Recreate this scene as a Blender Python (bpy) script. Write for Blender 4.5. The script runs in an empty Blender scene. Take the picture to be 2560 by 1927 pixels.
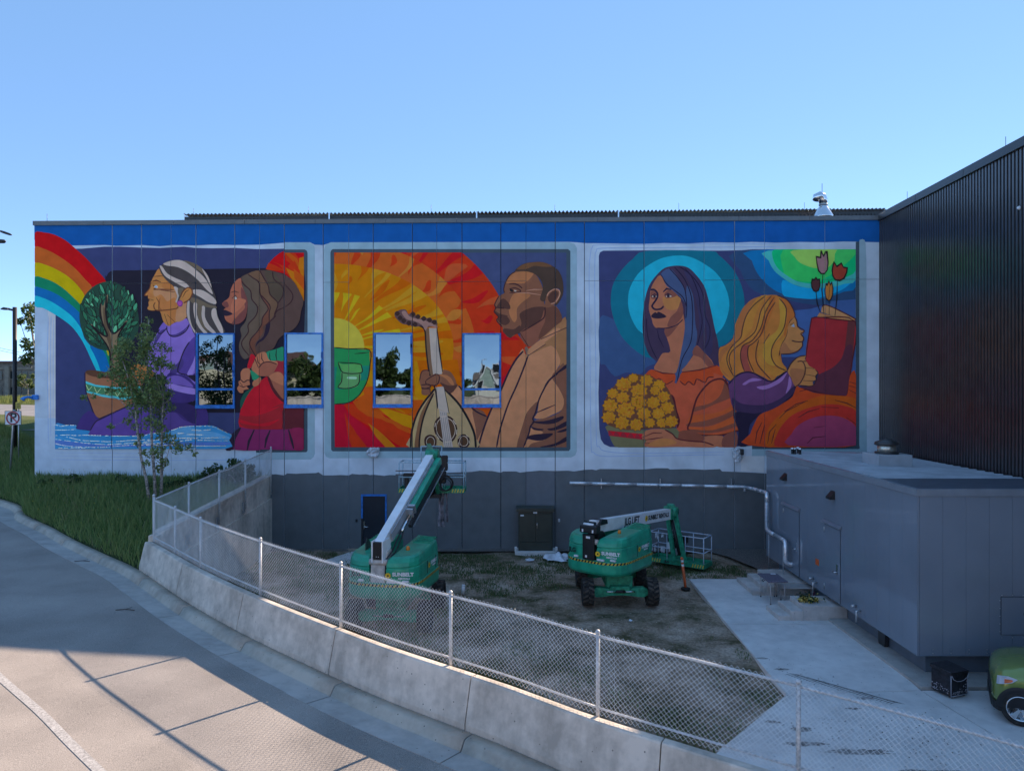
import bpy, bmesh, math, random
import numpy as np
from mathutils import Vector, Matrix
from mathutils.geometry import tessellate_polygon

R = math.radians
scene = bpy.context.scene
col = scene.collection
random.seed(7)

# ---------------------------------------------------------------- camera, sky, sun, exposure
CAM_Z, FPX = 6.87, 1800.0
cam_d = bpy.data.cameras.new('camera')
cam = bpy.data.objects.new('camera', cam_d); col.objects.link(cam)
cam.location = (0, 0, CAM_Z); cam.rotation_euler = (R(90), 0, 0)
cam_d.sensor_width = 36; cam_d.lens = 36 * FPX / 2560; cam_d.clip_start = 0.5; cam_d.clip_end = 3000
scene.camera = cam

SUN = Vector((1.10, 1.24, 1.0)).normalized()          # direction towards the sun
SUN_EL = math.asin(SUN.z); SUN_AZ = math.atan2(SUN.x, SUN.y)
world = bpy.data.worlds.new('World'); scene.world = world; world.use_nodes = True
nt = world.node_tree; bg = nt.nodes['Background']
sky = nt.nodes.new('ShaderNodeTexSky'); sky.sky_type = 'NISHITA'; sky.sun_disc = False
sky.sun_elevation = SUN_EL; sky.sun_rotation = SUN_AZ
sky.altitude = 200; sky.air_density = 0.32; sky.dust_density = 0.0; sky.ozone_density = 1.0
wb = nt.nodes.new('ShaderNodeMix'); wb.data_type = 'RGBA'; wb.blend_type = 'MULTIPLY'
wb.inputs[0].default_value = 1.0; wb.inputs[7].default_value = (1.07, 1.05, 0.96, 1)
nt.links.new(sky.outputs[0], wb.inputs[6]); 
even = nt.nodes.new('ShaderNodeMix'); even.data_type = 'RGBA'; even.inputs[0].default_value = 0.6; even.inputs[7].default_value = (0.48, 1.00, 1.88, 1)   # evens out the clear sky
nt.links.new(wb.outputs[2], even.inputs[6]); nt.links.new(even.outputs[2], bg.inputs[0])
bg.inputs[1].default_value = 0.15
sd = bpy.data.lights.new('sun', 'SUN'); sd.energy = 3.2; sd.angle = R(0.55); sd.color = (1.0, 0.80, 0.62)
so = bpy.data.objects.new('sun', sd); col.objects.link(so)
so.rotation_euler = SUN.to_track_quat('Z', 'Y').to_euler(); so.location = (30, 40, 40)
vs = scene.view_settings
vs.view_transform = 'Standard'; vs.look = 'None'; vs.gamma = 1.0; vs.use_curve_mapping = False
vs.exposure = 1.78

# ---------------------------------------------------------------- helpers
def W(px, py, Y):
    """photo pixel -> world point on the vertical plane at distance Y"""
    return Vector(((px - 1280) * Y / FPX, Y, CAM_Z - (py - 963.5) * Y / FPX))
def zr(x): return 1.10 - 0.042 * x - 0.012 * max(0.0, x - 1.0)**2 * (1 if x < 7 else 7/x)                    # the road falls gently to the right
def Gz(px, py, z):
    Y = FPX * (CAM_Z - z) / (py - 963.5)
    return W(px, py, Y)

def lin(h):
    h = h.lstrip('#'); o = []
    for i in (0, 2, 4):
        c = int(h[i:i+2], 16) / 255
        o.append(c / 12.92 if c <= 0.04045 else ((c + 0.055) / 1.055) ** 2.4)
    return o
MATS = {}
def mat(name, rgb, rough=0.6, metal=0.0, var=0.08, scale=3.0, bump=0.0, bscale=40.0, spec=0.5, var2=None, coords='Object', stretch=None):
    """principled material; colour varies by two octaves of noise, optional fine relief"""
    if name in MATS: return MATS[name]
    if isinstance(rgb, str): rgb = lin(rgb)
    m = bpy.data.materials.new(name); m.use_nodes = True; MATS[name] = m
    n = m.node_tree.nodes; l = m.node_tree.links; p = n['Principled BSDF']
    p.inputs['Roughness'].default_value = rough; p.inputs['Metallic'].default_value = metal
    p.inputs['Specular IOR Level'].default_value = spec
    tc = n.new('ShaderNodeTexCoord'); src = tc.outputs[coords]
    if stretch:
        mp = n.new('ShaderNodeMapping'); mp.inputs['Scale'].default_value = stretch
        l.new(src, mp.inputs[0]); src = mp.outputs[0]
    nz = n.new('ShaderNodeTexNoise'); nz.inputs['Scale'].default_value = scale; nz.inputs['Detail'].default_value = 6
    l.new(src, nz.inputs['Vector'])
    rp = n.new('ShaderNodeValToRGB'); e = rp.color_ramp.elements
    lo = [max(0, c * (1 - 2.2 * var)) for c in rgb]; hi = [min(1, c * (1 + 2.2 * var)) for c in rgb]
    if var2:
        if isinstance(var2, str): var2 = lin(var2)
        hi = list(var2); lo = list(rgb)
    e[0].position = 0.3; e[1].position = 0.7
    e[0].color = (*lo, 1); e[1].color = (*hi, 1)
    l.new(nz.outputs['Fac'], rp.inputs[0]); l.new(rp.outputs[0], p.inputs['Base Color'])
    if bump:
        nb = n.new('ShaderNodeTexNoise'); nb.inputs['Scale'].default_value = bscale; nb.inputs['Detail'].default_value = 4
        l.new(src, nb.inputs['Vector'])
        b = n.new('ShaderNodeBump'); b.inputs['Strength'].default_value = bump; b.inputs['Distance'].default_value = 0.02
        l.new(nb.outputs['Fac'], b.inputs['Height']); l.new(b.outputs[0], p.inputs['Normal'])
    return m

class MB:
    """collects geometry for one mesh object"""
    def __init__(s): s.v = []; s.f = []; s.mi = []; s.mats = []; s.sm = []; s.cm = 0; s.M = None; s.smooth = False
    def mat(s, m):
        if m not in s.mats: s.mats.append(m)
        s.cm = s.mats.index(m); return s
    def add(s, vs_, fs, smooth=None):
        b = len(s.v)
        for p in vs_:
            p = Vector(p); s.v.append(s.M @ p if s.M else p)
        for f in fs: s.f.append([b + i for i in f]); s.mi.append(s.cm); s.sm.append(s.smooth if smooth is None else smooth)
        return s
    def box(s, x0, x1, y0, y1, z0, z1, bev=0.0):
        if bev:
            b = bev
            ring = lambda z, i: [(x0+i+b,y0+i,z),(x1-i-b,y0+i,z),(x1-i,y0+i+b,z),(x1-i,y1-i-b,z),(x1-i-b,y1-i,z),(x0+i+b,y1-i,z),(x0+i,y1-i-b,z),(x0+i,y0+i+b,z)]
            return s.loft([ring(z0, b), ring(z0+b, 0), ring(z1-b, 0), ring(z1, b)], cap=True)
        v = [(x0,y0,z0),(x1,y0,z0),(x1,y1,z0),(x0,y1,z0),(x0,y0,z1),(x1,y0,z1),(x1,y1,z1),(x0,y1,z1)]
        return s.add(v, [(0,3,2,1),(4,5,6,7),(0,1,5,4),(1,2,6,5),(2,3,7,6),(3,0,4,7)], False)
    def loft(s, rings, cap=True, closed=True, smooth=None):
        n = len(rings[0]); v = [p for r in rings for p in r]; f = []
        for i in range(len(rings) - 1):
            for j in range(n if closed else n - 1):
                k = (j + 1) % n
                f.append((i*n+j, i*n+k, (i+1)*n+k, (i+1)*n+j))
        if cap and closed: f.append(tuple(range(n))[::-1]); f.append(tuple((len(rings)-1)*n + j for j in range(n)))
        return s.add(v, f, smooth)
    def tube(s, pts, r, n=6, cap=True, smooth=True):
        pts = [Vector(p) for p in pts]; rings = []
        rr = r if isinstance(r, (list, tuple)) else [r] * len(pts)
        up = None
        for i, p in enumerate(pts):
            a = pts[max(i-1, 0)]; b = pts[min(i+1, len(pts)-1)]
            d = (b - a).normalized() if (b - a).length > 1e-9 else Vector((0,0,1))
            if up is None:
                up = Vector((0,0,1)) if abs(d.z) < 0.9 else Vector((1,0,0))
            u = d.cross(up).normalized(); w = u.cross(d).normalized(); up = w
            rings.append([p + (u*math.cos(t) + w*math.sin(t)) * rr[i] for t in [2*math.pi*k/n for k in range(n)]])
        return s.loft(rings, cap=cap, smooth=smooth)
    def cyl(s, p0, p1, r, n=12, r1=None): return s.tube([p0, p1], [r, r if r1 is None else r1], n)
    def beam(s, p0, p1, w, h, up=(0,0,1)):
        """rectangular bar from p0 to p1"""
        p0 = Vector(p0); p1 = Vector(p1); d = (p1-p0).normalized(); u = d.cross(Vector(up)).normalized(); k = u.cross(d).normalized()
        q = lambda p: [p-u*w/2-k*h/2, p+u*w/2-k*h/2, p+u*w/2+k*h/2, p-u*w/2+k*h/2]
        return s.loft([q(p0), q(p1)], smooth=False)
    def lathe(s, prof, c, axis, n=24, smooth=True):
        """profile [(r, along)] around axis through c"""
        ax = Vector(axis).normalized(); up = Vector((0,0,1)) if abs(ax.z) < 0.9 else Vector((1,0,0))
        u = ax.cross(up).normalized(); w = ax.cross(u); c = Vector(c)
        rings = [[c + ax*a + (u*math.cos(t)+w*math.sin(t))*r for t in [2*math.pi*k/n for k in range(n)]] for r, a in prof]
        return s.loft(rings, cap=True, smooth=smooth)
    def poly(s, pts, smooth=False): return s.add(pts, [tuple(range(len(pts)))], smooth)
    def prism(s, pts, off):
        off = Vector(off); a = [Vector(p) for p in pts]
        return s.loft([a, [p + off for p in a]], smooth=False)
    def obj(s, name, parent=None, m=None):
        if m is not None and not s.mats: s.mats = [m]
        me = bpy.data.meshes.new(name)
        me.from_pydata([tuple(p) for p in s.v], [], s.f)
        for k in s.mats: me.materials.append(k)
        me.polygons.foreach_set('material_index', s.mi); me.polygons.foreach_set('use_smooth', s.sm)
        me.update()
        o = bpy.data.objects.new(name, me); col.objects.link(o)
        if parent: o.parent = parent
        return o
def fixn(o):
    bm = bmesh.new(); bm.from_mesh(o.data); bmesh.ops.recalc_face_normals(bm, faces=bm.faces); bm.to_mesh(o.data); bm.free(); return o
def part(name, m, parent, fn):
    b = MB(); b.mat(m); fn(b); return fixn(b.obj(name, parent))
def tag(o, label=None, cat=None, group=None, kind=None):
    if label: o['label'] = label
    if cat: o['category'] = cat
    if group: o['group'] = group
    if kind: o['kind'] = kind
    return o
def thing(name, label, cat, group=None):
    o = bpy.data.objects.new(name, None); o.empty_display_size = 0.3; col.objects.link(o)
    return tag(o, label, cat, group)
def struct(o): o['kind'] = 'structure'; return o
def text_mesh(name, body, size, mtx, m, parent, sx=1.0, ext=0.002, bold=0.0):
    cu = bpy.data.curves.new(name, 'FONT'); cu.body = body; cu.size = size; cu.align_x = 'CENTER'; cu.align_y = 'CENTER'
    cu.extrude = ext; cu.offset = bold; cu.resolution_u = 3
    t = bpy.data.objects.new(name + '_c', cu); col.objects.link(t)
    dg = bpy.context.evaluated_depsgraph_get(); dg.update()
    me = bpy.data.meshes.new_from_object(t.evaluated_get(dg)); bpy.data.objects.remove(t)
    me.transform(Matrix.Diagonal((sx, 1, 1, 1))); me.transform(mtx)
    me.materials.clear(); me.materials.append(m)
    o = bpy.data.objects.new(name, me); col.objects.link(o); o.parent = parent
    return o
def frame_mtx(origin, xdir, ydir):
    x = Vector(xdir).normalized(); y = Vector(ydir).normalized(); z = x.cross(y).normalized(); y = z.cross(x)
    return Matrix(((x.x,y.x,z.x,origin[0]),(x.y,y.y,z.y,origin[1]),(x.z,y.z,z.z,origin[2]),(0,0,0,1)))
def smooth_pts(pts, closed=True, sub=3):
    n = len(pts); out = []
    if n < 4: return pts
    rng = range(n) if closed else range(n - 1)
    for i in rng:
        g = (lambda k: pts[k % n]) if closed else (lambda k: pts[min(max(k, 0), n-1)])
        p0, p1, p2, p3 = g(i-1), g(i), g(i+1), g(i+2)
        for s in range(sub):
            t = s / sub
            q = []
            for a in (0, 1):
                q.append(0.5*((2*p1[a]) + (-p0[a]+p2[a])*t + (2*p0[a]-5*p1[a]+4*p2[a]-p3[a])*t*t + (-p0[a]+3*p1[a]-3*p2[a]+p3[a])*t**3))
            out.append(tuple(q))
    if not closed: out.append(tuple(pts[-1]))
    return out
def quads_mesh(name, P, U, V, m, parent=None, shape='quad', smooth=False):
    """many small leaf faces: centres P (n,3), half axes U, V"""
    n = len(P)
    if shape == 'leaf':      # pointed rhombus
        vv = np.stack([P - U, P - 0.1*U + V, P + U, P - 0.1*U - V], 1).reshape(-1, 3)
    else:
        vv = np.stack([P - U - V, P + U - V, P + U + V, P - U + V], 1).reshape(-1, 3)
    me = bpy.data.meshes.new(name)
    me.vertices.add(4*n); me.vertices.foreach_set('co', vv.astype(np.float32).ravel())
    me.loops.add(4*n); me.loops.foreach_set('vertex_index', np.arange(4*n, dtype=np.int32))
    me.polygons.add(n); me.polygons.foreach_set('loop_start', np.arange(0, 4*n, 4, dtype=np.int32))
    me.polygons.foreach_set('loop_total', np.full(n, 4, dtype=np.int32))
    me.materials.append(m); me.update(calc_edges=True); me.validate()
    o = bpy.data.objects.new(name, me); col.objects.link(o)
    if parent: o.parent = parent
    return o
rng = np.random.default_rng(11)
def unit(n):
    v = rng.normal(size=(n, 3)); return v / np.linalg.norm(v, axis=1, keepdims=True)
def leaf_axes(n, size, droop=0.0):
    d = unit(n); e = np.cross(d, unit(n)); e /= np.linalg.norm(e, axis=1, keepdims=True) + 1e-9
    s = size * rng.uniform(0.6, 1.3, (n, 1))
    return d * s, e * s * 0.5
def leaf_mat(name, rgb, rgb2, trans=0.35):
    m = bpy.data.materials.new(name); m.use_nodes = True; n = m.node_tree.nodes; l = m.node_tree.links
    p = n['Principled BSDF']; p.inputs['Roughness'].default_value = 0.55; p.inputs['Specular IOR Level'].default_value = 0.3
    g = n.new('ShaderNodeNewGeometry'); rp = n.new('ShaderNodeValToRGB')
    rp.color_ramp.elements[0].color = (*rgb, 1); rp.color_ramp.elements[1].color = (*rgb2, 1)
    l.new(g.outputs['Random Per Island'], rp.inputs[0]); l.new(rp.outputs[0], p.inputs['Base Color'])
    t = n.new('ShaderNodeBsdfTranslucent'); l.new(rp.outputs[0], t.inputs['Color'])
    mx = n.new('ShaderNodeMixShader'); mx.inputs[0].default_value = trans
    l.new(p.outputs[0], mx.inputs[1]); l.new(t.outputs[0], mx.inputs[2]); l.new(mx.outputs[0], n['Material Output'].inputs[0])
    return m
# ---------------------------------------------------------------- the painted wall: flat paint shapes traced in wall coordinates
TR = {'A':(0,500,.24027),'B':(0,850,.24027),'C':(340,600,.24027),'D':(340,850,.24027),'E':(800,560,.24027),'F':(800,800,.24027),
      'G':(1150,600,.19222),'H':(1080,860,.19222),'I':(1450,580,.24027),'J':(1450,820,.24027),'K':(1750,580,.24027),'L':(1750,820,.24027),
      'M':(920,820,.15823),'N':(480,820,.15371),'P':(0,0,1.0)}
MURAL = """
@ wall_paint 0 painted_band strong blue band painted below the roof edge
F P band 86,558 2199,543 2199,606 2160,605 2110,604 2060,606 2000,605 1940,607 1880,605 1836,607 1780,606 1720,609 1660,608 1610,610 1540,609 1461,608 1442,606 1420,605 830,606 811,612 808,613 787,612 775,606 711,607 650,612 587,613 530,612 489,614 430,613 400,616 353,613 290,615 265,613 180,614 86,600
@ wall_paint 0 painted_base dark grey paint on the lower wall with a ragged brushed edge
F P slate 664,1186 690,1185 711,1188 718,1183 740,1184 760,1183 790,1182 796,1180 808,1188 830,1188 852,1187 872,1188 880,1184 900,1186 915,1185 925,1187 933,1186 960,1189 975,1187 1000,1188 1031,1184 1060,1184 1092,1183 1120,1181 1155,1180 1180,1179 1200,1176 1230,1177 1252,1181 1258,1178 1290,1178 1300,1181 1315,1179 1350,1176 1388,1177 1420,1176 1435,1178 1461,1174 1480,1173 1490,1175 1500,1172 1530,1172 1580,1173 1610,1173 1640,1170 1670,1170 1675,1173 1720,1172 1760,1174 1800,1172 1805,1178 1836,1179 1880,1181 1914,1183 2000,1183 2199,1183 2199,1392 664,1392
F P slatepatch 1315,1181 1388,1179 1388,1270 1315,1270
@ P1 1 painted_frame blue grey border painted round the left picture
F P frameL 711,606 772,606 780,609 786,616 787,624 787,1134 784,1142 777,1148 640,1149 640,1122 711,1122
F P frameD 711,624 762,624 767,627 769,632 769,1126 766,1130 640,1131 640,1122 711,1122
@ P1 1 painted_background navy and near black ground of the left picture
F P navy 139,622 205,622 260,617 300,617 350,619 400,620 460,617 489,620 530,621 587,620 640,623 711,622 711,1122 150,1122 142,1118 139,1110
f P night 263,705 266,692 274,680 288,676 330,676 440,674 560,672 700,670 760,670 760,850 760,1032 640,1032 420,1031 300,1032 280,1032 265,1020 262,900
F P night 711,632 760,632 760,1122 711,1122
F P navy 521,1032 604,1032 604,1122 521,1122
@ P1 1 painted_sunburst red and orange sunburst behind the girl's head
F C red 1350,305 1370,270 1400,220 1440,180 1490,140 1535,118 1545,133 1748,133 1748,640 1690,510 1620,410 1540,350 1430,322
F C redor 1540,133 1640,133 1748,200 1748,640 1690,510 1640,430 1560,340 1490,260 1400,215 1470,245 1560,280 1590,300
F C or1 1545,133 1600,133 1680,200 1720,310 1640,230
F C or2 1560,290 1640,330 1748,400 1748,640 1690,510 1620,410
F C red 1450,180 1490,150 1610,250 1560,285
F C red 1650,133 1748,133 1748,170 1690,190
F C or2 1700,190 1748,175 1748,420 1690,300
F C redor 1600,260 1650,215 1710,330 1680,345
F C or1 1640,300 1748,380 1748,520 1650,400
F C redor 1380,240 1450,265 1560,320 1430,322 1350,305
@ P1 1 painted_rainbow rainbow painted at the left corner of the wall
f A red 365,340 460,340 560,360 680,420 790,510 900,610 1000,720 1105,848 1040,880 950,905 890,830 790,720 680,630 560,555 460,510 366,490
f A orange 366,490 460,510 560,555 680,630 790,720 890,830 960,915 885,1005 800,880 700,790 600,730 500,685 366,655
f A yellow 366,655 500,685 600,730 700,790 800,880 885,1005 850,1110 760,1010 660,920 560,855 460,815 366,797
f A green 366,797 460,815 560,855 660,920 760,1010 850,1110 840,1200 740,1090 640,1010 540,955 440,920 366,905
f A rblue 366,905 440,920 540,955 640,1010 740,1090 850,1205 850,1345 760,1220 650,1130 540,1060 450,1020 366,1000
f A teal 366,1000 450,1020 540,1060 650,1130 760,1220 850,1345 880,1440 960,1540 990,1620 1075,1840 1040,1840 960,1680 910,1570 860,1470 800,1380 740,1310 650,1240 560,1185 450,1125 366,1105
f B rblue 940,60 975,140 1020,240 1075,388 1132,388 1148,270 1130,180 1060,90
f B green 1050,80 1100,150 1146,285 1152,160 1110,95
f B yellow 1105,95 1130,165 1133,125 1120,105
@ P1 1 painted_tree rounded tree with mosaic leaves standing in the painted pot
f A tree0 1100,850 1200,855 1300,920 1380,1030 1430,1150 1447,1270 1430,1390 1370,1470 1270,1530 1110,1565 980,1530 900,1450 850,1350 828,1230 835,1120 860,1040 910,960 1000,885
leaves A 1138,1207 300,345
f A bark 1050,1075 1080,1100 1112,1000 1128,1000 1108,1160 1128,1300 1165,1378 1212,1375 1310,1265 1325,1275 1240,1390 1230,1480 1232,1600 1240,1840 1150,1840 1145,1580 1060,1430 955,1305 970,1302 1060,1390 1120,1412 1070,1280 1050,1160
f A bark2 1080,1120 1100,1150 1120,1300 1150,1400 1180,1600 1180,1800 1160,1800 1150,1560 1110,1420 1085,1280
l A ink 3.5 1050,1075 1048,1160 1070,1280 1122,1412 1060,1395 958,1303
l A ink 3.5 1112,1000 1106,1160 1128,1300 1170,1380 1215,1375 1322,1268
l A ink 3 955,1305 1060,1430 1140,1560 1152,1700 1150,1840
l A ink 3 1322,1275 1245,1390 1230,1480 1235,1640
@ P1 1 painted_pot brown clay pot with zigzag band held on the lap
f B potd 893,340 930,312 1040,322 1200,350 1480,360 1490,420 1300,415 1100,405 950,375
f B pot 890,335 900,345 960,375 1100,398 1300,405 1485,395 1480,480 1440,600 1400,650 1250,730 1080,800 1030,815 985,770 940,650 905,560 890,430
F B cyan 891,425 1000,465 1200,490 1470,480 1450,600 1300,622 1080,592 905,545
F B potg 895,452 1000,485 1200,507 1465,500 1455,572 1300,597 1090,570 903,528
l B pale 2.6 900,465 928,522 962,482
l B pale 2.6 985,487 1013,552 1055,500
l B pale 2.6 1090,510 1120,575 1160,515
l B pale 2.6 1190,520 1225,585 1270,520
l B pale 2.6 1300,520 1335,580 1380,515
l B inkp 2.5 890,335 890,430 905,560 940,650 985,770 1030,815 1080,800 1250,725 1400,655
@ P1 1 painted_elder elder woman with grey hair in a purple dress, in profile
f B pur2 800,920 830,840 880,770 950,735 1030,815 1080,805 1250,725 1400,660 1560,690 1750,700 2081,690 2160,740 2160,890 2040,890 1900,900 1750,950 1600,985 1400,992 930,985 942,940 810,928
f B pur1 945,935 1000,850 1080,810 1250,725 1400,668 1540,740 1560,850 1700,890 1750,945 1600,985 1400,992 930,985
f D pur3 290,720 400,740 500,830 620,870 620,905 420,935 300,960
f D pur0 345,640 620,690 620,860 560,850 450,760 330,740
l B inkp 2.5 945,940 1000,850 1080,808 1250,725 1400,665
f C lav 250,930 300,850 335,895 440,860 545,815 600,930 625,985 625,1640 500,1600 330,1500 330,1420 200,1390 100,1250 120,1170 160,1070 230,965
f C lav2 235,960 250,910 300,850 335,895 300,945 260,968
f C lav 325,900 545,818 565,870 500,940 420,985 360,990 330,960
f C lavd 530,818 550,830 560,880 590,930 625,985 625,1010 600,960 560,890 500,960 420,1005 360,1000 345,985 420,980 500,935 555,870
f C lavd 235,968 300,930 260,1000 190,1110 185,1090
f C pur1 625,1010 560,1060 510,1140 470,1240 440,1360 450,1385 540,1400 560,1340 600,1260 625,1180
f C lavh 625,1190 590,1290 540,1380 545,1405 590,1395 625,1290
f C lavd 360,1385 440,1380 500,1290 480,1230 430,1290 380,1310
f C pur2 330,1400 440,1395 540,1420 625,1510 625,1470 590,1420 625,1400 625,1665 330,1665
f C lav2 330,1430 440,1410 540,1460 600,1530 480,1510 350,1490
f C lavh 330,1490 480,1520 625,1550 625,1605 500,1590 330,1540
f C ink2 540,1410 625,1410 625,1475 580,1450
l C inkp 2.5 560,1060 510,1140 470,1240 440,1370 530,1405 620,1470
l C inkp 2.2 325,900 330,950 370,1000 440,1000 520,950 560,880
l C inkp 2.2 250,930 235,962 270,972 330,910
f C skin 245,300 205,352 165,430 148,500 130,530 93,570 105,582 128,578 130,610 146,625 134,650 138,682 124,706 135,728 185,736 250,735 290,850 347,897 400,862 530,805 545,640 590,560 580,510 545,495 500,520 440,420 330,330
f C skinl 190,520 290,500 400,520 420,620 380,620 320,650 270,570 200,590
f C skind 250,570 290,590 330,640 400,600 430,650 420,700 340,720 270,735 250,690 230,640
f C skind 260,740 430,720 470,650 480,700 430,760 410,850 370,870 330,760
f C skinl 440,690 530,660 530,805 420,850
f C skind 130,530 165,560 190,600 150,600 130,585
f C skind2 240,640 260,600 250,690 280,735 240,735
f C skind 300,440 380,470 390,520 280,500
l C brow 3.0 175,432 215,422 265,440
l C brow 2 180,470 210,500 190,515 270,515 400,520
l C brow 1.8 250,520 330,530 410,545
l C brow 1.8 185,382 240,378 290,375
l C brow 1.8 160,430 145,505 95,570 108,582 130,578
l C brow 1.8 130,610 190,630 135,632
l C brow 2 215,600 245,650 240,735
l C brow 2 205,650 190,690 230,735 420,715 440,690
l C brow 2 300,770 340,890
l C brow 2 330,780 410,855
f C white 192,490 215,470 235,495 215,503
f C eyeb 200,488 212,475 222,492 210,500
f C hairk 245,290 300,240 380,212 480,212 580,235 680,285 740,350 775,420 800,510 835,600 838,705 860,800 905,900 915,970 630,970 590,930 555,850 530,780 535,650 590,560 580,512 545,495 490,540 465,600 445,650 418,640 430,580 400,490 340,440 280,370 246,302
f C hair1 252,278 275,275 330,350 420,400 510,440 560,492 520,500 460,470 380,425 300,370
f C hair1 290,248 390,214 480,215 560,260 650,330 720,400 770,480 805,565 740,520 660,430 560,345 440,285 330,270
f C hair2 500,216 600,240 690,295 750,370 772,430 700,350 600,280
f C hair1 690,300 740,355 772,425 790,500 740,400
f C hair1 600,520 680,520 760,560 830,620 835,668 760,650 680,600 600,555
f C hair2 580,600 660,620 760,670 835,690 836,712 740,700 640,680 570,640
f C hair1 398,490 440,500 455,560 430,650 416,640 432,580
f C hair2 440,510 500,500 480,560 455,590
f C hair1 540,650 562,640 562,780 590,900 640,970 610,960 555,850 533,760
f C hair1 605,660 640,665 640,780 690,900 750,970 710,970 640,880 605,760
f C hair1 690,695 722,700 722,800 765,885 840,970 800,970 720,900 688,800
f C hair1 795,725 835,715 852,800 900,900 912,968 880,962 820,860 790,790
f C hair2 650,680 690,695 685,800 720,900 760,960 690,900 645,780
f C skin 465,600 490,540 540,497 580,510 590,560 560,620 500,660 470,640
l C brow 2.4 465,600 490,540 540,497 582,512 590,560 560,620 500,658
l C brow 1.8 490,600 520,540 555,520
f C violet 430,655 445,630 475,630 492,655 480,690 450,692
f C violet2 437,655 448,640 472,640 484,657 474,680 452,682
f B skind 1350,300 1440,250 1520,270 1610,340 1560,400 1400,390
l B brow 2 1360,310 1430,300 1480,330
l B brow 2 1380,350 1450,340 1500,380
@ P1 1 painted_girl girl with long wavy brown hair and a red dress, in profile
f C ghair 1090,395 1170,350 1290,318 1420,325 1540,360 1640,430 1700,530 1745,640 1720,740 1700,850 1640,930 1540,985 1480,1040 1440,1120 1370,1160 1270,1185 1190,1220 1130,1240 1085,1180 1075,1090 1100,1000 1090,920 1150,830 1165,650 1130,540 1095,440
f C ghair2 1175,350 1290,320 1330,400 1370,470 1400,570 1480,650 1450,760 1400,830 1390,780 1400,680 1330,600 1300,560 1290,440 1220,390
f C ghair3 1110,390 1170,360 1220,395 1290,470 1300,580 1370,680 1370,730 1320,810 1310,880 1260,1000 1220,1050 1180,1120 1180,1200 1130,1150 1110,1060 1170,970 1175,880 1260,780 1260,680 1200,600 1190,520 1130,450
f C ghair4 1095,420 1130,470 1190,530 1210,620 1265,700 1255,790 1175,880 1170,960 1110,1050 1105,1110 1170,1210 1130,1235 1088,1170 1078,1090 1105,1000 1092,920 1150,840 1168,650 1135,540
f C ghair5 1310,570 1400,690 1385,790 1400,850 1330,900 1330,960 1260,1050 1215,1090 1190,1030 1270,960 1310,870 1320,800 1375,730
f C ghair6 1340,330 1430,330 1530,480 1530,570 1480,650 1400,560 1380,460
f C ghair5 1180,1050 1250,990 1250,1060 1240,1110 1260,1200 1200,1160
f C ink2 1360,880 1400,850 1385,960 1330,1040 1280,1070 1250,1110 1265,1060 1330,1000
l C inkb 2.2 1170,360 1225,400 1285,450 1300,580 1370,690 1375,730 1320,810 1310,880 1260,960 1200,1030 1190,1100 1250,1210
l C inkb 2.2 1095,420 1130,470 1195,530 1210,620 1268,700 1250,790 1172,880 1172,960 1105,1060 1120,1130 1180,1200
l C inkb 2.2 1290,320 1335,400 1380,480 1400,570 1480,660 1445,770 1450,800 1350,890
l C inkb 2.2 1425,330 1440,410 1530,490 1530,580 1480,660
l C inkb 2.2 1540,450 1630,560 1620,640 1550,700 1470,740 1440,810
l C inkb 2.2 1300,570 1395,680 1390,760 1390,850
f C gface 1092,398 1030,440 988,520 972,600 903,655 915,688 942,700 915,730 922,775 935,830 980,865 1050,877 1110,850 1150,790 1165,650 1140,560 1105,470
f C gfaced 1100,490 1140,560 1165,650 1150,790 1110,850 1050,877 1000,868 1080,770 1140,700 1100,600
f C gfacel 1020,620 1100,610 1150,640 1060,740 1000,760 990,700
f C gfaced 903,655 950,640 970,690 940,705 918,690
f C ink2 915,730 960,740 1010,770 960,790 922,785
l C inkb 2 985,550 1030,535 1075,550
l C inkb 2 1000,610 1040,580 1060,610
f C white 1020,605 1040,592 1055,612 1035,620
f N dgreen 800,1350 790,1200 840,1080 900,1020 1000,950 1090,800 960,660 1000,640 1120,780 1130,900 960,1060 870,1220 830,1370
f D wine 1440,220 1545,215 1570,300 1560,380 1440,330
f D gskin2 1370,370 1480,330 1545,390 1560,650 1500,580 1430,480
f D gskin 1385,380 1480,330 1545,385 1545,470 1440,430
f D red2 1090,740 1110,690 1150,600 1220,500 1330,400 1390,390 1440,520 1500,590 1560,640 1560,715 1600,780 1545,890 1540,925 1240,925 1080,900
f D red3 1085,870 1100,760 1250,790 1390,720 1545,650 1560,715 1590,750 1545,900 1520,925 1200,925
f D wined 1545,700 1750,715 1750,925 1540,925 1530,860
f D red2 1110,720 1200,750 1390,715 1500,690 1350,760 1200,790 1095,780
f D red2 1100,830 1250,870 1400,850 1500,820 1390,890 1240,890 1090,860
f D inkr 1370,385 1400,400 1450,520 1510,590 1565,640 1560,660 1490,610 1420,520
f D plum 935,1135 960,1060 1000,980 1050,935 1100,905 1200,925 1545,930 1750,925 1750,1130 1350,1135 1280,1145 1160,1150 1020,1140
f D plum2 1750,925 1750,1130 1640,1130 1590,940
l D ink2 5 1095,910 1030,1020 1005,1140
l D ink2 5 1235,930 1180,1050 1160,1150
l D ink2 5 1400,935 1360,1030 1345,1120
l D ink2 5 1590,930 1625,1050 1645,1130
f D ink2 935,1135 980,1000 1090,908 1020,1020 1000,1140
f N red2 905,640 940,500 970,420 1040,470 1000,570 960,650
f N tgreen 1215,395 1370,345 1500,315 1500,525 1390,530 1300,545 1240,500
l N ink 2.2 1380,345 1370,440 1385,525
l N ink 2 1270,400 1270,490 1290,540
f N gskin 1010,560 1040,480 1080,420 1200,390 1260,520 1390,545 1390,620 1310,740 1180,780 1090,770 985,690 985,610
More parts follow.
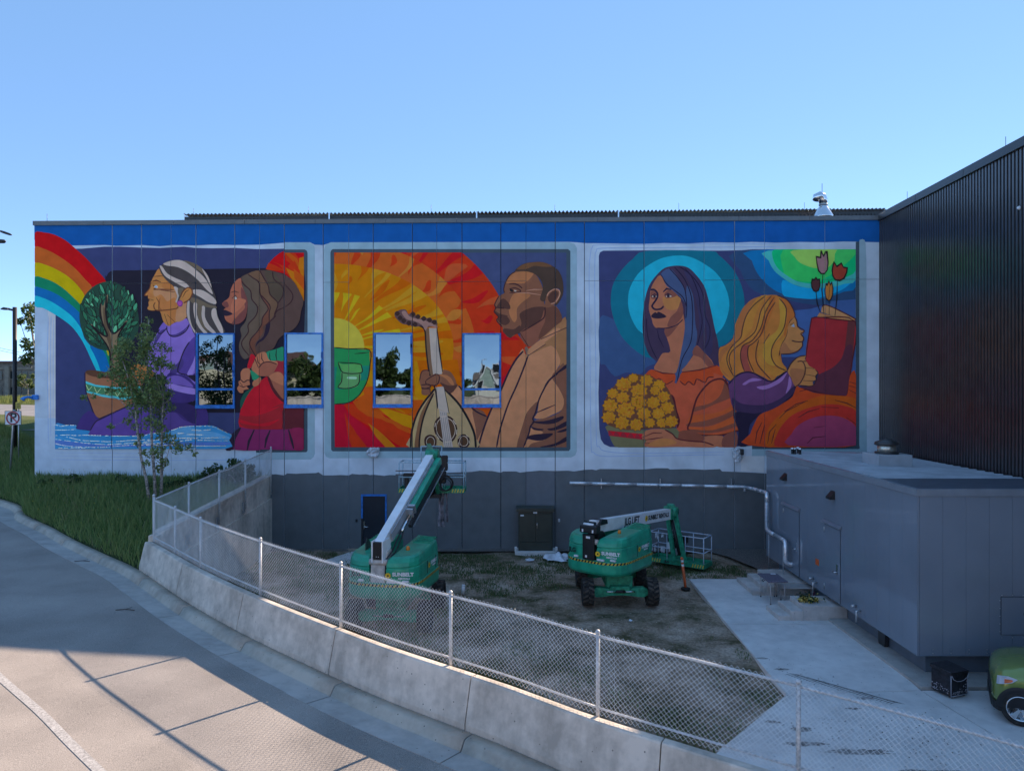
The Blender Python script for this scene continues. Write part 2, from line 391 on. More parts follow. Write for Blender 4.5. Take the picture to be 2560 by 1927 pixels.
f N gskin2 1100,640 1160,570 1270,550 1390,590 1350,690 1270,770 1180,785 1100,760
l N inkb 2 1010,560 1030,500 1090,650
l N inkb 2 1060,440 1080,560 1130,600
l N inkb 2 1140,410 1140,500 1180,560
l N inkb 2 1100,640 1160,570 1270,550 1390,590
f N gskin 800,720 850,660 940,660 955,740 940,850 950,920 900,950 930,990 850,1010 840,1050 780,1050 740,980 770,930 765,870 800,840
f N gskin 990,890 1040,830 1120,800 1120,870 1080,930 1010,950
l N inkb 2 800,840 850,880 900,850 940,850
l N inkb 2 770,930 840,960 930,930
l N inkb 2 780,880 830,940
f N tgreen 960,680 1100,790 1010,850 975,780
@ P1 1 painted_waves blue water with glittering white mosaic lines
f B wave 578,875 700,885 800,885 805,925 940,945 935,988 1200,995 1450,990 1560,975 1750,948 1850,915 1930,895 2050,890 2220,890 2340,950 2415,985 2390,1040 2350,1130 1500,1136 1000,1136 610,1130 580,1110
f B wave2 578,960 800,930 930,950 935,988 1200,1000 1500,1010 1750,990 1750,1030 1400,1050 1000,1030 700,1000 578,1000
f B wave3 578,1040 800,1060 1100,1090 1500,1080 1900,1060 2200,1060 2380,1060 2370,1090 1900,1100 1400,1110 1000,1110 650,1100 578,1080
f B wave4 1900,910 2100,930 2350,990 2390,1030 2200,1020 2000,1010 1800,1030 1700,1000
dash B 580,880 650,895 700,885 800,887
dash B 580,935 680,935 800,928
dash B 585,993 700,985 800,992 900,988 1200,996 1480,994 1560,975 1700,958 1800,935 1900,903 2050,895 2200,895 2300,930 2410,985
dash B 585,1030 700,1045 900,1070 1100,1085 1300,1075 1500,1060 1700,1030 1900,1020 2100,1020 2350,1010
dash B 700,1005 850,1040 1000,1050 1180,1055 1400,1040 1600,1035
dash B 585,1075 700,1100 900,1112 1100,1112 1300,1095 1500,1090 1700,1092 1900,1095 2100,1100 2360,1100
dash B 1850,970 1920,968
dash B 2000,935 2100,938 2200,930
dash B 1950,980 2120,985
dash B 2060,1040 2200,1042 2390,1045
dash B 1400,1070 1600,1075 1800,1060 2000,1035
dash B 1900,1100 1960,1130 2080,1125
dash B 600,1120 700,1122 900,1120
@ P1 0 painted_guidelines thin pencil lines on the white primer round the left picture
F P prim 120,660 139,680 139,1105 132,1110 119,1108
F P cool 87,1045 140,1045 140,1122 664,1122 664,1190 87,1190
l P guide 1.4 121,790 119,900 120,1000 121,1110
l P guide 1.4 128,790 127,850 127,950 127,1090
l P guide 1.2 134,800 133,900 133,1060
l P guide 1.2 139,1131 300,1133 480,1134
l P guide 1.2 139,1140 300,1142 480,1145
l P guide 1.2 130,1148 300,1150 500,1150 640,1148
@ P2 1 painted_frame blue grey border painted round the middle picture
F P frameL 827,606 1424,606 1436,610 1442,620 1442,1128 1438,1138 1428,1143 824,1145 815,1141 811,1131 810,624 814,612
F P frameD 832,623 1420,623 1426,628 1426,1122 1422,1127 832,1128 828,1124 826,632 828,626
@ P2 1 painted_background navy ground behind the man in the middle picture
F P navy2 835,632 1416,632 1416,1118 837,1118
@ P2 1 painted_sunburst yellow orange and red sunburst with wavy rays
sunburst
F P s4 1236,770 1268,800 1305,850 1350,880 1300,960 1236,1060
F P s4d 1252,828 1290,842 1300,850 1252,850
F P s4l 1252,905 1310,915 1300,935 1252,920
F F red 152,860 240,880 300,860 400,820 560,900 960,1130 950,1330 155,1330
F F or1 380,820 470,770 560,790 700,900 960,1000 960,1140 860,1100 700,1000 560,930
F F gold 600,910 700,920 850,970 965,1000 965,1130 860,1095 740,1030
F F redor 250,880 340,870 420,930 560,990 700,1010 800,1100 950,1200 945,1330 860,1330 750,1260 600,1150 420,1050 330,990
F F or1 340,850 400,830 500,890 600,930 680,1010 800,1060 960,1150 955,1190 800,1120 640,1030 500,1000 400,930
F F crim 152,870 245,890 300,980 420,1060 560,1180 700,1330 155,1330
F F redor 255,960 300,1060 350,1130 420,1210 500,1330 335,1330 290,1200
F F crim 270,980 400,1060 520,1170 660,1330 500,1330 380,1180
F F or2 500,1070 600,1140 700,1230 800,1330 690,1330 580,1210
F F redor 600,1030 760,1080 880,1190 945,1280 945,1330 850,1330 740,1200
F F gold 985,430 1120,430 1135,800 1030,830 985,770
F F amber 1010,420 1130,420 1140,560 1045,590
F F amber 1260,420 1430,410 1480,720 1420,690 1280,500
F F or1 960,830 1080,830 1000,980 965,1000
F F gold 470,560 560,510 560,700 540,690 480,650
F F or1 440,700 560,690 560,870 470,800
f F crim 1890,440 2000,480 1890,680
F F red4 1890,430 2000,470 1940,560 1890,600
F F or3 1890,380 2040,380 1990,470 1890,430
F F or1 1590,920 1780,920 1735,1000
@ P2 1 painted_backpack green backpack with a buckled pocket
F F bpg 150,285 300,300 515,310 520,470 500,620 470,680 430,750 370,815 290,860 152,875
F F bpd 150,490 240,480 515,475 500,620 410,630 390,680 330,710 240,720 150,725
f F bpg 160,700 185,450 230,440 235,520 220,690 190,700
f F bpl 190,440 240,460 420,455 435,490 425,550 330,550 240,545 220,490
f F bpl2 230,530 420,555 405,660 370,700 280,710 195,695 220,620
f F cyan2 290,590 375,590 375,615 290,610
l F ink 2 150,285 300,300 515,312 520,470 495,620 430,750 370,815 290,860 152,875
l F ink 2 190,440 240,545 425,550 435,490 400,455 190,440
l F ink 2 230,545 225,640 190,700 300,710 400,665 412,560
l F ink 2 360,350 440,345 510,335
@ P2 1 painted_man man in profile wearing a tan shirt, hand round the lute neck
f H tan 240,640 350,540 395,600 520,830 620,1340 580,1340 480,1000 390,820
f H tand 530,840 720,945 600,1330 570,1100
l H ink2 3 345,540 395,605 530,840 720,945
f H tan 1245,150 1180,60 1100,190 1000,360 905,580 830,720 770,850 690,1050 605,1340 1190,1340 1240,1220 1290,1060 1310,970 1345,890 1400,700 1520,480 1640,300 1670,220 1650,120 1580,40 1470,0
f H tan2 1250,60 1470,0 1750,-60 1750,260 1660,300 1670,210 1640,110 1540,20 1250,150
f H tan 1250,100 1340,20 1430,-40 1500,-110 1480,0 1260,140
f H collar 1205,70 1225,30 1250,60 1265,140 1245,165
f G tan2 1040,1290 1240,1120 1330,1030 1385,1050 1385,1600 1300,1640 1305,1560 1240,1410 1130,1350
f G tan 900,1410 1080,1270 1240,1150 1300,1180 1060,1360 890,1490
f H tand 1100,1340 1180,1050 1240,880 1380,740 1345,890 1310,960 1330,1010 1280,1080 1240,1220 1190,1340
f H tan 1370,890 1400,700 1450,560 1560,430 1640,560 1715,720 1690,850 1560,920 1440,970 1330,960
f H tand 1560,440 1600,360 1750,310 1750,1340 1190,1340 1240,1250 1450,1230 1290,1060 1330,1000 1440,970 1600,920 1690,850 1715,720 1640,560
f H tan 1230,1240 1350,1250 1480,1240 1300,1290 1250,1340 1190,1340
f H tan 1290,1090 1450,1150 1290,1200 1250,1190
f H ink2 1620,370 1750,260 1750,310 1640,380 1560,440 1480,540 1440,600 1500,480
f H ink2 1310,1005 1450,1000 1580,970 1700,935 1700,975 1590,1030 1450,1040 1320,1020
f H ink2 1500,1100 1600,1080 1750,1000 1750,1060 1640,1110 1540,1125
f H ink2 1230,1215 1300,1180 1440,1165 1570,1160 1540,1200 1440,1250 1330,1250
f H ink2 1620,1140 1750,1095 1750,1125 1680,1148
f H ink2 1400,1335 1600,1290 1750,1200 1750,1260 1640,1310 1540,1335
f H ink2 1285,1075 1370,1095 1450,1105 1420,1125 1330,1115
l H ink2 3.2 1245,160 1200,290 1100,540 1000,760 930,960 880,1130 840,1340
l H ink2 3.6 1190,90 1100,190 1000,360 905,580 830,720 770,850 700,1020 640,1200 605,1340
l H ink2 3 1640,380 1520,480 1400,700 1345,890 1310,970 1325,1010 1280,1070 1260,1160 1190,1340
l H ink2 2.6 1245,155 1480,0
l H ink2 2.6 1350,895 1480,840 1600,790
f G mface 720,410 640,470 590,560 568,640 580,690 510,730 447,840 470,880 445,930 500,1000 478,1050 520,1110 555,1140 560,1190 650,1275 780,1200 880,1390 1040,1290 1240,1120 1330,1030 1250,860 1100,840 1080,640 960,430
f G mfacel 640,820 700,700 800,690 920,720 800,820 740,900 740,1020 700,1070 640,960
f G mfacel 640,470 730,420 880,410 960,440 840,560 700,560 600,560
f G mfaced 775,960 900,890 1000,870 1105,880 1095,990 1030,1060 820,1195 770,1190 800,1080
f G mfaced 490,1010 600,990 650,1060 590,1110 520,1080
f G mfaced 450,920 520,960 630,990 500,1000
f G mfaced 500,830 560,760 640,830 650,900 570,890 480,880
f G mfaced 580,1150 700,1160 780,1110 790,1200 690,1240 650,1275 560,1195
f G mneck 780,1200 1030,1065 1110,880 1250,870 1330,1030 1240,1120 1040,1290 890,1390
f G mneckd 1030,1290 1050,1180 1110,1040 1110,880 1250,870 1330,1030 1240,1120
f G mhair 720,410 740,370 830,310 950,290 1080,290 1220,350 1300,430 1340,560 1335,720 1250,850 1240,760 1300,650 1230,630 1150,700 1100,800 1040,770 1075,640 1060,540 980,450 860,410
f G mhairl 740,380 830,315 950,292 1080,292 1200,345 1080,350 960,340 860,380
f G mface 1115,760 1150,690 1220,635 1290,650 1300,720 1260,810 1180,870 1110,870
f G mfaced 1140,760 1180,690 1240,660 1280,700 1240,780 1190,830
l G mear 2 1130,730 1160,680 1230,640 1290,660 1295,720 1240,810 1180,830
l G mear 1.8 860,660 960,645 1075,645
l G mear 1.8 720,690 880,690 1050,715
l G inkb 2.4 635,575 700,570 760,590 810,630
l G inkb 2 720,410 640,470 590,560 570,640 580,690
l G inkb 2 510,725 450,840 470,880 445,935 500,1000 478,1050 550,1130
l G inkb 2.2 560,860 575,890 450,880
l G inkb 2.4 1105,870 1100,990 1030,1060 800,1195
f G white 700,650 740,660 715,675
f G ink 650,640 690,650 690,675 655,670
l G inkb 2 640,640 720,625 790,670 640,690
l G inkb 3 890,1385 780,1210
l G ink2 3 1050,1290 1385,1140
@ P2 1 painted_lute mosaic lute with a long pale neck and three round rosettes
f F oud 945,1330 950,1200 975,1080 1020,960 1080,860 1150,770 1195,715 1300,720 1370,790 1450,880 1520,990 1580,1110 1610,1210 1620,1330
f F oudd 985,1330 1000,1180 1040,1000 1100,870 1180,750 1120,920 1070,1050 1045,1200 1040,1330
f F oude 948,1330 955,1200 980,1080 1030,960 1110,850 1160,775 1080,900 1020,1040 990,1180 980,1330
l F ink 4 945,1330 950,1200 975,1080 1020,960 1080,860 1150,770 1195,715
l F ink 4.4 1300,720 1370,790 1450,880 1520,990 1580,1110 1612,1210 1622,1330
l F ink 3.4 1032,1330 1040,1200 1065,1060 1110,920 1185,760
F M neckd 890,20 960,0 975,200 1050,720 1040,780 980,780 960,600 920,250
F M neck 965,0 1085,0 1130,300 1170,640 1175,740 1030,740 1000,500 975,150
F F neck 1190,700 1290,690 1345,970 1250,930 1220,920
l F ink 3 1225,920 1200,720 1140,560 1105,300 1095,130 1060,70 960,50 960,60
l F ink 3 1215,70 1245,320 1275,540
l F ink 3 1290,690 1345,975
f E peg 780,920 810,905 850,890 895,895 920,940 960,915 990,930 1000,960 1030,960 1040,985 1080,960 1110,980 1150,975 1170,1000 1210,1000 1215,1060 1120,1075 1110,1100 1060,1060 1000,1070 930,1050 860,1040 810,1000 780,960
f E pegl 850,920 890,905 930,960 1000,985 1080,1000 1210,1055 1215,1080 1130,1060 1100,1110 1060,1050 980,1010 900,990
f E rose1 778,932 805,905 832,932 805,959
f E rose1 808,978 835,951 862,978 835,1005
f E rose1 845,1008 872,981 899,1008 872,1035
f E rose1 898,1032 925,1005 952,1032 925,1059
f E rose1 963,1045 990,1018 1017,1045 990,1072
f E rose1 941,940 968,913 995,940 968,967
f E rose1 993,965 1020,938 1047,965 1020,992
f E rose1 1053,985 1080,958 1107,985 1080,1012
f E rose1 1113,1000 1140,973 1167,1000 1140,1027
f E rose1 1163,1022 1190,995 1217,1022 1190,1049
f F rose1 1185,1130 1200,1050 1250,1000 1310,990 1380,1020 1420,1090 1430,1160 1400,1240 1350,1275 1280,1270 1220,1220
f F pale2 1208,1130 1220,1060 1260,1020 1310,1010 1370,1040 1405,1100 1410,1160 1385,1225 1340,1255 1280,1250 1230,1200
f F rosed 1214,1130 1226,1062 1262,1026 1310,1017 1366,1046 1398,1102 1403,1160 1380,1220 1338,1248 1283,1243 1236,1197
F F strg 1240,930 1320,960 1385,1330 1290,1330
l F strk 1.2 1255,960 1305,1330
l F strk 1.2 1275,960 1325,1330
l F strk 1.2 1295,960 1345,1330
l F strk 1.2 1312,965 1365,1330
l F pale2 3.6 1255,1005 1320,1000
l F pale2 3.6 1385,1040 1415,1085
l F pale2 3.6 1425,1140 1418,1190
l F pale2 3.6 1300,1270 1370,1260
l F pale2 3.6 1205,1190 1240,1240
l F pale2 3.6 1195,1110 1205,1070
f F rose1 1085,1260 1100,1210 1150,1190 1200,1215 1212,1270 1190,1330 1110,1330
f F pale2 1105,1265 1120,1225 1152,1210 1185,1230 1195,1270 1175,1325 1125,1325
f F rosed 1110,1265 1124,1230 1152,1216 1180,1234 1190,1270 1172,1322 1128,1322
f F rose1 1430,1270 1445,1210 1495,1185 1545,1210 1562,1265 1540,1315 1495,1330 1450,1315
f F pale2 1450,1265 1462,1220 1495,1203 1530,1222 1543,1265 1528,1302 1495,1312 1463,1300
f F rosed 1456,1265 1467,1225 1495,1209 1525,1227 1537,1265 1523,1297 1495,1306 1468,1296
l F pale2 3 1440,1230 1462,1203
l F pale2 3 1520,1195 1545,1215
l F pale2 3 1552,1250 1555,1280
l F pale2 3 1440,1270 1448,1305
f M mface 815,830 830,740 850,690 920,665 970,690 975,760 1060,720 1110,730 1180,720 1180,665 1240,665 1310,700 1370,790 1400,880 1415,910 1360,970 1310,1030 1220,960 1150,860 1140,880 1060,900 985,900 985,1040 880,1058 845,1020 850,960 830,900
f M mfacel 1130,740 1230,740 1320,800 1360,900 1300,880 1230,800
f M mfaced 1140,860 1250,900 1330,910 1400,890 1415,910 1310,1030 1200,940
l M inkb 2 815,830 850,690 930,665 975,690
l M inkb 2 915,830 1000,770 1100,730 1130,800 1080,900 930,890 915,830
l M inkb 2 840,900 960,890 985,930 900,955 840,940
l M inkb 2 850,960 980,960 985,1040
@ P3 0 painted_guidelines thin blue guide lines on the white primer round the right picture
l I guide 1.4 2081,125 1300,125 800,130 200,135 130,160 110,220 95,420 100,900 105,1400 115,2200 140,2290 230,2330 500,2330 1500,2315
l I guide 1.4 2081,155 1300,160 700,165 230,170 170,200 155,300 155,800 165,1400 170,2150 200,2230 270,2280 600,2300 1500,2290
F P prim2 1852,1140 1911,1138 1911,1181 1880,1179 1852,1178
F P guide2 1852,1118 1911,1118 1911,1139 1879,1139 1879,1122 1852,1122
@ P3 1 painted_frame blue grey border painted on the right and below the right picture
F K frameL 1658,85 1690,75 1712,85 1722,120 1730,300 1732,1000 1735,2330 1658,2330
F L frameL 540,1258 1735,1258 1735,1330 540,1330
F K frameD 1620,105 1657,100 1657,2255 1620,2255
F L frameD 540,1222 1660,1222 1662,1250 1640,1258 540,1258
@ P3 1 painted_background navy ground with teal and green rings of the right picture
F P navy 1508,627 1640,626 1800,627 1900,625 2000,623 2139,623 2139,1114 1880,1114 1840,1116 1760,1116 1700,1117 1640,1116 1560,1118 1525,1117 1510,1110 1502,1098 1498,1070 1496,980 1499,900 1497,640 1500,631
f I navy3 205,1340 260,1380 360,1500 480,1460 620,1480 700,1400 790,1350 640,1200 500,1000 330,900 205,900
f I ring1 700,197 1340,197 1440,240 1540,330 1620,430 1680,560 1710,700 1700,850 1640,1000 1560,1130 1440,1200 1000,1330 740,1315 600,1250 450,1110 370,960 325,800 322,650 350,530 430,400 550,280
f I ring2 1020,245 1150,262 1290,330 1420,430 1510,570 1552,720 1540,850 1490,980 1420,1060 1300,1150 900,1150 650,1055 560,950 510,820 500,700 520,580 600,440 720,340 860,270
f K ring3 380,196 420,400 480,520 560,610 700,660 850,690 1000,730 1250,760 1480,720 1620,690 1620,196
f K gblue 525,196 540,300 590,420 680,530 800,620 950,670 1120,698 1300,690 1500,620 1620,570 1620,196
F K navy4 850,830 1150,800 1360,740 1360,720 1620,700 1620,880 1620,1500 1550,1500 1560,1300 1100,1300 850,1300
f K sky3 860,500 1000,560 1150,585 1330,580 1480,540 1600,500 1480,600 1330,660 1180,695 1050,692 940,680 860,650
f K seag 705,196 715,300 770,400 850,470 960,540 1100,580 1250,585 1400,570 1500,540 1620,500 1620,196
f K grn1 755,196 765,300 820,390 900,450 1000,510 1120,535 1250,540 1400,510 1520,470 1620,400 1620,185 1200,180 860,182
f K grn2 865,185 865,400 900,450 1000,505 1150,520 1260,500 1400,420 1520,330 1620,230 1620,185 1240,180
f K lime 970,190 985,260 1040,320 1130,360 1220,380 1330,370 1410,280 1430,185
f K grn3 1425,188 1405,330 1480,340 1560,290 1620,220 1620,188
@ P3 1 painted_woman woman with long blue black hair and an orange dress holding flowers
f I whair 850,395 940,358 1040,352 1130,375 1210,450 1290,560 1330,680 1365,830 1400,1000 1440,1180 1435,1390 1380,1400 1200,1390 1080,1460 1000,1580 975,1570 985,1450 800,1340 720,1280 670,1150 650,1000 660,800 690,640 740,520
f I whair2 840,440 930,380 1020,470 1090,600 1110,760 1040,670 940,600 870,530
f I whair3 1080,400 1160,420 1230,500 1290,640 1310,800 1300,1000 1240,1100 1240,900 1200,700 1150,560
f I whair2 1110,560 1170,640 1190,800 1200,960 1220,1080 1180,1260 1100,1400 1040,1530 985,1570 1000,1420 1050,1230 1080,1000 1100,800
f I whair3 1300,850 1360,1000 1380,1180 1350,1290 1280,1230 1320,1100
l I inkn 2 980,365 1080,480 1150,640 1170,800 1170,960 1150,1150 1060,1330 1010,1560
l I inkn 2 1030,360 1150,450 1230,640 1250,800 1270,950 1220,1180
l I inkn 2 1090,380 1230,540 1290,700 1300,860 1350,1000 1340,1130 1290,1220
l I inkn 2 840,440 900,540 1000,620 1070,680 1110,780
l I inkn 2 930,380 1020,480 1090,600 1110,780 1100,900
l I inkn 2 690,900 700,1060 740,1200 800,1320
l I inkn 2 800,1010 820,1100 870,1200
f I wskin 835,450 770,520 735,600 725,700 715,800 745,900 760,960 795,1000 880,1005 890,1060 940,1240 860,1260 810,1340 770,1430 900,1470 1000,1460 1050,1250 1090,1000 1075,850 1060,750 1000,640 900,560
f I wskin 1210,1180 1280,1240 1390,1380 1240,1430 1060,1450 1110,1380 1190,1260
f I wskind 1205,1185 1280,1240 1390,1385 1330,1400 1260,1310 1170,1270
f I wskind 880,1010 1000,980 1070,900 960,1050 900,1090
f I wskinl 860,680 980,660 1050,700 1010,800 900,800
f I wskind 1050,720 1075,850 1000,960 910,985 940,890 1010,820
f I wskind 740,620 800,610 805,690 740,690
f I wskind 880,640 940,600 1010,660 900,690
l I inkn 3.6 735,605 770,600 805,640 800,690 760,750 750,775 780,805 840,800 870,770
l I inkn 4 865,625 900,590 950,600
l I inkn 2 735,670 775,645 805,665
l I inkn 2 880,660 915,640 955,660
f I ink2 740,870 780,835 800,845 820,830 900,880 830,900 760,895
l I inkn 2 795,1000 900,1000 1000,970 1070,910
f I white 745,672 770,660 800,672 770,680
f I white 890,672 920,655 955,670 920,680
f I ink2 762,660 785,660 785,680 765,680
f I ink2 905,652 930,652 930,678 907,678
F I dress 680,1490 740,1430 860,1465 985,1475 980,1560 1000,1580 1060,1455 1240,1435 1420,1385 1500,1470 1480,1510 1540,1560 1540,1665 1620,1900 1650,2060 1500,2110 1290,2120 1300,2170 1010,2140 1000,1900 940,1700 890,1600
f I coral 680,1490 740,1430 860,1465 985,1475 985,1560 960,1540 900,1580 870,1550 830,1520 790,1530 740,1500
f I coral 1060,1460 1240,1435 1420,1385 1500,1475 1460,1490 1390,1465 1390,1510 1330,1510 1300,1560 1220,1520 1210,1570 1180,1590 1130,1550 1080,1590 1040,1550
l I inkr 2 740,1500 790,1535 830,1525 880,1580 910,1580 970,1545
l I inkr 2 1040,1550 1090,1590 1130,1555 1185,1590 1215,1530 1300,1565 1330,1515 1390,1510
l I inkr 2.6 770,1435 860,1468 985,1475
l I inkr 2.6 1060,1458 1240,1435 1420,1388
f I dressl 1260,1665 1330,1570 1430,1530 1510,1530 1500,1640 1400,1780 1250,1830 1190,1820
f I dressd 1510,1530 1550,1640 1570,1720 1400,1790 1290,1840 1170,1870 1200,1820 1330,1790 1440,1720 1490,1620
f I dress2 1160,1910 1350,1890 1500,1850 1600,1790 1610,1840 1450,1910 1290,1960 1130,1990
f I dressd 1130,1990 1290,1965 1500,1900 1610,1840 1620,1890 1500,1960 1330,2020 1120,2020
f I dress2 1120,2030 1330,2030 1550,1940 1630,1900 1640,1970 1400,2060 1200,2080
f I dressd 1130,2050 1380,2060 1640,1975 1655,2010 1440,2080 1250,2090
f I dress2 1140,2070 1300,2100 1500,2085 1655,2030 1660,2060 1500,2100 1290,2120
l I inkr 3.4 1540,1600 1480,1530 1380,1545 1300,1610 1220,1720 1180,1840 1150,1960 1120,2040 1160,2080 1290,2115 1480,2110 1660,2060
l I inkr 3 1510,1530 1550,1630 1590,1800 1620,1950 1655,2050
f J wskin 1275,1130 1480,1120 1500,1200 1480,1240 1380,1220 1290,1190
f J wskind 1500,1120 1625,1080 1625,1235 1480,1235
f J dressd 1000,1090 1130,1060 1280,1120 1280,1170 1130,1180 1010,1140
f I inkr 1000,1880 940,1700 980,1720 1010,1860 1040,1960 1010,2040
@ P3 1 painted_bowl green bowl with a red triangle band
f J bowl 285,1010 650,1060 1000,1040 1000,1180 900,1220 650,1240 400,1240 340,1200 300,1100
F J wine 292,1065 650,1100 650,1160 300,1120
F J red2 310,1070 370,1075 345,1118
F J red2 385,1080 440,1083 415,1128
F J red2 460,1087 520,1090 490,1138
F J red2 535,1093 590,1096 565,1145
F J red2 605,1098 652,1100 635,1152
@ P3 1 painted_flowers bunch of golden mosaic flowers
flowers J
@ P3 1 painted_hand brown hand resting on the bowl
f J wskin 640,1140 670,1080 740,1050 880,1055 960,1100 1010,1150 1150,1175 1290,1180 1390,1215 1380,1240 1000,1235 720,1240 665,1210 690,1170
l J inkr 2 640,1140 760,1090 850,1090
l J inkr 2 650,1165 770,1150 860,1135
l J inkr 2 670,1200 770,1195 840,1180
l J inkr 2.4 880,1055 960,1100 1010,1150 1150,1175 1290,1185 1390,1220
f J wskinl 700,1210 850,1150 960,1160 1000,1200 830,1230
@ P3 1 painted_child fair haired child with a purple sleeve reading a book
f K chair 700,658 800,660 900,710 960,790 990,870 930,960 900,1080 840,1200 850,1350 900,1430 800,1500 740,1550 600,1500 480,1465 330,1550 245,1490 200,1400 195,1220 260,1180 340,1110 365,960 430,830 500,730 590,680
f K ch1 460,770 560,700 680,665 560,760 480,870 440,1000 420,1100 330,1190 240,1280 210,1400 300,1500 250,1480 200,1350 215,1230 330,1150 360,1000 400,880
f K ch2 590,690 700,660 620,760 560,900 540,1000 440,1120 340,1230 290,1330 330,1450 270,1370 290,1250 400,1130 440,1000 480,870
f K ch3 700,680 780,670 760,800 680,1000 620,1100 640,960 690,840 640,820
f K ch2 640,800 680,720 720,690 700,800 660,900 620,1000 560,1080 470,1160 500,1090 580,1000 600,900
f K ch4 440,1190 530,1180 490,1300 530,1440 560,1470 460,1450 420,1330 425,1250
f K ch5 820,690 880,740 900,850 880,960 860,1060 760,1180 740,1290 780,1390 700,1370 650,1290 650,1180 720,1090 800,1020 830,900
f K ch2 880,1080 850,1180 810,1270 850,1380 900,1440 860,1440 790,1390 750,1290 770,1190 850,1110
f K ch3 830,680 900,710 960,790 990,870 930,940 900,1000 890,1080 870,1060 900,920 890,800
f K ch6 500,1200 580,1130 570,1250 600,1380 680,1480 740,1540 640,1500 540,1430 495,1300
f K ch2 600,1200 660,1170 650,1290 700,1380 830,1430 880,1440 800,1500 700,1470 620,1380
l K inkg 2 680,665 560,760 480,870 440,1000 420,1100 330,1190 280,1290 290,1390 350,1500
l K inkg 2 740,665 640,800 600,950 560,1050 440,1150 330,1240 300,1330 330,1440
l K inkg 2 770,680 680,830 630,1000 540,1130 440,1190 420,1310 460,1450
l K inkg 2 780,730 700,860 640,1050 560,1150 500,1200 500,1320 560,1460
l K inkg 2 820,690 890,780 890,900 860,1020 760,1170 740,1290 790,1390 890,1440
l K inkg 2 610,1120 580,1250 600,1380 740,1540
l K inkg 3 720,1060 660,1160
l K inkg 2 800,660 900,705 960,790 985,880 930,940 900,1080 845,1180 820,1290
f K cskin 985,885 1005,930 1010,980 1045,1020 1078,1030 1060,1065 1075,1100 1065,1140 1060,1190 1010,1240 940,1265 845,1268 835,1200 900,1080 920,960
f K cskind 845,1268 835,1200 880,1150 940,1230 1020,1235 940,1265
l K inkg 2.2 985,885 1005,930 1015,985 1075,1020 1072,1045 1045,1060 1075,1100 1060,1140 990,1140 950,1128
l K inkg 2 1060,1140 1060,1190 1010,1240 940,1265 845,1270
f K white 940,985 970,955 975,990
f K eyeb 955,980 972,955 985,990
l K inkg 2 930,970 975,945
f K sleeve 300,1580 370,1500 460,1460 560,1470 660,1510 740,1550 830,1510 905,1450 960,1530 985,1600 985,1640 960,1700 840,1800 700,1880 520,1890 420,1870 340,1820 310,1720 300,1640
f K sleeved 330,1720 420,1780 560,1800 700,1790 850,1720 930,1640 985,1600 985,1640 950,1710 840,1800 700,1880 520,1890 420,1870 345,1830
f L inkn 345,880 560,890 640,880 520,1000 500,1150 505,1220 390,1220 400,1070
f K sleevel 440,1580 540,1520 640,1540 520,1560 470,1590
f K sleevel 585,1610 700,1590 830,1520 905,1455 850,1550 750,1610 650,1640
f K sleevel 925,1500 950,1560 940,1620 890,1680 910,1600
l K inkn 3 300,1580 370,1500 460,1460 560,1470 740,1555 905,1448 960,1530 985,1600 975,1680 840,1800
f K cskin 905,1440 950,1360 1020,1300 1095,1285 1090,1330 1180,1345 1220,1380 1210,1430 1225,1465 1200,1495 1205,1530 1170,1555 1165,1600 1040,1590 990,1610 960,1540
f K cskind 950,1420 1090,1440 1080,1500 1030,1590 985,1605 940,1500
l K inkg 2.2 905,1440 950,1360 1020,1300 1095,1285
l K inkg 2.2 1010,1350 1060,1345 1090,1400 1085,1480 1040,1570 990,1610
l K inkg 2 1090,1410 1215,1425
l K inkg 2 1090,1480 1200,1500
l K inkg 2 1070,1545 1200,1550
l K inkg 2 1060,1345 1190,1350 1220,1390 1200,1430 1225,1465 1200,1500 1205,1540 1165,1600 1040,1600
@ P3 1 painted_book dark red book with four tulips growing from its pages
f K bkred 1095,1330 1150,940 1175,895 1250,890 1610,930 1570,1400 1530,1670 1490,1705 1300,1685 1040,1620 1170,1610 1215,1550 1225,1450
F K bkspine 1535,925 1612,930 1580,1400 1535,1660 1500,1703 1460,1700 1500,1250
f K bkdark 1225,1490 1300,1450 1390,1400 1470,1310 1510,1200 1580,1180 1570,1400 1530,1670 1490,1705 1300,1685 1040,1625 1165,1605 1210,1550
F K page2 1220,870 1240,840 1400,880 1610,910 1605,932 1400,905 1215,885
F K page 1255,835 1265,780 1300,760 1400,800 1605,905 1590,920 1400,880
l K inkr 2.2 1265,780 1300,760 1400,795 1610,905 1605,930 1215,885
l K inkr 2.2 1095,1320 1150,940 1175,895 1250,890 1610,932 1570,1400 1530,1670 1490,1705 1300,1685 1045,1620
l K ink 2.2 1275,440 1265,600 1285,850
l K ink 2.2 1205,630 1215,740 1250,840
l K ink 2.2 1340,720 1340,865
l K ink 2.2 1425,510 1420,700 1400,875
F K ink 1200,250 1245,260 1250,195 1262,193 1280,240 1300,198 1325,200 1335,320 1325,400 1295,440 1255,440 1225,410 1208,330
F K tul1 1212,270 1258,278 1262,225 1280,265 1310,220 1323,320 1315,395 1290,428 1260,428 1236,400 1220,330
F K ink 1365,400 1375,340 1388,303 1420,350 1468,317 1490,360 1535,370 1530,420 1500,490 1450,515 1400,505 1372,460
F K tul2 1378,400 1392,330 1420,372 1465,338 1485,375 1520,382 1515,420 1490,475 1450,500 1408,492 1384,455
F K ink 1150,530 1160,485 1185,490 1203,465 1220,490 1245,485 1250,560 1235,610 1205,630 1175,615 1155,575
F K tul3 1162,535 1170,505 1188,508 1203,485 1218,508 1236,505 1240,560 1226,600 1205,616 1180,602 1166,570
F K ink 1290,600 1305,530 1320,540 1338,502 1352,540 1368,512 1385,590 1380,660 1360,712 1335,722 1305,700 1293,650
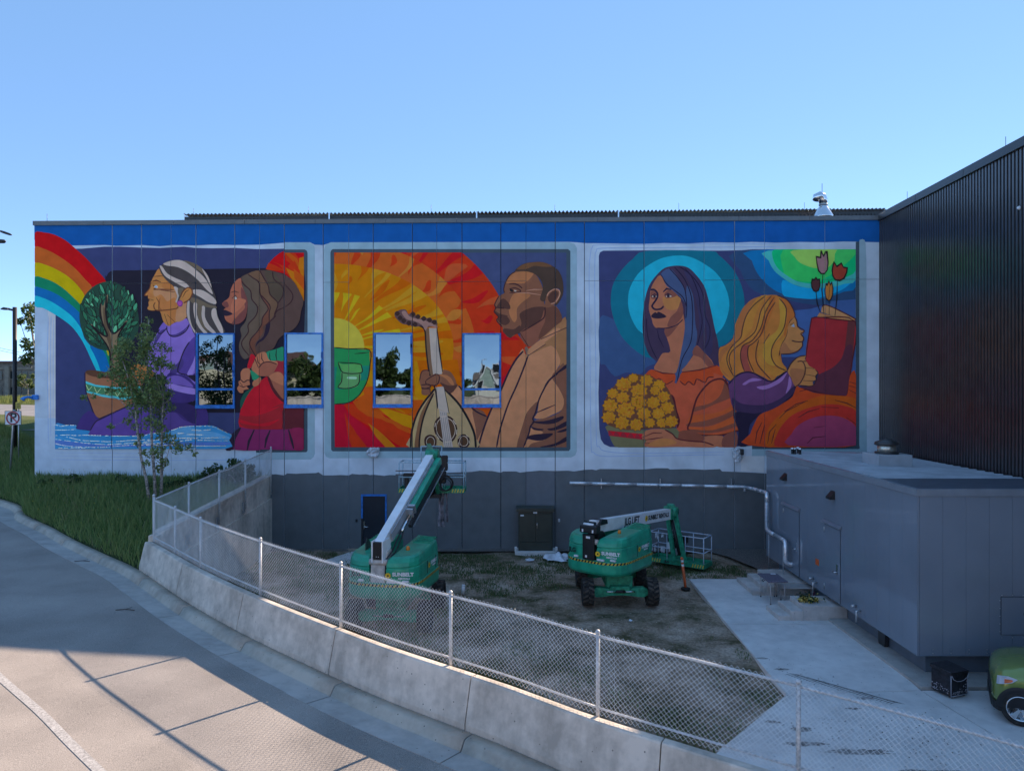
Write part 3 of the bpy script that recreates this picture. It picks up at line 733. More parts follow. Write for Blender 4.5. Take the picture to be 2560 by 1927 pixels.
F K tul4 1302,600 1310,555 1322,565 1338,525 1352,562 1365,540 1374,595 1370,655 1352,700 1335,708 1314,690 1304,645
l K inkr 1.6 1350,545 1335,700
@ P3 1 painted_table round orange and purple table top with wood grain strokes
f L coral2 1000,610 1040,620 1180,670 1310,690 1480,705 1530,680 1555,500 1620,495 1622,1218 505,1218 520,1100 560,1000 620,900 760,840 880,770 960,710
f L tor 680,1218 690,1090 750,980 880,860 1040,780 1200,720 1310,700 1480,708 1622,740 1622,860 1480,800 1300,790 1120,830 960,900 850,1010 790,1120 770,1218
f L tred 770,1218 800,1100 860,1000 960,905 1120,835 1300,795 1480,805 1622,865 1622,1030 1500,930 1300,910 1150,940 1020,1010 950,1100 920,1218
f L tplum 920,1218 950,1100 1020,1010 1150,940 1300,910 1480,930 1622,1035 1622,1218
l L inkr 2 820,940 900,860 1100,760
l L inkr 2 870,870 1000,790 1120,755
l L inkr 2 700,1200 720,1080 790,1000
l L inkr 2 740,1200 760,1120 780,1050
l L inkr 2 570,1200 590,1080 640,980
l L inkr 2 620,1200 650,1080 670,1000
l L inkr 2 1020,930 1120,870 1240,835
l L inkr 2 1180,1035 1290,1020
l L inkr 2 1400,750 1520,780 1620,830
l L inkr 2 1520,930 1620,1000
l L inkr 2 1260,820 1440,830
l L inkr 2 1110,1200 1170,1140 1300,1125
l L inkr 1.8 1030,660 1100,640 1180,655
l L inkr 1.8 1550,560 1620,580
l L inkr 1.8 1545,600 1620,620
l L inkr 1.8 1540,640 1620,680
"""
OBS = dict(band='0c4089',slate='39475a',slatepatch='3d4b61',frameL='5e7f9f',frameD='2c3d52',navy='27315e',night='191a2b',navy2='2c3963',navy3='27406f',navy4='2d4a86',
 red='b8141f',redor='d0401f',or1='dd6a24',or2='e08f22',orange='b5602c',yellow='c8bf12',green='0c6250',rblue='0b4f92',teal='1690b4',tree0='1d3834',bark='5c554a',bark2='443c35',ink='1a1a20',inkp='221e3a',
 potd='42302a',pot='6b4d40',cyan='3a9ab4',potg='33604c',pale='9fc4a0',pur1='403480',pur2='2f2766',pur3='3c3377',pur0='272254',lav='6354a6',lav2='55489a',lavd='38306f',lavh='7a6cc4',ink2='1f1b2e',
 skin='b88656',skinl='c89b7e',skind='9a6a44',skind2='6e4932',brow='4a2e26',white='cdd6e4',eyeb='5d7fb0',hairk='33333b',hair1='9c9ba6',hair2='4c4945',violet='5a2b70',violet2='7a3f90',
 ghair='3d3336',ghair2='4d3f38',ghair3='453f3d',ghair4='403e40',ghair5='4d3531',ghair6='3a3634',inkb='2b1e26',gface='754a42',gfaced='54353a',gfacel='8d5c50',dgreen='173f3d',wine='6a2030',gskin='8a5f50',gskin2='6d4740',
 red2='a31e33',red3='6e1c28',wined='3f1c28',inkr='3a1c26',plum='571f50',plum2='5e1c42',tgreen='1c6856',wave='2a6cab',wave2='2466a6',wave3='3a5ca8',wave4='4a86c4',dashw='e9e4d8',prim='a0b4d4',prim2='8ea6c8',cool='7d9bc6',guide='6c8cc4',guide2='86a4cc',
 gold='e0a916',amber='de7d0c',crim='96102e',red4='c22a26',or3='d8643a',bpg='196a44',bpd='12605a',bpl='3c7a4a',bpl2='3f7350',cyan2='7fb6ac',tan='98735f',tan2='6e5441',tand='573f3a',collar='564f4e',
 mface='5a4038',mfacel='78543f',mfaced='3b2b2c',mneck='5d3f3a',mneckd='4a3431',mhair='332c2c',mhairl='4d3a2e',mear='94756e',oud='77705e',oudd='5a4538',oude='8b8266',neckd='54463d',neck='82838a',peg='463841',pegl='6d5b60',rose1='2b2124',pale2='c2c1c6',rosed='3a2d26',strg='7d7f8a',strk='2f2f38',
 sunc='d6d65a',s1='e9d92c',s1d='dc9414',s2='dc9412',s2l='e6b434',s2d='d87209',s3='dd7434',s3d='b43c1a',s3l='e49a48',s4='d04024',s4d='b51a26',s4l='dc6840',
 ring1='0d5474',ring2='1684ae',ring3='203a63',gblue='0c5796',sky3='1288cc',seag='2f8898',grn1='0b9268',grn2='2aa860',lime='86c468',grn3='33a560',
 whair='2e2945',whair2='2f416b',whair3='2a2a4c',inkn='1b1a33',wskin='7d5448',wskind='5c3c3c',wskinl='8a6444',coral='c9593a',dress='9c4f40',dressl='a8553f',dressd='5d3a36',dress2='ae5b3a',bowl='4c5245',
 fl1='c4922f',fl2='e6bd58',fl3='a85f3a',flk='4a342c',chair='9a6a3c',ch1='7d5338',ch2='b88848',ch3='8a5630',ch4='6d3a3a',ch5='c6a250',ch6='a06a3c',inkg='30222a',cskin='9a7350',cskind='74523f',sleeve='45305c',sleeved='2b2446',sleevel='6a5596',
 bkred='722430',bkspine='4a2b35',bkdark='41263a',page='c49e7c',page2='8d6a50',tul1='6c5868',tul2='6e2f2a',tul3='38242e',tul4='96693a',coral2='c45436',tor='cc6a30',tred='a53434',tplum='6d3056',
 tl1='347a66',tl2='245848',tl3='1b443d',tl4='4a927c')
ILLUM = (0.25, 0.36, 0.56)     # how brightly each channel of a white surface on this shaded wall shows
def paint(c):
    if c == 'dashw': return mat('mirror_mosaic', (.95,.93,.88), rough=.22, metal=1.0, var=.06, scale=20)
    rgb = [max(0.006, a / b) for a, b in zip(lin(OBS[c]), ILLUM)]
    mx = max(rgb); k = 1.0 if mx < 0.72 else (0.72 + 0.22*(1 - math.exp(-(mx-0.72)/0.4))) / mx     # soft limit keeps the hue
    rgb = [v_ * k for v_ in rgb]
    return mat('paint_' + c, rgb, rough=0.7, var=0.04, scale=2.2, bump=0.05, bscale=40, spec=0.08)
YW = 30.0
def wallpt(T, p, off): 
    ox, oy, s = TR[T]; q = W(ox + p[0]*s, oy + p[1]*s, YW); q.y = YW - off; return q
class Fig:
    def __init__(s): s.mb = MB()
    def fill(s, T, c, pts, off, sm=True):
        if sm: pts = smooth_pts(pts, True, 3)
        q = [wallpt(T, p, off) for p in pts]
        a = sum(q[i].x*q[(i+1) % len(q)].z - q[(i+1) % len(q)].x*q[i].z for i in range(len(q)))
        if a < 0: q.reverse()
        tri = tessellate_polygon([[Vector((v.x, v.z, 0)) for v in q]])
        out = []
        for t in tri:
            A, B, C_ = (q[i] for i in t)
            cr = (B.x-A.x)*(C_.z-A.z) - (B.z-A.z)*(C_.x-A.x)
            out.append(t if cr > 0 else (t[0], t[2], t[1]))
        s.mb.mat(paint(c)); s.mb.add(q, out, False)
    def line(s, T, c, w, pts, off, dash=False):
        sc = TR[T][2]; pts = smooth_pts(pts, False, 4) if len(pts) > 2 else pts
        s.mb.mat(paint(c)); n = len(pts); hw = w * 1.25 / 2 / sc; L = []; Rr = []
        for i, p in enumerate(pts):
            a = pts[max(0, i-1)]; b = pts[min(n-1, i+1)]; dx, dy = b[0]-a[0], b[1]-a[1]; d = math.hypot(dx, dy) or 1
            k = 1.0 if 0 < i < n-1 else 0.45
            L.append((p[0]-dy/d*hw*k, p[1]+dx/d*hw*k)); Rr.append((p[0]+dy/d*hw*k, p[1]-dx/d*hw*k))
        for i in range(n-1):
            s.mb.add([wallpt(T, q, off) for q in (L[i], L[i+1], Rr[i+1], Rr[i])], [(0,1,2,3)], False)
    def dashes(s, T, pts, off):
        pts = smooth_pts(pts, False, 8) if len(pts) > 2 else [(pts[0][0]+(pts[1][0]-pts[0][0])*k/6, pts[0][1]+(pts[1][1]-pts[0][1])*k/6) for k in range(7)]
        for a, b in zip(pts[:-1], pts[1:]):
            L = math.hypot(b[0]-a[0], b[1]-a[1]); u = 0.0
            while u < L:
                l_ = random.uniform(7, 22); e = min(L, u + l_)
                f = lambda t: (a[0]+(b[0]-a[0])*t/L, a[1]+(b[1]-a[1])*t/L)
                if random.random() < 0.8: s.line(T, 'dashw', random.uniform(1.8, 3.6), [f(u), f(e)], off)
                u = e + random.uniform(0, 6)
def leaf_shape(x, y, l, w, a):
    ca, sa = math.cos(a), math.sin(a)
    return [(x + ca*u*l - sa*v*w, y + sa*u*l + ca*v*w) for u, v in ((-1,0),(-.4,.9),(.3,.9),(1,0),(.3,-.9),(-.4,-.9))]
def sunburst(fg, off0):
    cx, cy = 150, 1290
    rings = [(0, 0), (312, 312), (720, 580), (1240, 875), (1470, 1123), (1851, 1423)]
    def P(t, r): return (cx + math.cos(t)*r[0], cy - math.sin(t)*r[1])
    def mix(i, s): a, b = rings[i], rings[i+1]; return (a[0]+(b[0]-a[0])*s, a[1]+(b[1]-a[1])*s)
    cs = [None, 's1d', 's2', 's3', 's4']
    off = off0
    for i in (4, 3, 2, 1):
        fg.fill('E', cs[i], [P(R(a), rings[i+1]) for a in range(-78, 100, 3)] + [(cx, cy)], off, False); off += .0003
    rs = random.Random(5)
    for i, cols, n in ((1, ['s1','s1','s1','s1'], 15), (2, ['s2l','s2d','s2d','s2l'], 30), (3, ['s3d','s3l','s3d','s3'], 34), (4, ['s4d','s4l','s4d','s4'], 34)):
        for k in range(n):
            t0 = R(-60 + 160*(k + rs.uniform(-.35, .35))/n); w = R(rs.uniform(2.2, 6.0) * (1.35 if i == 1 else 1))
            ph = rs.uniform(0, 6); am = R(rs.uniform(.4, 1.3)); s0 = rs.choice([0, 0, 0, .25, .45]); s1 = rs.choice([1, 1, 1, .8, .6])
            A = []; B = []
            for q in range(7):
                u = q/6; s_ = s0 + (s1-s0)*u; wob = am*math.sin(ph + u*4.5)
                ww = w * (0.35 + 0.65*u if s1 == 1 else math.sin(math.pi*(.08+.84*u)))
                if s0 > 0: ww *= u**.7
                A.append(P(t0 + wob - ww/2, mix(i, s_))); B.append(P(t0 + wob + ww/2, mix(i, s_)))
            fg.fill('E', cols[k % 4], A + B[::-1], off + .0003*(k % 3), False)
        off += .0009
    fg.fill('E', 'sunc', [P(R(a), rings[1]) for a in range(-80, 100, 5)] + [(cx, cy)], off, False)
    return off + .0003
FLOWERS = [(555,520,58),(455,590,90),(690,545,75),(820,595,70),(340,680,65),(445,725,78),(615,655,95),(780,650,60),(870,715,72),(315,805,85),(605,775,95),(762,775,78),(905,830,80),(475,855,105),(665,890,80),(815,890,75),(300,930,80),(435,985,85),(585,1005,78),(725,985,62),(850,985,62),(950,970,75)]
def flowers(fg, T, off):
    rs = random.Random(3)
    fg.fill(T, 'flk', [(240,800),(340,620),(460,520),(560,480),(700,500),(850,560),(930,660),(980,800),(1010,960),(960,1040),(800,1040),(560,1060),(420,1050),(260,980)], off, True)
    for k, (x, y, r) in enumerate(FLOWERS):
        o = off + .00045*k
        n = 9
        def scal(rr): 
            return [(x + math.cos(2*math.pi*j/(2*n))*rr*(1.0 if j % 2 else .78), y + math.sin(2*math.pi*j/(2*n))*rr*.9*(1.0 if j % 2 else .78)) for j in range(2*n)]
        fg.fill(T, 'flk', scal(r*1.06), o, True); fg.fill(T, 'fl1', scal(r*.97), o+.00015, True)
        for j in range(int(r*.55)):
            a = rs.uniform(0, 6.28); q = math.sqrt(rs.random())*r*.82; px_, py_ = x+math.cos(a)*q, y+math.sin(a)*q*.88; d = r*rs.uniform(.06, .1)
            c = 'fl3' if (py_-y) > r*rs.uniform(.1, .9) else rs.choice(['fl2','fl2','fl3','fl1'])
            fg.fill(T, c, [(px_-d,py_),(px_,py_-d),(px_+d,py_),(px_,py_+d)], o+.0003, False)
def build_mural(building):
    fig = None; figs = []; off = {'0': .004, '1': .006}; cnt = 0
    for ln in MURAL.strip().splitlines():
        t = ln.split(' ')
        if t[0] == '@':
            fig = Fig(); figs.append((fig, t[1], t[3], ' '.join(t[4:]))); o = .0042 if t[2] == '0' else None
            base = {'painted_band':.0040,'painted_base':.0040,'painted_guidelines':.0045,'painted_frame':.0050,'painted_background':.0056}.get(t[3])
            cur = base if base else max(.0085, cur)
            continue
        if t[0] == 'sunburst': cur = sunburst(fig, cur); continue
        if t[0] == 'flowers': flowers(fig, t[1], cur); cur += .012; continue
        if t[0] == 'leaves':
            cx, cy = map(float, t[2].split(',')); rx, ry = map(float, t[3].split(',')); rs = random.Random(9)
            for k in range(185):
                a = rs.uniform(0, 6.283); q = math.sqrt(rs.random())*.95; x, y = cx+math.cos(a)*rx*q, cy+math.sin(a)*ry*q
                an = math.atan2(y-(cy+380), x-cx) + rs.uniform(-.5, .5)
                L_, w_ = rs.uniform(38, 60), rs.uniform(13, 20); oo = cur + .00012*k
                fig.fill(t[1], 'ink', leaf_shape(x, y, L_*1.14, w_*1.35, an), oo, True)
                fig.fill(t[1], rs.choice(['tl2','tl3','tl2','tl3','tl2','tl1','tl3','tl4','tl2']), leaf_shape(x, y, L_, w_, an), oo + .00006, True)
            cur += .00012*185; continue
        w = None; i = 3
        if t[0] == 'l': w = float(t[3]); i = 4
        if t[0] == 'dash': i = 2
        pts = [tuple(map(float, p.split(','))) for p in t[i:]]
        if t[0] == 'l': fig.line(t[1], t[2], w, pts, cur)
        elif t[0] == 'dash': fig.dashes(t[1], pts, cur)
        else: fig.fill(t[1], t[2], pts, cur, t[0] == 'f')
        cur += .00013
    return figs
# ---------------------------------------------------------------- materials of the setting
M_white = mat('primer_white', (0.72, 0.775, 0.83), 0.65, var=0.08, scale=0.9, bump=0.08, bscale=25, spec=0.3)
M_joint = mat('joint_dark', (0.03, 0.035, 0.045), 0.8)
M_coping = mat('coping_grey', (0.16, 0.165, 0.17), 0.45, var=0.05)
M_darkmetal = mat('dark_metal', (0.035, 0.033, 0.034), 0.35, var=0.1)
M_tape = mat('blue_tape', (0.02, 0.19, 0.60), 0.5, var=0.15, scale=8)
M_steel = mat('galvanised', (0.50, 0.52, 0.54), 0.42, metal=0.75, var=0.12, scale=30)
M_chrome = mat('bright_steel', (0.75, 0.76, 0.78), 0.18, metal=1.0, var=0.03)
M_black = mat('black_plastic', (0.012, 0.012, 0.014), 0.45, var=0.15)
M_lettering_w = mat('lettering_white', (0.75, 0.77, 0.8), 0.5, var=0.02)

def concrete(name, rgb, dark, rough=0.85, streak=True, sc=1.0):
    m = bpy.data.materials.new(name); m.use_nodes = True; n = m.node_tree.nodes; l = m.node_tree.links; p = n['Principled BSDF']
    p.inputs['Roughness'].default_value = rough; p.inputs['Specular IOR Level'].default_value = 0.25
    tc = n.new('ShaderNodeTexCoord')
    def nz(scale, det=6, st=None, ro=0.6):
        x = n.new('ShaderNodeTexNoise'); x.inputs['Scale'].default_value = scale; x.inputs['Detail'].default_value = det; x.inputs['Roughness'].default_value = ro
        if st:
            mp = n.new('ShaderNodeMapping'); mp.inputs['Scale'].default_value = st; l.new(tc.outputs['Object'], mp.inputs[0]); l.new(mp.outputs[0], x.inputs['Vector'])
        else: l.new(tc.outputs['Object'], x.inputs['Vector'])
        return x
    a = nz(0.7*sc, 8); b = nz(5*sc, 8); c = nz(2.2*sc, 5, (1, 1, 0.16)) if streak else nz(1.6*sc, 5); d = nz(38, 3)
    r1 = n.new('ShaderNodeValToRGB'); r1.color_ramp.elements[0].position = .42; r1.color_ramp.elements[1].position = .58
    r1.color_ramp.elements[0].color = (*dark, 1); r1.color_ramp.elements[1].color = (*rgb, 1)
    mx = n.new('ShaderNodeMath'); mx.operation = 'ADD'; m2 = n.new('ShaderNodeMath'); m2.operation = 'ADD'
    sc1 = n.new('ShaderNodeMath'); sc1.operation = 'MULTIPLY'; sc1.inputs[1].default_value = .4; l.new(a.outputs[0], sc1.inputs[0])
    sc2 = n.new('ShaderNodeMath'); sc2.operation = 'MULTIPLY'; sc2.inputs[1].default_value = .27; l.new(b.outputs[0], sc2.inputs[0])
    sc3 = n.new('ShaderNodeMath'); sc3.operation = 'MULTIPLY'; sc3.inputs[1].default_value = .33; l.new(c.outputs[0], sc3.inputs[0])
    l.new(sc1.outputs[0], mx.inputs[0]); l.new(sc2.outputs[0], mx.inputs[1]); l.new(mx.outputs[0], m2.inputs[0]); l.new(sc3.outputs[0], m2.inputs[1])
    l.new(m2.outputs[0], r1.inputs[0])
    # pits
    v = n.new('ShaderNodeTexVoronoi'); v.inputs['Scale'].default_value = 6; l.new(tc.outputs['Object'], v.inputs['Vector'])
    lt = n.new('ShaderNodeMath'); lt.operation = 'LESS_THAN'; lt.inputs[1].default_value = 0.075; l.new(v.outputs['Distance'], lt.inputs[0])
    mm = n.new('ShaderNodeMix'); mm.data_type = 'RGBA'; mm.inputs[7].default_value = (*[q*.55 for q in dark], 1)
    l.new(lt.outputs[0], mm.inputs[0]); l.new(r1.outputs[0], mm.inputs[6]); l.new(mm.outputs[2], p.inputs['Base Color'])
    bu = n.new('ShaderNodeBump'); bu.inputs['Strength'].default_value = .25; bu.inputs['Distance'].default_value = .01
    l.new(d.outputs[0], bu.inputs['Height']); l.new(bu.outputs[0], p.inputs['Normal'])
    MATS[name] = m; return m
M_conc = concrete('barrier_concrete', (0.74, 0.645, 0.545), (0.43, 0.375, 0.315))
M_conc_stain = concrete('kerb_concrete', (0.52, 0.46, 0.38), (0.36, 0.315, 0.26), streak=False)
M_gutter = concrete('gutter_concrete', (0.48, 0.45, 0.415), (0.35, 0.33, 0.305), streak=False)
M_slab = concrete('slab_concrete', (0.74, 0.715, 0.685), (0.57, 0.55, 0.53), streak=False, sc=.6)
M_step = concrete('step_concrete', (0.62, 0.575, 0.54), (0.44, 0.405, 0.375), streak=True)

def asphalt():
    m = bpy.data.materials.new('asphalt'); m.use_nodes = True; n = m.node_tree.nodes; l = m.node_tree.links; p = n['Principled BSDF']
    p.inputs['Roughness'].default_value = .9; p.inputs['Specular IOR Level'].default_value = .2
    tc = n.new('ShaderNodeTexCoord')
    a = n.new('ShaderNodeTexNoise'); a.inputs['Scale'].default_value = 70; a.inputs['Detail'].default_value = 3
    b = n.new('ShaderNodeTexNoise'); b.inputs['Scale'].default_value = .45; b.inputs['Detail'].default_value = 6
    for x in (a, b): l.new(tc.outputs['Object'], x.inputs['Vector'])
    r = n.new('ShaderNodeValToRGB'); e = r.color_ramp.elements; e[0].position = .36; e[1].position = .64; e[0].color = (.18,.163,.148,1); e[1].color = (.41,.365,.325,1)
    ad = n.new('ShaderNodeMath'); ad.operation = 'MULTIPLY_ADD'; ad.inputs[1].default_value = .45; l.new(b.outputs[0], ad.inputs[0])
    s = n.new('ShaderNodeMath'); s.operation = 'MULTIPLY'; s.inputs[1].default_value = .55; l.new(a.outputs[0], s.inputs[0]); l.new(s.outputs[0], ad.inputs[2])
    l.new(ad.outputs[0], r.inputs[0]); l.new(r.outputs[0], p.inputs['Base Color'])
    bu = n.new('ShaderNodeBump'); bu.inputs['Strength'].default_value = .6; bu.inputs['Distance'].default_value = .008
    l.new(a.outputs[0], bu.inputs['Height']); l.new(bu.outputs[0], p.inputs['Normal']); MATS['asphalt'] = m; return m
M_asph = asphalt()

# ---------------------------------------------------------------- kerb line of the curving road (plan points)
def solve(px, py, off):
    z = 1.4
    for _ in range(12):
        q = Gz(px, py, z); z = zr(q.x) + off
    return (q.x, q.y)
KB = [(-62, 50), (-36, 38.5)]
KB += [solve(*p, .14) for p in ((0,1247),(61,1287),(130,1319),(181,1348),(275,1392),(344,1424),(470,1509),(618,1592),(800,1679),(959,1750),(1107,1807),(1256,1865))]
KB += [(1.05, 10.30), (2.2, 9.62), (3.4, 9.0), (5.0, 8.25), (8, 6.95), (12, 5.4), (17, 3.6)]
KBS = smooth_pts(KB, False, 5)
def nrm(pts, i):
    a = pts[max(0, i-1)]; b = pts[min(len(pts)-1, i+1)]; dx, dy = b[0]-a[0], b[1]-a[1]; d = math.hypot(dx, dy)
    return (-dy/d, dx/d)                      # points away from the road (to the yard)
def offs(pts, t): return [(p[0]+nrm(pts, i)[0]*t, p[1]+nrm(pts, i)[1]*t) for i, p in enumerate(pts)]
def arc(pts):
    s = [0.0]
    for a, b in zip(pts[:-1], pts[1:]): s.append(s[-1] + math.hypot(b[0]-a[0], b[1]-a[1]))
    return s
def at_s(pts, s, t):
    for i in range(len(pts)-1):
        if s[i+1] >= t:
            u = (t-s[i])/max(1e-9, s[i+1]-s[i]); return (pts[i][0]+(pts[i+1][0]-pts[i][0])*u, pts[i][1]+(pts[i+1][1]-pts[i][1])*u), i
    return pts[-1], len(pts)-2
S_KB = arc(KBS)

# asphalt road with a slightly uneven surface
edge = offs(KBS, -0.78)
b = MB().mat(M_asph); NV = 14; rows = []
for p in edge:
    d = (-0.62, -0.78); rows.append([(p[0]+d[0]*15.5*k/NV, p[1]+d[1]*15.5*k/NV) for k in range(NV+1)])
v = [(x, y, zr(x) + .012*math.sin(x*.9+y*.5)) for r_ in rows for (x, y) in r_]
f = [(i*(NV+1)+j, i*(NV+1)+j+1, (i+1)*(NV+1)+j+1, (i+1)*(NV+1)+j) for i in range(len(rows)-1) for j in range(NV)]
b.add(v, f, True); road = struct(fixn(b.obj('road')))
# worn white lane line
def paint_line_mat():
    m = bpy.data.materials.new('worn_line'); m.use_nodes = True; n = m.node_tree.nodes; l = m.node_tree.links; p = n['Principled BSDF']
    p.inputs['Roughness'].default_value = .8; tc = n.new('ShaderNodeTexCoord')
    a = n.new('ShaderNodeTexNoise'); a.inputs['Scale'].default_value = 26; a.inputs['Detail'].default_value = 8; a.inputs['Roughness'].default_value = .75
    l.new(tc.outputs['Object'], a.inputs['Vector']); r = n.new('ShaderNodeValToRGB'); e = r.color_ramp.elements
    e[0].position = .38; e[1].position = .62; e[0].color = (.21,.2,.19,1); e[1].color = (.50,.48,.46,1)
    l.new(a.outputs[0], r.inputs[0]); l.new(r.outputs[0], p.inputs['Base Color']); return m
def road_pt(px, py):
    z = 1.4
    for _ in range(12):
        q = Gz(px, py, z); z = zr(q.x)
    return q
ln = [(-120,1600),(-40,1655),(12,1702),(100,1778),(180,1860),(262,1940),(380,2060),(520,2200)]
ctr = smooth_pts([(road_pt(*p).x, road_pt(*p).y) for p in ln], False, 4)
L1, L2 = offs(ctr, .07), offs(ctr, -.07)
b = MB().mat(paint_line_mat()); zz = lambda p: (p[0], p[1], zr(p[0]) + .012*math.sin(p[0]*.9+p[1]*.5) + .008)
for i in range(len(ctr)-1): b.add([zz(L1[i]), zz(L1[i+1]), zz(L2[i+1]), zz(L2[i])], [(0,1,2,3)])
lane = struct(fixn(b.obj('lane_line')))

# kerb and gutter cast in lengths
kerb = bpy.data.objects.new('kerb', None); col.objects.link(kerb); struct(kerb)
PROF = [(-.80, -.03, 0), (-.80, .004, 0), (-.30, -.022, 0), (-.27, .01, 1), (-.215, .10, 1), (-.19, .128, 1), (-.15, .14, 1), (0.02, .145, 1), (0.02, -.1, 1)]
t = 0.0; n_k = 0
while t < S_KB[-1] - 1:
    L = 3.05; st = [t + .012 + (L-.024)*k/5 for k in range(6)]
    if st[-1] > S_KB[-1]: break
    b = MB(); b.mat(M_gutter); b.mat(M_conc_stain); rings = []
    for s_ in st:
        p, i = at_s(KBS, S_KB, s_); nx, ny = nrm(KBS, i) if True else 0
        rings.append([(p[0]+nx*o, p[1]+ny*o, zr(p[0]+nx*o) + h) for o, h, _ in PROF])
    np_ = len(PROF)
    vv = [q for r_ in rings for q in r_]
    base = len(b.v); b.add(vv, [], False)
    for i in range(5):
        for j in range(np_-1):
            b.f.append([base+i*np_+j, base+i*np_+j+1, base+(i+1)*np_+j+1, base+(i+1)*np_+j]); b.mi.append(1 if PROF[j+1][2] and PROF[j][2] or j == 2 else 0); b.sm.append(2 <= j <= 6)
    for e in (0, 5): b.f.append([base+e*np_+j for j in range(np_)]); b.mi.append(0); b.sm.append(False)
    fixn(b.obj('kerb_length', kerb)); t += L; n_k += 1

# concrete barrier wall in cast lengths, on the yard side of the kerb
i0 = min(range(len(KBS)), key=lambda i: (KBS[i][0]-solve(352,1427,.14)[0])**2 + (KBS[i][1]-solve(352,1427,.14)[1])**2)
BL = KBS[i0:]; S_BL = arc(BL)
HB = 0.735
def barrier_h(s): return HB + 0.05*min(1, s/12.0)
barrier = thing('barrier_wall', 'long sloped concrete barrier wall curving between the road and the fenced yard', 'barrier')
BP = [(.03, -.05), (.03, .10), (.185, 1.0), (.205, 1.03), (.345, 1.03), (.36, 1.0), (.36, -.05)]
def bring(s_):
    p, i = at_s(BL, S_BL, min(s_, S_BL[-1])); nx, ny = nrm(BL, i); zb = zr(p[0]) + .14; H = barrier_h(s_)
    out = []
    for o, h in BP:
        z = zb + (h*H if h > 0.5 else h)
        if o == .36 and h < 0: z = -.3
        if o > .35: z = z if h < 0 else zb + (h*H)
        out.append((p[0]+nx*o, p[1]+ny*o, z))
    return out
cuts = [0, 3.0]
while cuts[-1] + 3.35 < S_BL[-1]: cuts.append(cuts[-1] + 3.35)
for a, c in zip(cuts[:-1], cuts[1:]):
    b = MB().mat(M_conc); b.loft([bring(a+.011 + (c-a-.022)*k/5) for k in range(6)], smooth=False); fixn(b.obj('barrier_segment', barrier))
b = MB().mat(mat('joint_sealant', (0.16,.14,.11), .9)); 
b.loft([[ (q[0]*1, q[1], q[2]) for q in r_] for r_ in []]) if False else None
for c in cuts[1:-1]:
    p, i = at_s(BL, S_BL, c); nx, ny = nrm(BL, i); rings = []
    for s_ in (c-.012, c+.012):
        r_ = bring(s_); rings.append([(q[0]+nx*.022, q[1]+ny*.022, q[2]-.022) for q in r_])
    b.loft(rings, smooth=False)
fixn(b.obj('joint_seal', barrier))

# wing wall from the barrier's end back to the building
XW = -10.05
wing = thing('retaining_wall', 'grey concrete retaining wall running from the barrier end to the painted building', 'retaining wall')
def wtop(y): return 2.62 + (y - 20.0)*0.051
b = MB().mat(M_conc)
b.prism([(XW,20.3,-.2),(XW,29.98,-.2),(XW,29.98,wtop(29.98)-.95),(XW,20.3,wtop(20.3)-.95)], (.06,0,0)); fixn(b.obj('lower_face', wing))
b = MB().mat(M_conc)
b.prism([(XW-.28,20.45,.5),(XW-.28,29.97,.5),(XW-.28,29.97,wtop(29.97)),(XW-.28,20.45,wtop(20.45)-.04)], (.28,0,0)); fixn(b.obj('upper_face', wing))
b = MB().mat(M_conc); b.prism([(XW-.30,20.75,wtop(20.75)-.14),(XW-.30,29.96,wtop(29.96)-.05),(XW-.30,29.96,wtop(29.96)+.02),(XW-.30,20.75,wtop(20.75)+.02)], (.34,0,0)); fixn(b.obj('wall_cap', wing))

# ---------------------------------------------------------------- grassy bank and far ground
def soil_mat(name, c1, c2, c3, s=1.2):
    m = bpy.data.materials.new(name); m.use_nodes = True; n = m.node_tree.nodes; l = m.node_tree.links; p = n['Principled BSDF']
    p.inputs['Roughness'].default_value = .95; p.inputs['Specular IOR Level'].default_value = .15; tc = n.new('ShaderNodeTexCoord')
    a = n.new('ShaderNodeTexNoise'); a.inputs['Scale'].default_value = s; a.inputs['Detail'].default_value = 9; a.inputs['Roughness'].default_value = .68
    d = n.new('ShaderNodeTexNoise'); d.inputs['Scale'].default_value = 14; d.inputs['Detail'].default_value = 6
    for x in (a, d): l.new(tc.outputs['Object'], x.inputs['Vector'])
    r = n.new('ShaderNodeValToRGB'); e = r.color_ramp.elements; e[0].position = .38; e[0].color = (*c1, 1); e[1].position = .62; e[1].color = (*c3, 1)
    k = r.color_ramp.elements.new(.5); k.color = (*c2, 1)
    l.new(a.outputs[0], r.inputs[0])
    mx = n.new('ShaderNodeMix'); mx.data_type = 'RGBA'; mx.blend_type = 'MULTIPLY'; mx.inputs[0].default_value = .7
    r2 = n.new('ShaderNodeValToRGB'); r2.color_ramp.elements[0].position = .3; r2.color_ramp.elements[1].position = .7; r2.color_ramp.elements[0].color = (.45,.45,.45,1); r2.color_ramp.elements[1].color = (1.3,1.3,1.3,1)
    l.new(d.outputs[0], r2.inputs[0]); l.new(r.outputs[0], mx.inputs[6]); l.new(r2.outputs[0], mx.inputs[7]); l.new(mx.outputs[2], p.inputs['Base Color'])
    bu = n.new('ShaderNodeBump'); bu.inputs['Strength'].default_value = .8; bu.inputs['Distance'].default_value = .05; l.new(d.outputs[0], bu.inputs['Height']); l.new(bu.outputs[0], p.inputs['Normal'])
    MATS[name] = m; return m
M_soil_g = soil_mat('bank_soil', (.02,.035,.012), (.03,.05,.016), (.045,.05,.025))
M_yard = soil_mat('yard_soil', (.085,.078,.036), (.32,.24,.172), (.50,.395,.305), .5)
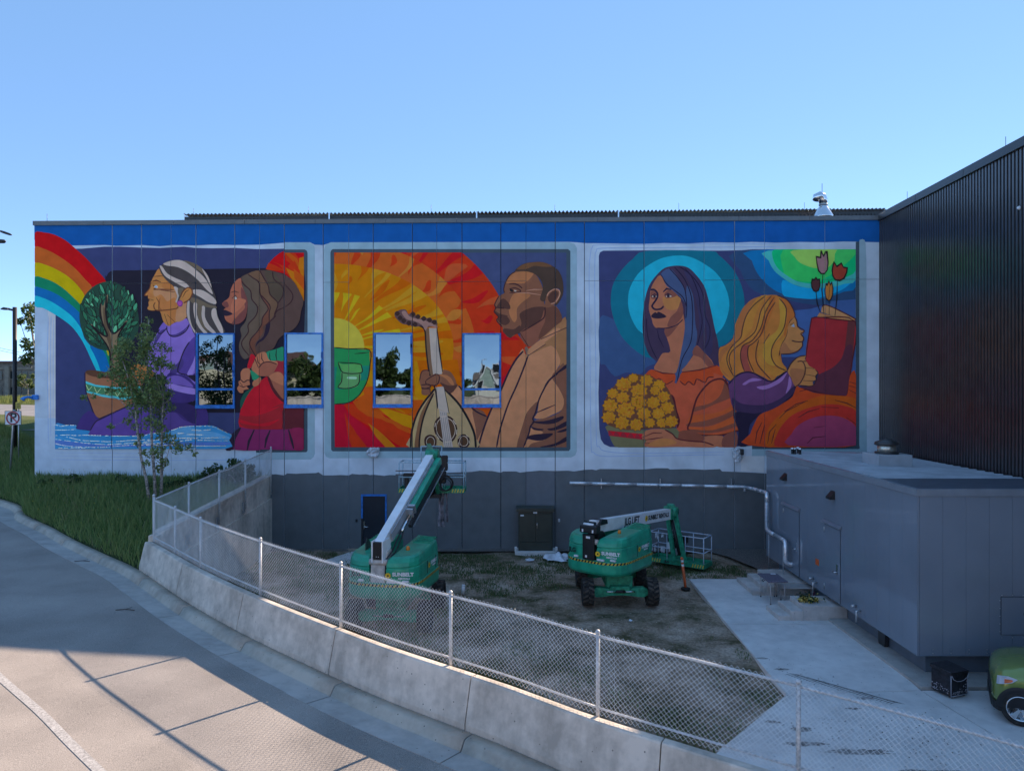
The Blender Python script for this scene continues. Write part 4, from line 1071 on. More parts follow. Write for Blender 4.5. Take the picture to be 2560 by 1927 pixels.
# bank: ruled surface from the kerb back up to the foot of the building and beyond
def bank_pt(u, w):
    """u along kerb 0..1 (left to right), w up the slope"""
    s_ = S_KB[i0] * u; p, i = at_s(KBS, S_KB, s_); nx, ny = nrm(KBS, i); lo = Vector((p[0]+nx*.015, p[1]+ny*.015, zr(p[0]) + .13))
    ups = [(0,(-62,60,4.8)),(.3,(-46,52,4.65)),(.47,(-37,46.5,4.6)),(.62,(-29,41,4.35)),(.72,(-23.5,36,3.7)),(.79,(-20.6,32.5,3.25)),(.82,(-19.9,30.6,3.12)),(.88,(-16.5,30.2,3.06)),(.94,(-13,30.2,3.05)),(1,(-10.2,30.2,3.05))]
    a = max(i_ for i_ in range(len(ups)-1) if ups[i_][0] <= u or i_ == 0); t_ = (u-ups[a][0])/(ups[a+1][0]-ups[a][0]); hi = Vector(ups[a][1]).lerp(Vector(ups[a+1][1]), t_)
    q = lo.lerp(hi, w); q.z += .18*math.sin(w*math.pi)*(1+.4*math.sin(u*31)) * (0.6 if u < .5 else 1)
    return q
b = MB().mat(M_soil_g); NU, NW = 70, 16
b.add([bank_pt(i/NU, j/NW) for i in range(NU+1) for j in range(NW+1)], [(i*(NW+1)+j, (i+1)*(NW+1)+j, (i+1)*(NW+1)+j+1, i*(NW+1)+j+1) for i in range(NU) for j in range(NW)], True)
bank = struct(fixn(b.obj('grass_bank')))
# corner infill behind the barrier end, up to the wing wall
b = MB().mat(M_soil_g); _k = [(KBS[i][0]+nrm(KBS, i)[0]*.02, KBS[i][1]+nrm(KBS, i)[1]*.02, zr(KBS[i][0])+.13) for i in (i0-6, i0-3, i0)]; b.poly(_k + [(_k[2][0]+.35,_k[2][1]+.3,_k[2][2]+.2),(-10.2,20.4,2.3),(-10.3,30.1,3.05),(-12.5,30.1,3.05)]); struct(fixn(b.obj('bank_corner')))
# far ground to the horizon (behind the building) and upper ground behind the viewer
M_farg = soil_mat('far_grass', (.05,.075,.018), (.085,.11,.03), (.13,.14,.05), .08)
b = MB().mat(M_farg); b.poly([(-900,62,4.6),(-20,62,4.5),(900,62,4.5),(900,1800,5.6),(-900,1800,5.6)]); struct(fixn(b.obj('far_ground')))
b = MB().mat(M_farg); b.poly([(-900,-600,5.2),(900,-600,5.2),(900,-14.5,5.0),(40,-14.5,5.0),(-24,-14.5,5.0),(-60,-8,5.2),(-900,60,5.4)]); struct(fixn(b.obj('upper_ground')))
b = MB().mat(M_soil_g); b.poly([(-900,60,5.4),(-60,-8,5.2),(-24,-14.5,5.0),(-22,-10,1.9),(-46,20,2.7),(-58,48,3.4),(-900,60,4.5)]); struct(fixn(b.obj('far_bank')))
M_farroad = mat('far_asphalt', (.20,.185,.175), .9, var=.1, scale=.5)
b = MB().mat(M_farroad); b.poly([(-60,-30,5.03),(60,-30,5.03),(60,-15.2,5.02),(-60,-15.2,5.02)]); struct(fixn(b.obj('bounce_paving'))); b = MB().mat(M_farroad); b.poly([(-140,66,4.86),(-62,60.3,4.79),(-46,52.3,4.64),(-37,46.8,4.59),(-29,41.3,4.34),(-20.2,40,4.30),(-20.2,66,4.62),(-60,80,4.84),(-140,92,4.95)]); struct(fixn(b.obj('far_road')))  # first strip: unseen paving added behind the viewer to bounce sun onto the wall
_u = [(-62,60,4.8),(-46,52,4.65),(-37,46.5,4.6),(-29,41,4.35),(-23.5,36,3.7),(-20.6,32.5,3.25),(-19.95,30.5,3.1)]
b = MB().mat(M_farg); b.loft([[(x+.6, y-1.3, z-.3) for x, y, z in _u], [(x, y, z-.02) for x, y, z in _u], [(x+3.5 if x < -30 else -19.95, y+5.5, z+(.0 if x < -30 else .45 if x < -23 else .7)) for x, y, z in _u]], closed=False, cap=False, smooth=True); struct(fixn(b.obj('grass_verge')))
# yard floor
b = MB().mat(M_yard); NX, NY = 60, 70
def yz(x, y): return .03*math.sin(x*2.1+y*.7)+.03*math.sin(x*.8-y*1.9+1)+.02*math.sin(x*4.3+y*3.1) - .035 + (.10*max(0, 1-abs(x+8)/4) if y > 18 else 0)
gx = lambda i: -10.0 + 25.2*i/NX
gy = lambda j: 3.0 + 27.05*j/NY
b.add([(gx(i), gy(j), yz(gx(i), gy(j))) for i in range(NX+1) for j in range(NY+1)], [(i*(NY+1)+j, (i+1)*(NY+1)+j, (i+1)*(NY+1)+j+1, i*(NY+1)+j+1) for i in range(NX) for j in range(NY)], True)
yard = struct(fixn(b.obj('yard_ground')))
def gravel():
    m = mat('gravel', (.16,.14,.125), .95, var=.35, scale=45, bump=.9, bscale=45); return m
b = MB().mat(gravel())
gp = [(-10,29.55),(8.0,29.55),(8.6,28.6),(9.1,26.8),(9.2,25.6),(14.5,25.6),(15,30.0),(-10,30.0)]
b.poly([(x, y, .075) for x, y in gp]); struct(fixn(b.obj('gravel_strip')))
# concrete pavement: separate slabs with open joints
pave = bpy.data.objects.new('concrete_pavement', None); col.objects.link(pave); struct(pave)
def slab(pts, z=.055, th=.16):
    c = Vector((sum(p[0] for p in pts)/len(pts), sum(p[1] for p in pts)/len(pts), 0)); q = []
    for p in pts:
        d = (c - Vector((p[0], p[1], 0))); q.append((p[0]+d.x/d.length*.014, p[1]+d.y/d.length*.014))
    b = MB().mat(M_slab); b.loft([[(x, y, z-th) for x, y in q], [(x, y, z) for x, y in q]], smooth=False); return fixn(b.obj('slab', pave))
slab([(6.25,25.4),(6.15,20.6),(9.55,20.6),(9.55,25.4)]); slab([(6.15,20.6),(6.05,15.9),(9.15,16.1),(9.55,20.6)])
slab([(6.05,15.9),(3.85,13.45),(9.5,13.2),(9.15,16.1)]); slab([(3.85,13.45),(2.2,11.4),(8.9,10.6),(9.5,13.2)])
slab([(9.15,16.1),(9.5,13.2),(16,12.9),(16,16.1)]); slab([(9.5,13.2),(8.9,10.6),(16,9.9),(16,12.9)]); slab([(2.2,11.4),(3.6,9.7),(16,5.2),(16,9.9),(8.9,10.6)])

# ---------------------------------------------------------------- the painted building
bld = thing('mural_building', 'long flat-roofed concrete panel building carrying a large unfinished mural', 'building')
JE = [87,281,354,428,490,587,649,711,808,872,933,1031,1092,1155,1252,1315,1388,1461,1610,1760,1836,1911,2062,2198]
STRONG = {354,490,587,711,808,933,1031,1155,1252,1388,1461,1836,281,1610}
HJ = {(354,428),(428,490),(490,587),(649,711),(808,872),(1092,1155),(1155,1252),(1252,1315),(1461,1610),(1760,1836),(1836,1911),(2062,2198),(281,354)}
WIN = [(490,587,833,1021),(711,808,832,1020),(933,1031,832,1019),(1155,1252,833,1019)]
DOOR = (903,967,1235,1392)
Xp = lambda px: (px-1280)/60.0
Zp = lambda py: CAM_Z - (py-963.5)/60.0
gapw = lambda px: .015 if px in STRONG else .007
topz = lambda x: Zp(563 - (x*60+1280-87)*.0065)
hjz = lambda x: Zp(709 - (x*60+1280-300)*.0057)
def panel(x0, x1, zb0, zb1, zt0, zt1):
    b = MB().mat(M_white); b.prism([(x0,YW,zb0),(x1,YW,zb1),(x1,YW,zt1),(x0,YW,zt0)], (0,.055,0)); return fixn(b.obj('wall_panel', bld))
for a, c in zip(JE[:-1], JE[1:]):
    x0 = Xp(a) + (gapw(a) if a != 87 else 0); x1 = Xp(c) - gapw(c)
    segs = [(-.15, -.15, topz(x0), topz(x1))]
    if (a, c) in HJ: segs = [(-.15,-.15,hjz(x0)-.008,hjz(x1)-.008), (hjz(x0)+.008,hjz(x1)+.008,topz(x0),topz(x1))]
    w = [w_ for w_ in WIN if w_[0] == a]
    for (b0, b1, t0, t1) in segs:
        if w and b0 < 3 and t0 > Zp(w[0][2]):
            panel(x0, x1, b0, b1, Zp(w[0][3]), Zp(w[0][3])); panel(x0, x1, Zp(w[0][2]), Zp(w[0][2]), t0, t1)
        elif a == 872 or a == 933:
            dx0, dx1 = Xp(DOOR[0]), Xp(DOOR[1]); dz = Zp(DOOR[2])
            if a == 872:
                panel(x0, dx0, b0, b1, t0, t1); panel(dx0, x1, dz, dz, t0, t1)
            else:
                if w: pass
                panel(dx1, x1, b0, b1, t0, t1)
        else: panel(x0, x1, b0, b1, t0, t1)
# column 933-1031 carries a window above the door
for o in list(bld.children):
    if o.name.startswith('wall_panel'):
        xs = [v_.co.x for v_ in o.data.vertices]; zs = [v_.co.z for v_ in o.data.vertices]
        if min(xs) > Xp(933)-.05 and max(xs) < Xp(1031)+.05: bpy.data.objects.remove(o)
xa, xb = Xp(933)+.015, Xp(1031)-.015; w3 = WIN[2]
panel(Xp(967), xb, -.15, -.15, Zp(DOOR[2]), Zp(DOOR[2])); panel(xa, xb, Zp(DOOR[2]), Zp(DOOR[2]), Zp(w3[3]), Zp(w3[3])); panel(xa, xb, Zp(w3[2]), Zp(w3[2]), topz(xa), topz(xb))
b = MB().mat(M_joint)
b.box(Xp(87)+.02, 15.28, 30.06, 60, -.2, 13.6)
fixn(b.obj('building_core', bld))
# roof edge coping in lengths, upper roof with corrugated edge
for k in range(12):
    pa, pb = 84 + (2199-84)*k/12, 84 + (2199-84)*(k+1)/12
    b = MB().mat(M_coping); q = lambda p: (Xp(p), topz(Xp(p)))
    (xa_, za_), (xb_, zb_) = q(pa+.4), q(pb-.4)
    b.loft([[(xa_,29.93,za_-.02),(xa_,29.93,za_+.16),(xa_,30.35,za_+.19),(xa_,30.35,za_-.02)], [(xb_,29.93,zb_-.02),(xb_,29.93,zb_+.16),(xb_,30.35,zb_+.19),(xb_,30.35,zb_-.02)]], smooth=False)
    fixn(b.obj('coping', bld))
def up(px, py): return W(px, py, 34.0)
pA, pB = up(462, 541), up(2212, 527)
b = MB().mat(M_darkmetal); b.loft([[pA+Vector((0,0,-.75)), pA+Vector((0,0,-.02)), pA+Vector((0,.3,-.02)), pA+Vector((0,.3,-.75))], [pB+Vector((0,0,-.75)), pB+Vector((0,0,-.02)), pB+Vector((0,.3,-.02)), pB+Vector((0,.3,-.75))]], smooth=False); fixn(b.obj('roof_fascia', bld))
b = MB().mat(M_darkmetal); N = int((pB.x-pA.x)/.045); top = []; bot = []
for i in range(N+1):
    p = pA.lerp(pB, i/N); h = .055*math.sin(2*math.pi*p.x/.182)
    top.append((p.x, p.y-.12, p.z+.06+h)); bot.append((p.x, p.y-.12, p.z+.03+h))
bk = [(x, y+7, z+.12) for x, y, z in top]
b.loft([bot, top, bk], closed=False, cap=False, smooth=True); fixn(b.obj('roof_sheet', bld))
b = MB().mat(M_darkmetal)
for i in range(190):
    p = pA.lerp(pB, (i+.5)/190); b.box(p.x-.035, p.x+.035, p.y-.05, p.y, p.z-.4, p.z-.13)
fixn(b.obj('soffit_brackets', bld))['kind'] = 'stuff'
for px_ in (825, 1192, 1545):
    p = up(px_, 541-(px_-462)*.008); part('roof_strap', M_chrome, bld, lambda b: b.box(p.x-.03, p.x+.03, p.y-.16, p.y-.125, p.z-.28, p.z+.08))
for px_, h in ((110,.55),(456,.55),(484,.5),(771,.55),(1078,.6),(1387,.55),(1697,.6),(2011,.55)):
    x = Xp(px_); y = 30.2 if px_ < 470 else 34.0; p = W(px_, 535, y) if y > 31 else Vector((x, y, topz(x)+.1))
    if y > 31: p.z = up(px_, 541-(px_-462)*.008).z
    part('lightning_rod', M_darkmetal, bld, lambda b: b.cyl(p, p+Vector((0,0,h*.75)), .008, 5))
# windows
M_glass = bpy.data.materials.new('mirror_glass'); M_glass.use_nodes = True
_n = M_glass.node_tree.nodes; _p = _n['Principled BSDF']; _p.inputs['Base Color'].default_value = (.16,.20,.24,1); _p.inputs['Metallic'].default_value = 1; _p.inputs['Roughness'].default_value = .015
_tc = _n.new('ShaderNodeTexCoord'); _z = _n.new('ShaderNodeTexNoise'); _z.inputs['Scale'].default_value = 1.1; _z.inputs['Detail'].default_value = 1.5
_b = _n.new('ShaderNodeBump'); _b.inputs['Strength'].default_value = .035; _b.inputs['Distance'].default_value = .1
M_glass.node_tree.links.new(_tc.outputs['Object'], _z.inputs['Vector']); M_glass.node_tree.links.new(_z.outputs[0], _b.inputs['Height']); M_glass.node_tree.links.new(_b.outputs[0], _p.inputs['Normal'])
M_mull = mat('frame_grey', (.30,.36,.45), .4, var=.05)
for k, (a, c, t_, bo) in enumerate(WIN):
    x0, x1, zt, zb = Xp(a)+.02, Xp(c)+.01, Zp(t_), Zp(bo)
    b = MB().mat(M_tape); y0, y1 = 29.935, 30.06
    b.box(x0, x0+.075, y0, y1, zb+.15, zt-.06); b.box(x1-.07, x1, y0, y1, zb+.15, zt-.06); b.box(x0, x1, y0, y1, zt-.06, zt); b.box(x0-.02, x1+.01, y0-.03, y1, zb, zb+.15)
    fr = fixn(b.obj('window', bld)); fr['label'] = 'window framed in blue masking tape'
    zm = Zp(973)
    part('mullion', M_tape, fr, lambda b: b.box(x0+.077, x1-.072, y0+.02, y1, zm-.045, zm+.045))
    part('pane', M_glass, fr, lambda b: b.box(x0+.07, x1-.065, 30.01, 30.05, zm+.04, zt-.05))
    part('pane', M_glass, fr, lambda b: b.box(x0+.07, x1-.065, 30.012, 30.05, zb+.14, zm-.04))
    rs = random.Random(k)
    def scrap(b):
        for q in range(3):
            z = zb + rs.uniform(.4, 2.6); b.box(x1-.09, x1-.015, y0-.012, y0-.002, z, z+rs.uniform(.15,.5))
    part('tape_scrap', mat('tape_dark', (.02,.12,.42), .6, var=.2), fr, scrap)
# door
x0, x1, zt = Xp(903), Xp(967), Zp(1235)
dfr = part('door', mat('door_paint', (.018,.024,.035), .35, var=.06), bld, lambda b: b.box(x0+.07, x1-.07, 30.02, 30.06, .02, zt-.09))
part('door_frame', M_tape, dfr, lambda b: (b.box(x0, x0+.068, 29.97, 30.058, 1.35, zt-.085), b.box(x1-.068, x1, 29.97, 30.058, .5, zt-.085), b.box(x0, x1, 29.965, 30.058, zt-.083, zt)))
part('jamb', M_darkmetal, dfr, lambda b: (b.box(x0, x0+.068, 29.985, 30.057, -.05, 1.348), b.box(x1-.068, x1, 29.985, 30.057, -.05, .498)))
part('handle', M_chrome, dfr, lambda b: (b.box(x0+.10, x0+.16, 29.97, 30.019, .92, 1.22), b.tube([(x0+.13,29.96,1.0),(x0+.13,29.93,1.0),(x0+.30,29.93,.99)], .016, 8)))
part('threshold', M_steel, dfr, lambda b: b.box(x0+.06, x1-.06, 29.88, 30.05, -.02, .018))
part('card_reader', M_black, bld, lambda b: b.box(Xp(889), Xp(894), 29.95, 30.0, Zp(1304), Zp(1297), .01))
part('outlet_box', M_lettering_w, bld, lambda b: b.box(Xp(1395), Xp(1400), 29.94, 30.0, Zp(1304), Zp(1296), .012))
# tape covered corner camera
part('taped_camera', M_tape, bld, lambda b: (b.box(Xp(82), Xp(98), 29.90, 29.995, Zp(999), Zp(987), .02), b.tube([(Xp(84),29.9,Zp(994)),(Xp(76),29.85,Zp(992)),(Xp(69),29.8,Zp(994)),(Xp(65),29.78,Zp(999))], [.06,.045,.06,.10], 8)))
# light fixtures under plastic
M_film = mat('plastic_film', (.55,.58,.62), .3, var=.15, scale=9)
def rag(cx, cz, w, h, n=9, seed=1, y=29.95, dep=.16):
    rs = random.Random(seed); rings = []
    for j in range(n):
        v_ = j/(n-1); ww = w*(.55+.5*math.sin(v_*2.6+.4)) * (1 if v_ < .7 else 1.1-.9*(v_-.7))
        rings.append([(cx + ww/2*math.cos(a)*(1+rs.uniform(-.12,.12)) + .05*math.sin(v_*4+seed), y - dep*(.5+.5*math.sin(a))*(1+rs.uniform(-.3,.2)), cz + h*(.5-v_) + rs.uniform(-.02,.02)) for a in [math.pi*k/8 for k in range(9)]])
    return rings
part('wall_light', M_darkmetal, bld, lambda b: b.box(Xp(1848)-.02, Xp(1855), 29.72, 29.99, Zp(1136), Zp(1121), .02))
def rg(cx, cz, w, h, sd):
    b = MB().mat(M_film); b.loft(rag(cx, cz, w, h, seed=sd), closed=False, cap=False, smooth=False); return fixn(b.obj('plastic_wrap', bld))
rg(Xp(936), Zp(1130), .50, .42, 2); rg(Xp(1839), Zp(1136), .36, .55, 5)
# roof ventilator
rv = thing('roof_ventilator', 'shiny galvanised gooseneck ventilator on the roof near the dark building', 'ventilator')
c = W(2058, 541, 33.0)
part('cone', M_chrome, rv, lambda b: b.lathe([(.46,-.08),(.44,0),(.20,.42),(.17,.46),(.17,.62)], c, (0,0,1), 18))
part('cap', M_chrome, rv, lambda b: b.tube([c+Vector((0,0,.6)), c+Vector((0,0,.76)), c+Vector((-.05,0,.88)), c+Vector((-.16,0,.93)), c+Vector((-.28,0,.88)), c+Vector((-.33,0,.72))], [.18,.19,.20,.21,.20,.16], 14))
part('band', M_steel, rv, lambda b: b.lathe([(.185,.5),(.195,.5),(.195,.56),(.185,.56)], c, (0,0,1), 18))
part('rod', M_darkmetal, rv, lambda b: b.cyl(c+Vector((-.05,0,.95)), c+Vector((-.05,0,1.5)), .012, 5))

# paint on the wall
figs = build_mural(bld)
def cut_paint(o, rect=None):
    me = o.data; bm = bmesh.new(); bm.from_mesh(me)
    def bis(co, no):
        bmesh.ops.bisect_plane(bm, geom=bm.verts[:]+bm.edges[:]+bm.faces[:], dist=1e-6, plane_co=co, plane_no=no)
    if not bm.verts: bm.free(); return
    xmn = min(v_.co.x for v_ in bm.verts); xmx = max(v_.co.x for v_ in bm.verts); zmn = min(v_.co.z for v_ in bm.verts); zmx = max(v_.co.z for v_ in bm.verts)
    if rect:
        for co, no in (((Xp(rect[0]),0,0),(-1,0,0)), ((Xp(rect[1]),0,0),(1,0,0)), ((0,0,Zp(rect[2])),(0,0,1)), ((0,0,Zp(rect[3])),(0,0,-1))):
            bmesh.ops.bisect_plane(bm, geom=bm.verts[:]+bm.edges[:]+bm.faces[:], dist=1e-6, plane_co=co, plane_no=no, clear_outer=True)
    for j in JE[1:-1]:
        x = Xp(j)
        if xmn < x < xmx: bis((x-gapw(j),0,0),(1,0,0)); bis((x+gapw(j),0,0),(1,0,0))
    no = Vector((.0057,0,-1)).normalized() * -1; no = Vector((-.0057,0,1)).normalized()
    hj = zmx > Zp(709) and zmn < Zp(698)
    if hj:
        for d in (-.008, .008): bis((0,0,hjz(0)+d), no)
    rects = [(Xp(a)-.002, Xp(c)+.002, Zp(bo), Zp(t_)) for a, c, t_, bo in WIN] + [(Xp(903), Xp(967), -1, Zp(1235))]
    for r_ in rects:
        if xmn < r_[1] and xmx > r_[0] and zmn < r_[3] and zmx > r_[2]:
            bis((r_[0],0,0),(1,0,0)); bis((r_[1],0,0),(1,0,0)); bis((0,0,r_[2]),(0,0,1)); bis((0,0,r_[3]),(0,0,1))
    kill = []
    for f_ in bm.faces:
        c_ = f_.calc_center_median(); dead = False
        for r_ in rects:
            if r_[0] < c_.x < r_[1] and r_[2] < c_.z < r_[3]: dead = True
        if not dead:
            for j in JE[1:-1]:
                if abs(c_.x - Xp(j)) < gapw(j): dead = True; break
        if not dead and hj and abs(c_.z - hjz(c_.x)) < .008 and any(Xp(a) < c_.x < Xp(c2) for a, c2 in HJ): dead = True
        if dead: kill.append(f_)
    bmesh.ops.delete(bm, geom=kill, context='FACES'); bm.to_mesh(me); bm.free()
RECTS = {'P1': (87, 760, 560, 1126), 'P2': (835.5, 1416, 631.5, 1117.5), 'P3': (1480, 2139, 623.5, 1118)}
panels_ = {}; PL = {'P1':'left picture: elder woman, girl, rainbow, potted tree and water', 'P2':'middle picture: man with a lute before a large sun', 'P3':'right picture: woman with flowers and child with a book'}
made = []
for fg, grp, nm, lab in figs:
    o = fg.mb.obj('mural_picture' if nm == 'painted_background' else nm, None)
    cut_paint(o, (139.5, 616, 870, 1122) if nm == 'painted_waves' else RECTS[grp] if grp in RECTS and nm not in ('painted_frame', 'painted_guidelines') and not (nm == 'painted_background' and grp == 'P1') else None)
    o['label'] = lab
    if nm == 'painted_background': panels_[grp] = o; o.parent = bld; o['label'] = PL[grp]
    made.append((o, grp, nm))
for o, grp, nm in made:
    if nm == 'painted_background': continue
    o.parent = bld if grp == 'wall_paint' or nm == 'painted_guidelines' else panels_[grp]

# ---------------------------------------------------------------- dark corrugated building on the right
dk = thing('dark_metal_building', 'tall black building clad in vertical ribbed metal sheet at the right', 'building')
M_rib = mat('black_sheet', (0.032, 0.028, 0.029), 0.26, var=.12, scale=2, spec=.8); M_rib.node_tree.nodes['Principled BSDF'].inputs['Coat Weight'].default_value = .35; M_rib.node_tree.nodes['Principled BSDF'].inputs['Coat Roughness'].default_value = .32; M_rib.node_tree.nodes['Principled BSDF'].inputs['Coat IOR'].default_value = 1.5
sl = Vector((-.067, -1, 0)).normalized(); P0 = Vector((15.3, 30.0, 0)); inn = Vector((-sl.y, sl.x, 0)) * -1
inn = Vector((1, -.067, 0)).normalized(); per = .17; NR = 150
b = MB().mat(M_rib); row = []
for k in range(NR):
    for d_, h in ((0, 0), (.085, 0), (.100, .06), (.155, .06), (.17, 0)):
        if d_ == .17: continue
        row.append(P0 + sl*(k*per + d_) + inn*h)
b.loft([[p + Vector((0,0,-.2)) for p in row], [p + Vector((0,0,13.9)) for p in row]], closed=False, cap=False, smooth=False); b.obj('ribbed_cladding', dk)
pe = P0 + sl*NR*per
b = MB().mat(M_darkmetal); b.prism([P0+inn*.06+Vector((0,0,-.2)), pe+inn*.06+Vector((0,0,-.2)), pe+inn*30+Vector((0,0,-.2)), P0+inn*30+Vector((0,30,-.2)), P0+inn*.06+Vector((0,30,-.2))], (0,0,14.0)); fixn(b.obj('building_core', dk))
for k in range(8):
    a, c2 = P0 + sl*(NR*per*k/8+.01) , P0 + sl*(NR*per*(k+1)/8-.01)
    b = MB().mat(mat('black_trim', (.03,.031,.034), .3, var=.05))
    b.loft([[q - inn*.07 + Vector((0,0,13.72)), q - inn*.05 + Vector((0,0,14.0)), q + inn*.4 + Vector((0,0,14.02)), q + inn*.4 + Vector((0,0,13.72))] for q in (a, c2)], smooth=False); fixn(b.obj('coping', dk))
for d_ in (2.0, 8.2, 14.0):
    p = P0 + sl*d_ + inn*.2 + Vector((0,0,14.0)); part('lightning_rod', M_darkmetal, dk, lambda b: b.cyl(p, p+Vector((0,0,.4)), .008, 5))
p = P0 + sl*9.2 - inn*.02 + Vector((0,0,12.0)); part('small_sensor', M_lettering_w, dk, lambda b: b.lathe([(.05,-.02),(.06,0),(.03,.05)], p, -inn, 10))

# ---------------------------------------------------------------- grey equipment enclosure
en = thing('equipment_enclosure', 'glossy grey metal equipment enclosure with flat roof in front of the black building', 'enclosure')
M_enc = mat('enclosure_paint', (0.20, 0.235, 0.285), 0.07, var=.05, scale=.5, spec=.5, bump=.05, bscale=1.3)
M_enc2 = mat('enclosure_trim', (0.20, 0.23, 0.27), 0.3, var=.04)
M_roof = mat('enclosure_roof', (0.48, 0.50, 0.53), 0.35, var=.08, scale=1.5)
ex0, ey0, ey1, ez0, ez1 = 9.4, 16.7, 26.6, .60, 4.47
n = 16
for k in range(n):
    a, c2 = ey0 + (ey1-ey0)*k/n, ey0 + (ey1-ey0)*(k+1)/n
    part('side_panel', M_enc, en, lambda b: b.box(ex0, ex0+.05, a+.0025, c2-.0025, ez0, ez1-.16))
n = 9
for k in range(n):
    a, c2 = ex0+.055 + (14.3-ex0-.055)*k/n, ex0+.055 + (14.3-ex0-.055)*(k+1)/n
    part('front_panel', M_enc, en, lambda b: b.box(a+.0025, c2-.0025, ey0, ey0+.05, ez0, ez1-.16))
part('enclosure_core', M_joint, en, lambda b: b.prism([(ex0+.06,ey0+.06,ez0+.01),(14.25,ey0+.06,ez0+.01),(14.85,28.9,ez0+.01),(ex0+.06,ey1-.03,ez0+.01)], (0,0,3.55)))
part('roof_trim', M_enc2, en, lambda b: (b.box(ex0-.03, ex0+.09, ey0-.03, ey1+.02, ez1-.158, ez1), b.box(ex0+.092, 14.35, ey0-.03, ey0+.09, ez1-.158, ez1)))
rz = lambda x: 4.43 - .042*(x-ex0)
rf = part('roof', M_roof, en, lambda b: b.add([(ex0+.09,ey0+2.2,rz(ex0)),(14.4,ey0+2.2,rz(14.4)),(14.95,29.0,rz(14.9)),(ex0+.09,ey1,rz(ex0))], [(0,1,2,3)]))
part('roof_edge_panel', mat('roof_edge', (.08,.095,.12), .4, var=.1), en, lambda b: b.box(ex0+.092, 14.35, ey0+.092, ey0+2.18, ez1-.10, ez1-.035))
for k in range(20):
    y = ey0 + 2.4 + k*.40
    part('rib', M_roof, rf, lambda b: b.prism([(ex0+.12,y,rz(ex0)+.002),(14.4,y,rz(14.4)+.002),(14.4,y+.02,rz(14.4)+.055),(ex0+.12,y+.02,rz(ex0)+.055)], (0,.07,0)))
part('base_plinth', mat('plinth_paint', (.13,.155,.19), .3, var=.06), en, lambda b: b.prism([(9.75,16.98,.12),(14.2,16.98,.12),(14.8,28.8,.12),(9.75,26.3,.12)], (0,0,.49)))
for k in range(14):
    x = 9.75 + k*.42
    if x < 14: part('bolt', M_steel, en, lambda b: (b.box(x, x+.02, ey0-.012, ey0, .655, .675), b.box(x, x+.02, ey0-.012, ey0, .74, .76)))
# doors on the long side
def side_door(y0, y1, lab):
    d = part('door', M_enc, en, lambda b: b.box(ex0-.022, ex0-.002, y0, y1, .62, 2.72)); d['label'] = lab
    part('drip_cap', M_enc2, d, lambda b: b.prism([(ex0-.022,y0-.1,2.80),(ex0-.10,y0-.1,2.77),(ex0-.10,y0-.1,2.81),(ex0-.022,y0-.1,2.86)], (0,y1-y0+.2,0)))
    part('handle', M_chrome, d, lambda b: (b.box(ex0-.05, ex0-.0221, y0+.08, y0+.16, 1.42, 1.72), b.tube([(ex0-.06,y0+.12,1.5),(ex0-.11,y0+.12,1.5),(ex0-.11,y0+.26,1.48)], .018, 8)))
    part('gap_line', M_joint, d, lambda b: (b.box(ex0-.012, ex0-.001, y0-.01, y0, .62, 2.73), b.box(ex0-.012, ex0-.001, y1, y1+.01, .62, 2.73)))
    for z in (.8, 2.5): part('hinge', M_steel, d, lambda b: b.cyl((ex0-.03,y1+.01,z), (ex0-.03,y1+.01,z+.14), .018, 6))
side_door(23.55, 24.85, 'enclosure door above the rear steps'); side_door(20.6, 21.6, 'enclosure door above the near steps')
for y, z in ((24.6, 3.62), (20.95, 3.55)):
    part('door_light', M_black, en, lambda b: b.prism([(ex0-.002,y,z),(ex0-.16,y,z),(ex0-.16,y,z+.06),(ex0-.002,y,z+.24)], (0,.26,0)))
part('warning_sticker', mat('orange_sticker', (.75,.13,.03), .5, var=.2, scale=30), en, lambda b: b.box(ex0-.012, ex0-.001, 22.05, 22.28, 1.35, 1.53))
for y in (22.2, 19.4):
    part('pipe_stub', M_steel, en, lambda b: b.tube([(ex0-.01,y,.80), (ex0-.12,y,.80), (ex0-.12,y,.50)], .028, 8)); part('pipe_stub', M_steel, en, lambda b: b.cyl((ex0-.01,y+.25,.86), (ex0-.14,y+.25,.86), .04, 8))
hx0 = (2503-1280)*ey0/FPX
ht = part('access_hatch', M_enc, en, lambda b: b.box(hx0, hx0+1.15, ey0-.02, ey0-.002, CAM_Z-(1585-963.5)*ey0/FPX, CAM_Z-(1492-963.5)*ey0/FPX))
part('hatch_gap', M_joint, ht, lambda b: b.box(hx0-.015, hx0+1.165, ey0-.008, ey0-.001, CAM_Z-(1586.5-963.5)*ey0/FPX, CAM_Z-(1490.5-963.5)*ey0/FPX))
part('hatch_latch', M_black, ht, lambda b: b.box(hx0+.50, hx0+.66, ey0-.06, ey0-.021, 1.55, 1.62, .01))
for k in range(5):
    part('screw', M_steel, ht, lambda b: (b.box(hx0-.045,hx0-.025,ey0-.012,ey0-.001,1.16+k*.18,1.18+k*.18), b.box(hx0+k*.25,hx0+.02+k*.25,ey0-.012,ey0-.001,2.0,2.02), b.box(hx0+k*.25,hx0+.02+k*.25,ey0-.012,ey0-.001,1.02,1.04)))
part('base_gusset', M_darkmetal, en, lambda b: b.prism([(9.62,18.6,.12),(9.62,18.9,.12),(9.62,18.95,.60),(9.62,18.55,.60)], (.1,0,0)))
# kerbed foundation
part('foundation', M_gutter, en, lambda b: b.prism([(9.18,16.15,-.05),(14.6,16.15,-.05),(15.0,28.7,-.05),(9.18,26.4,-.05)], (0,0,.17)))
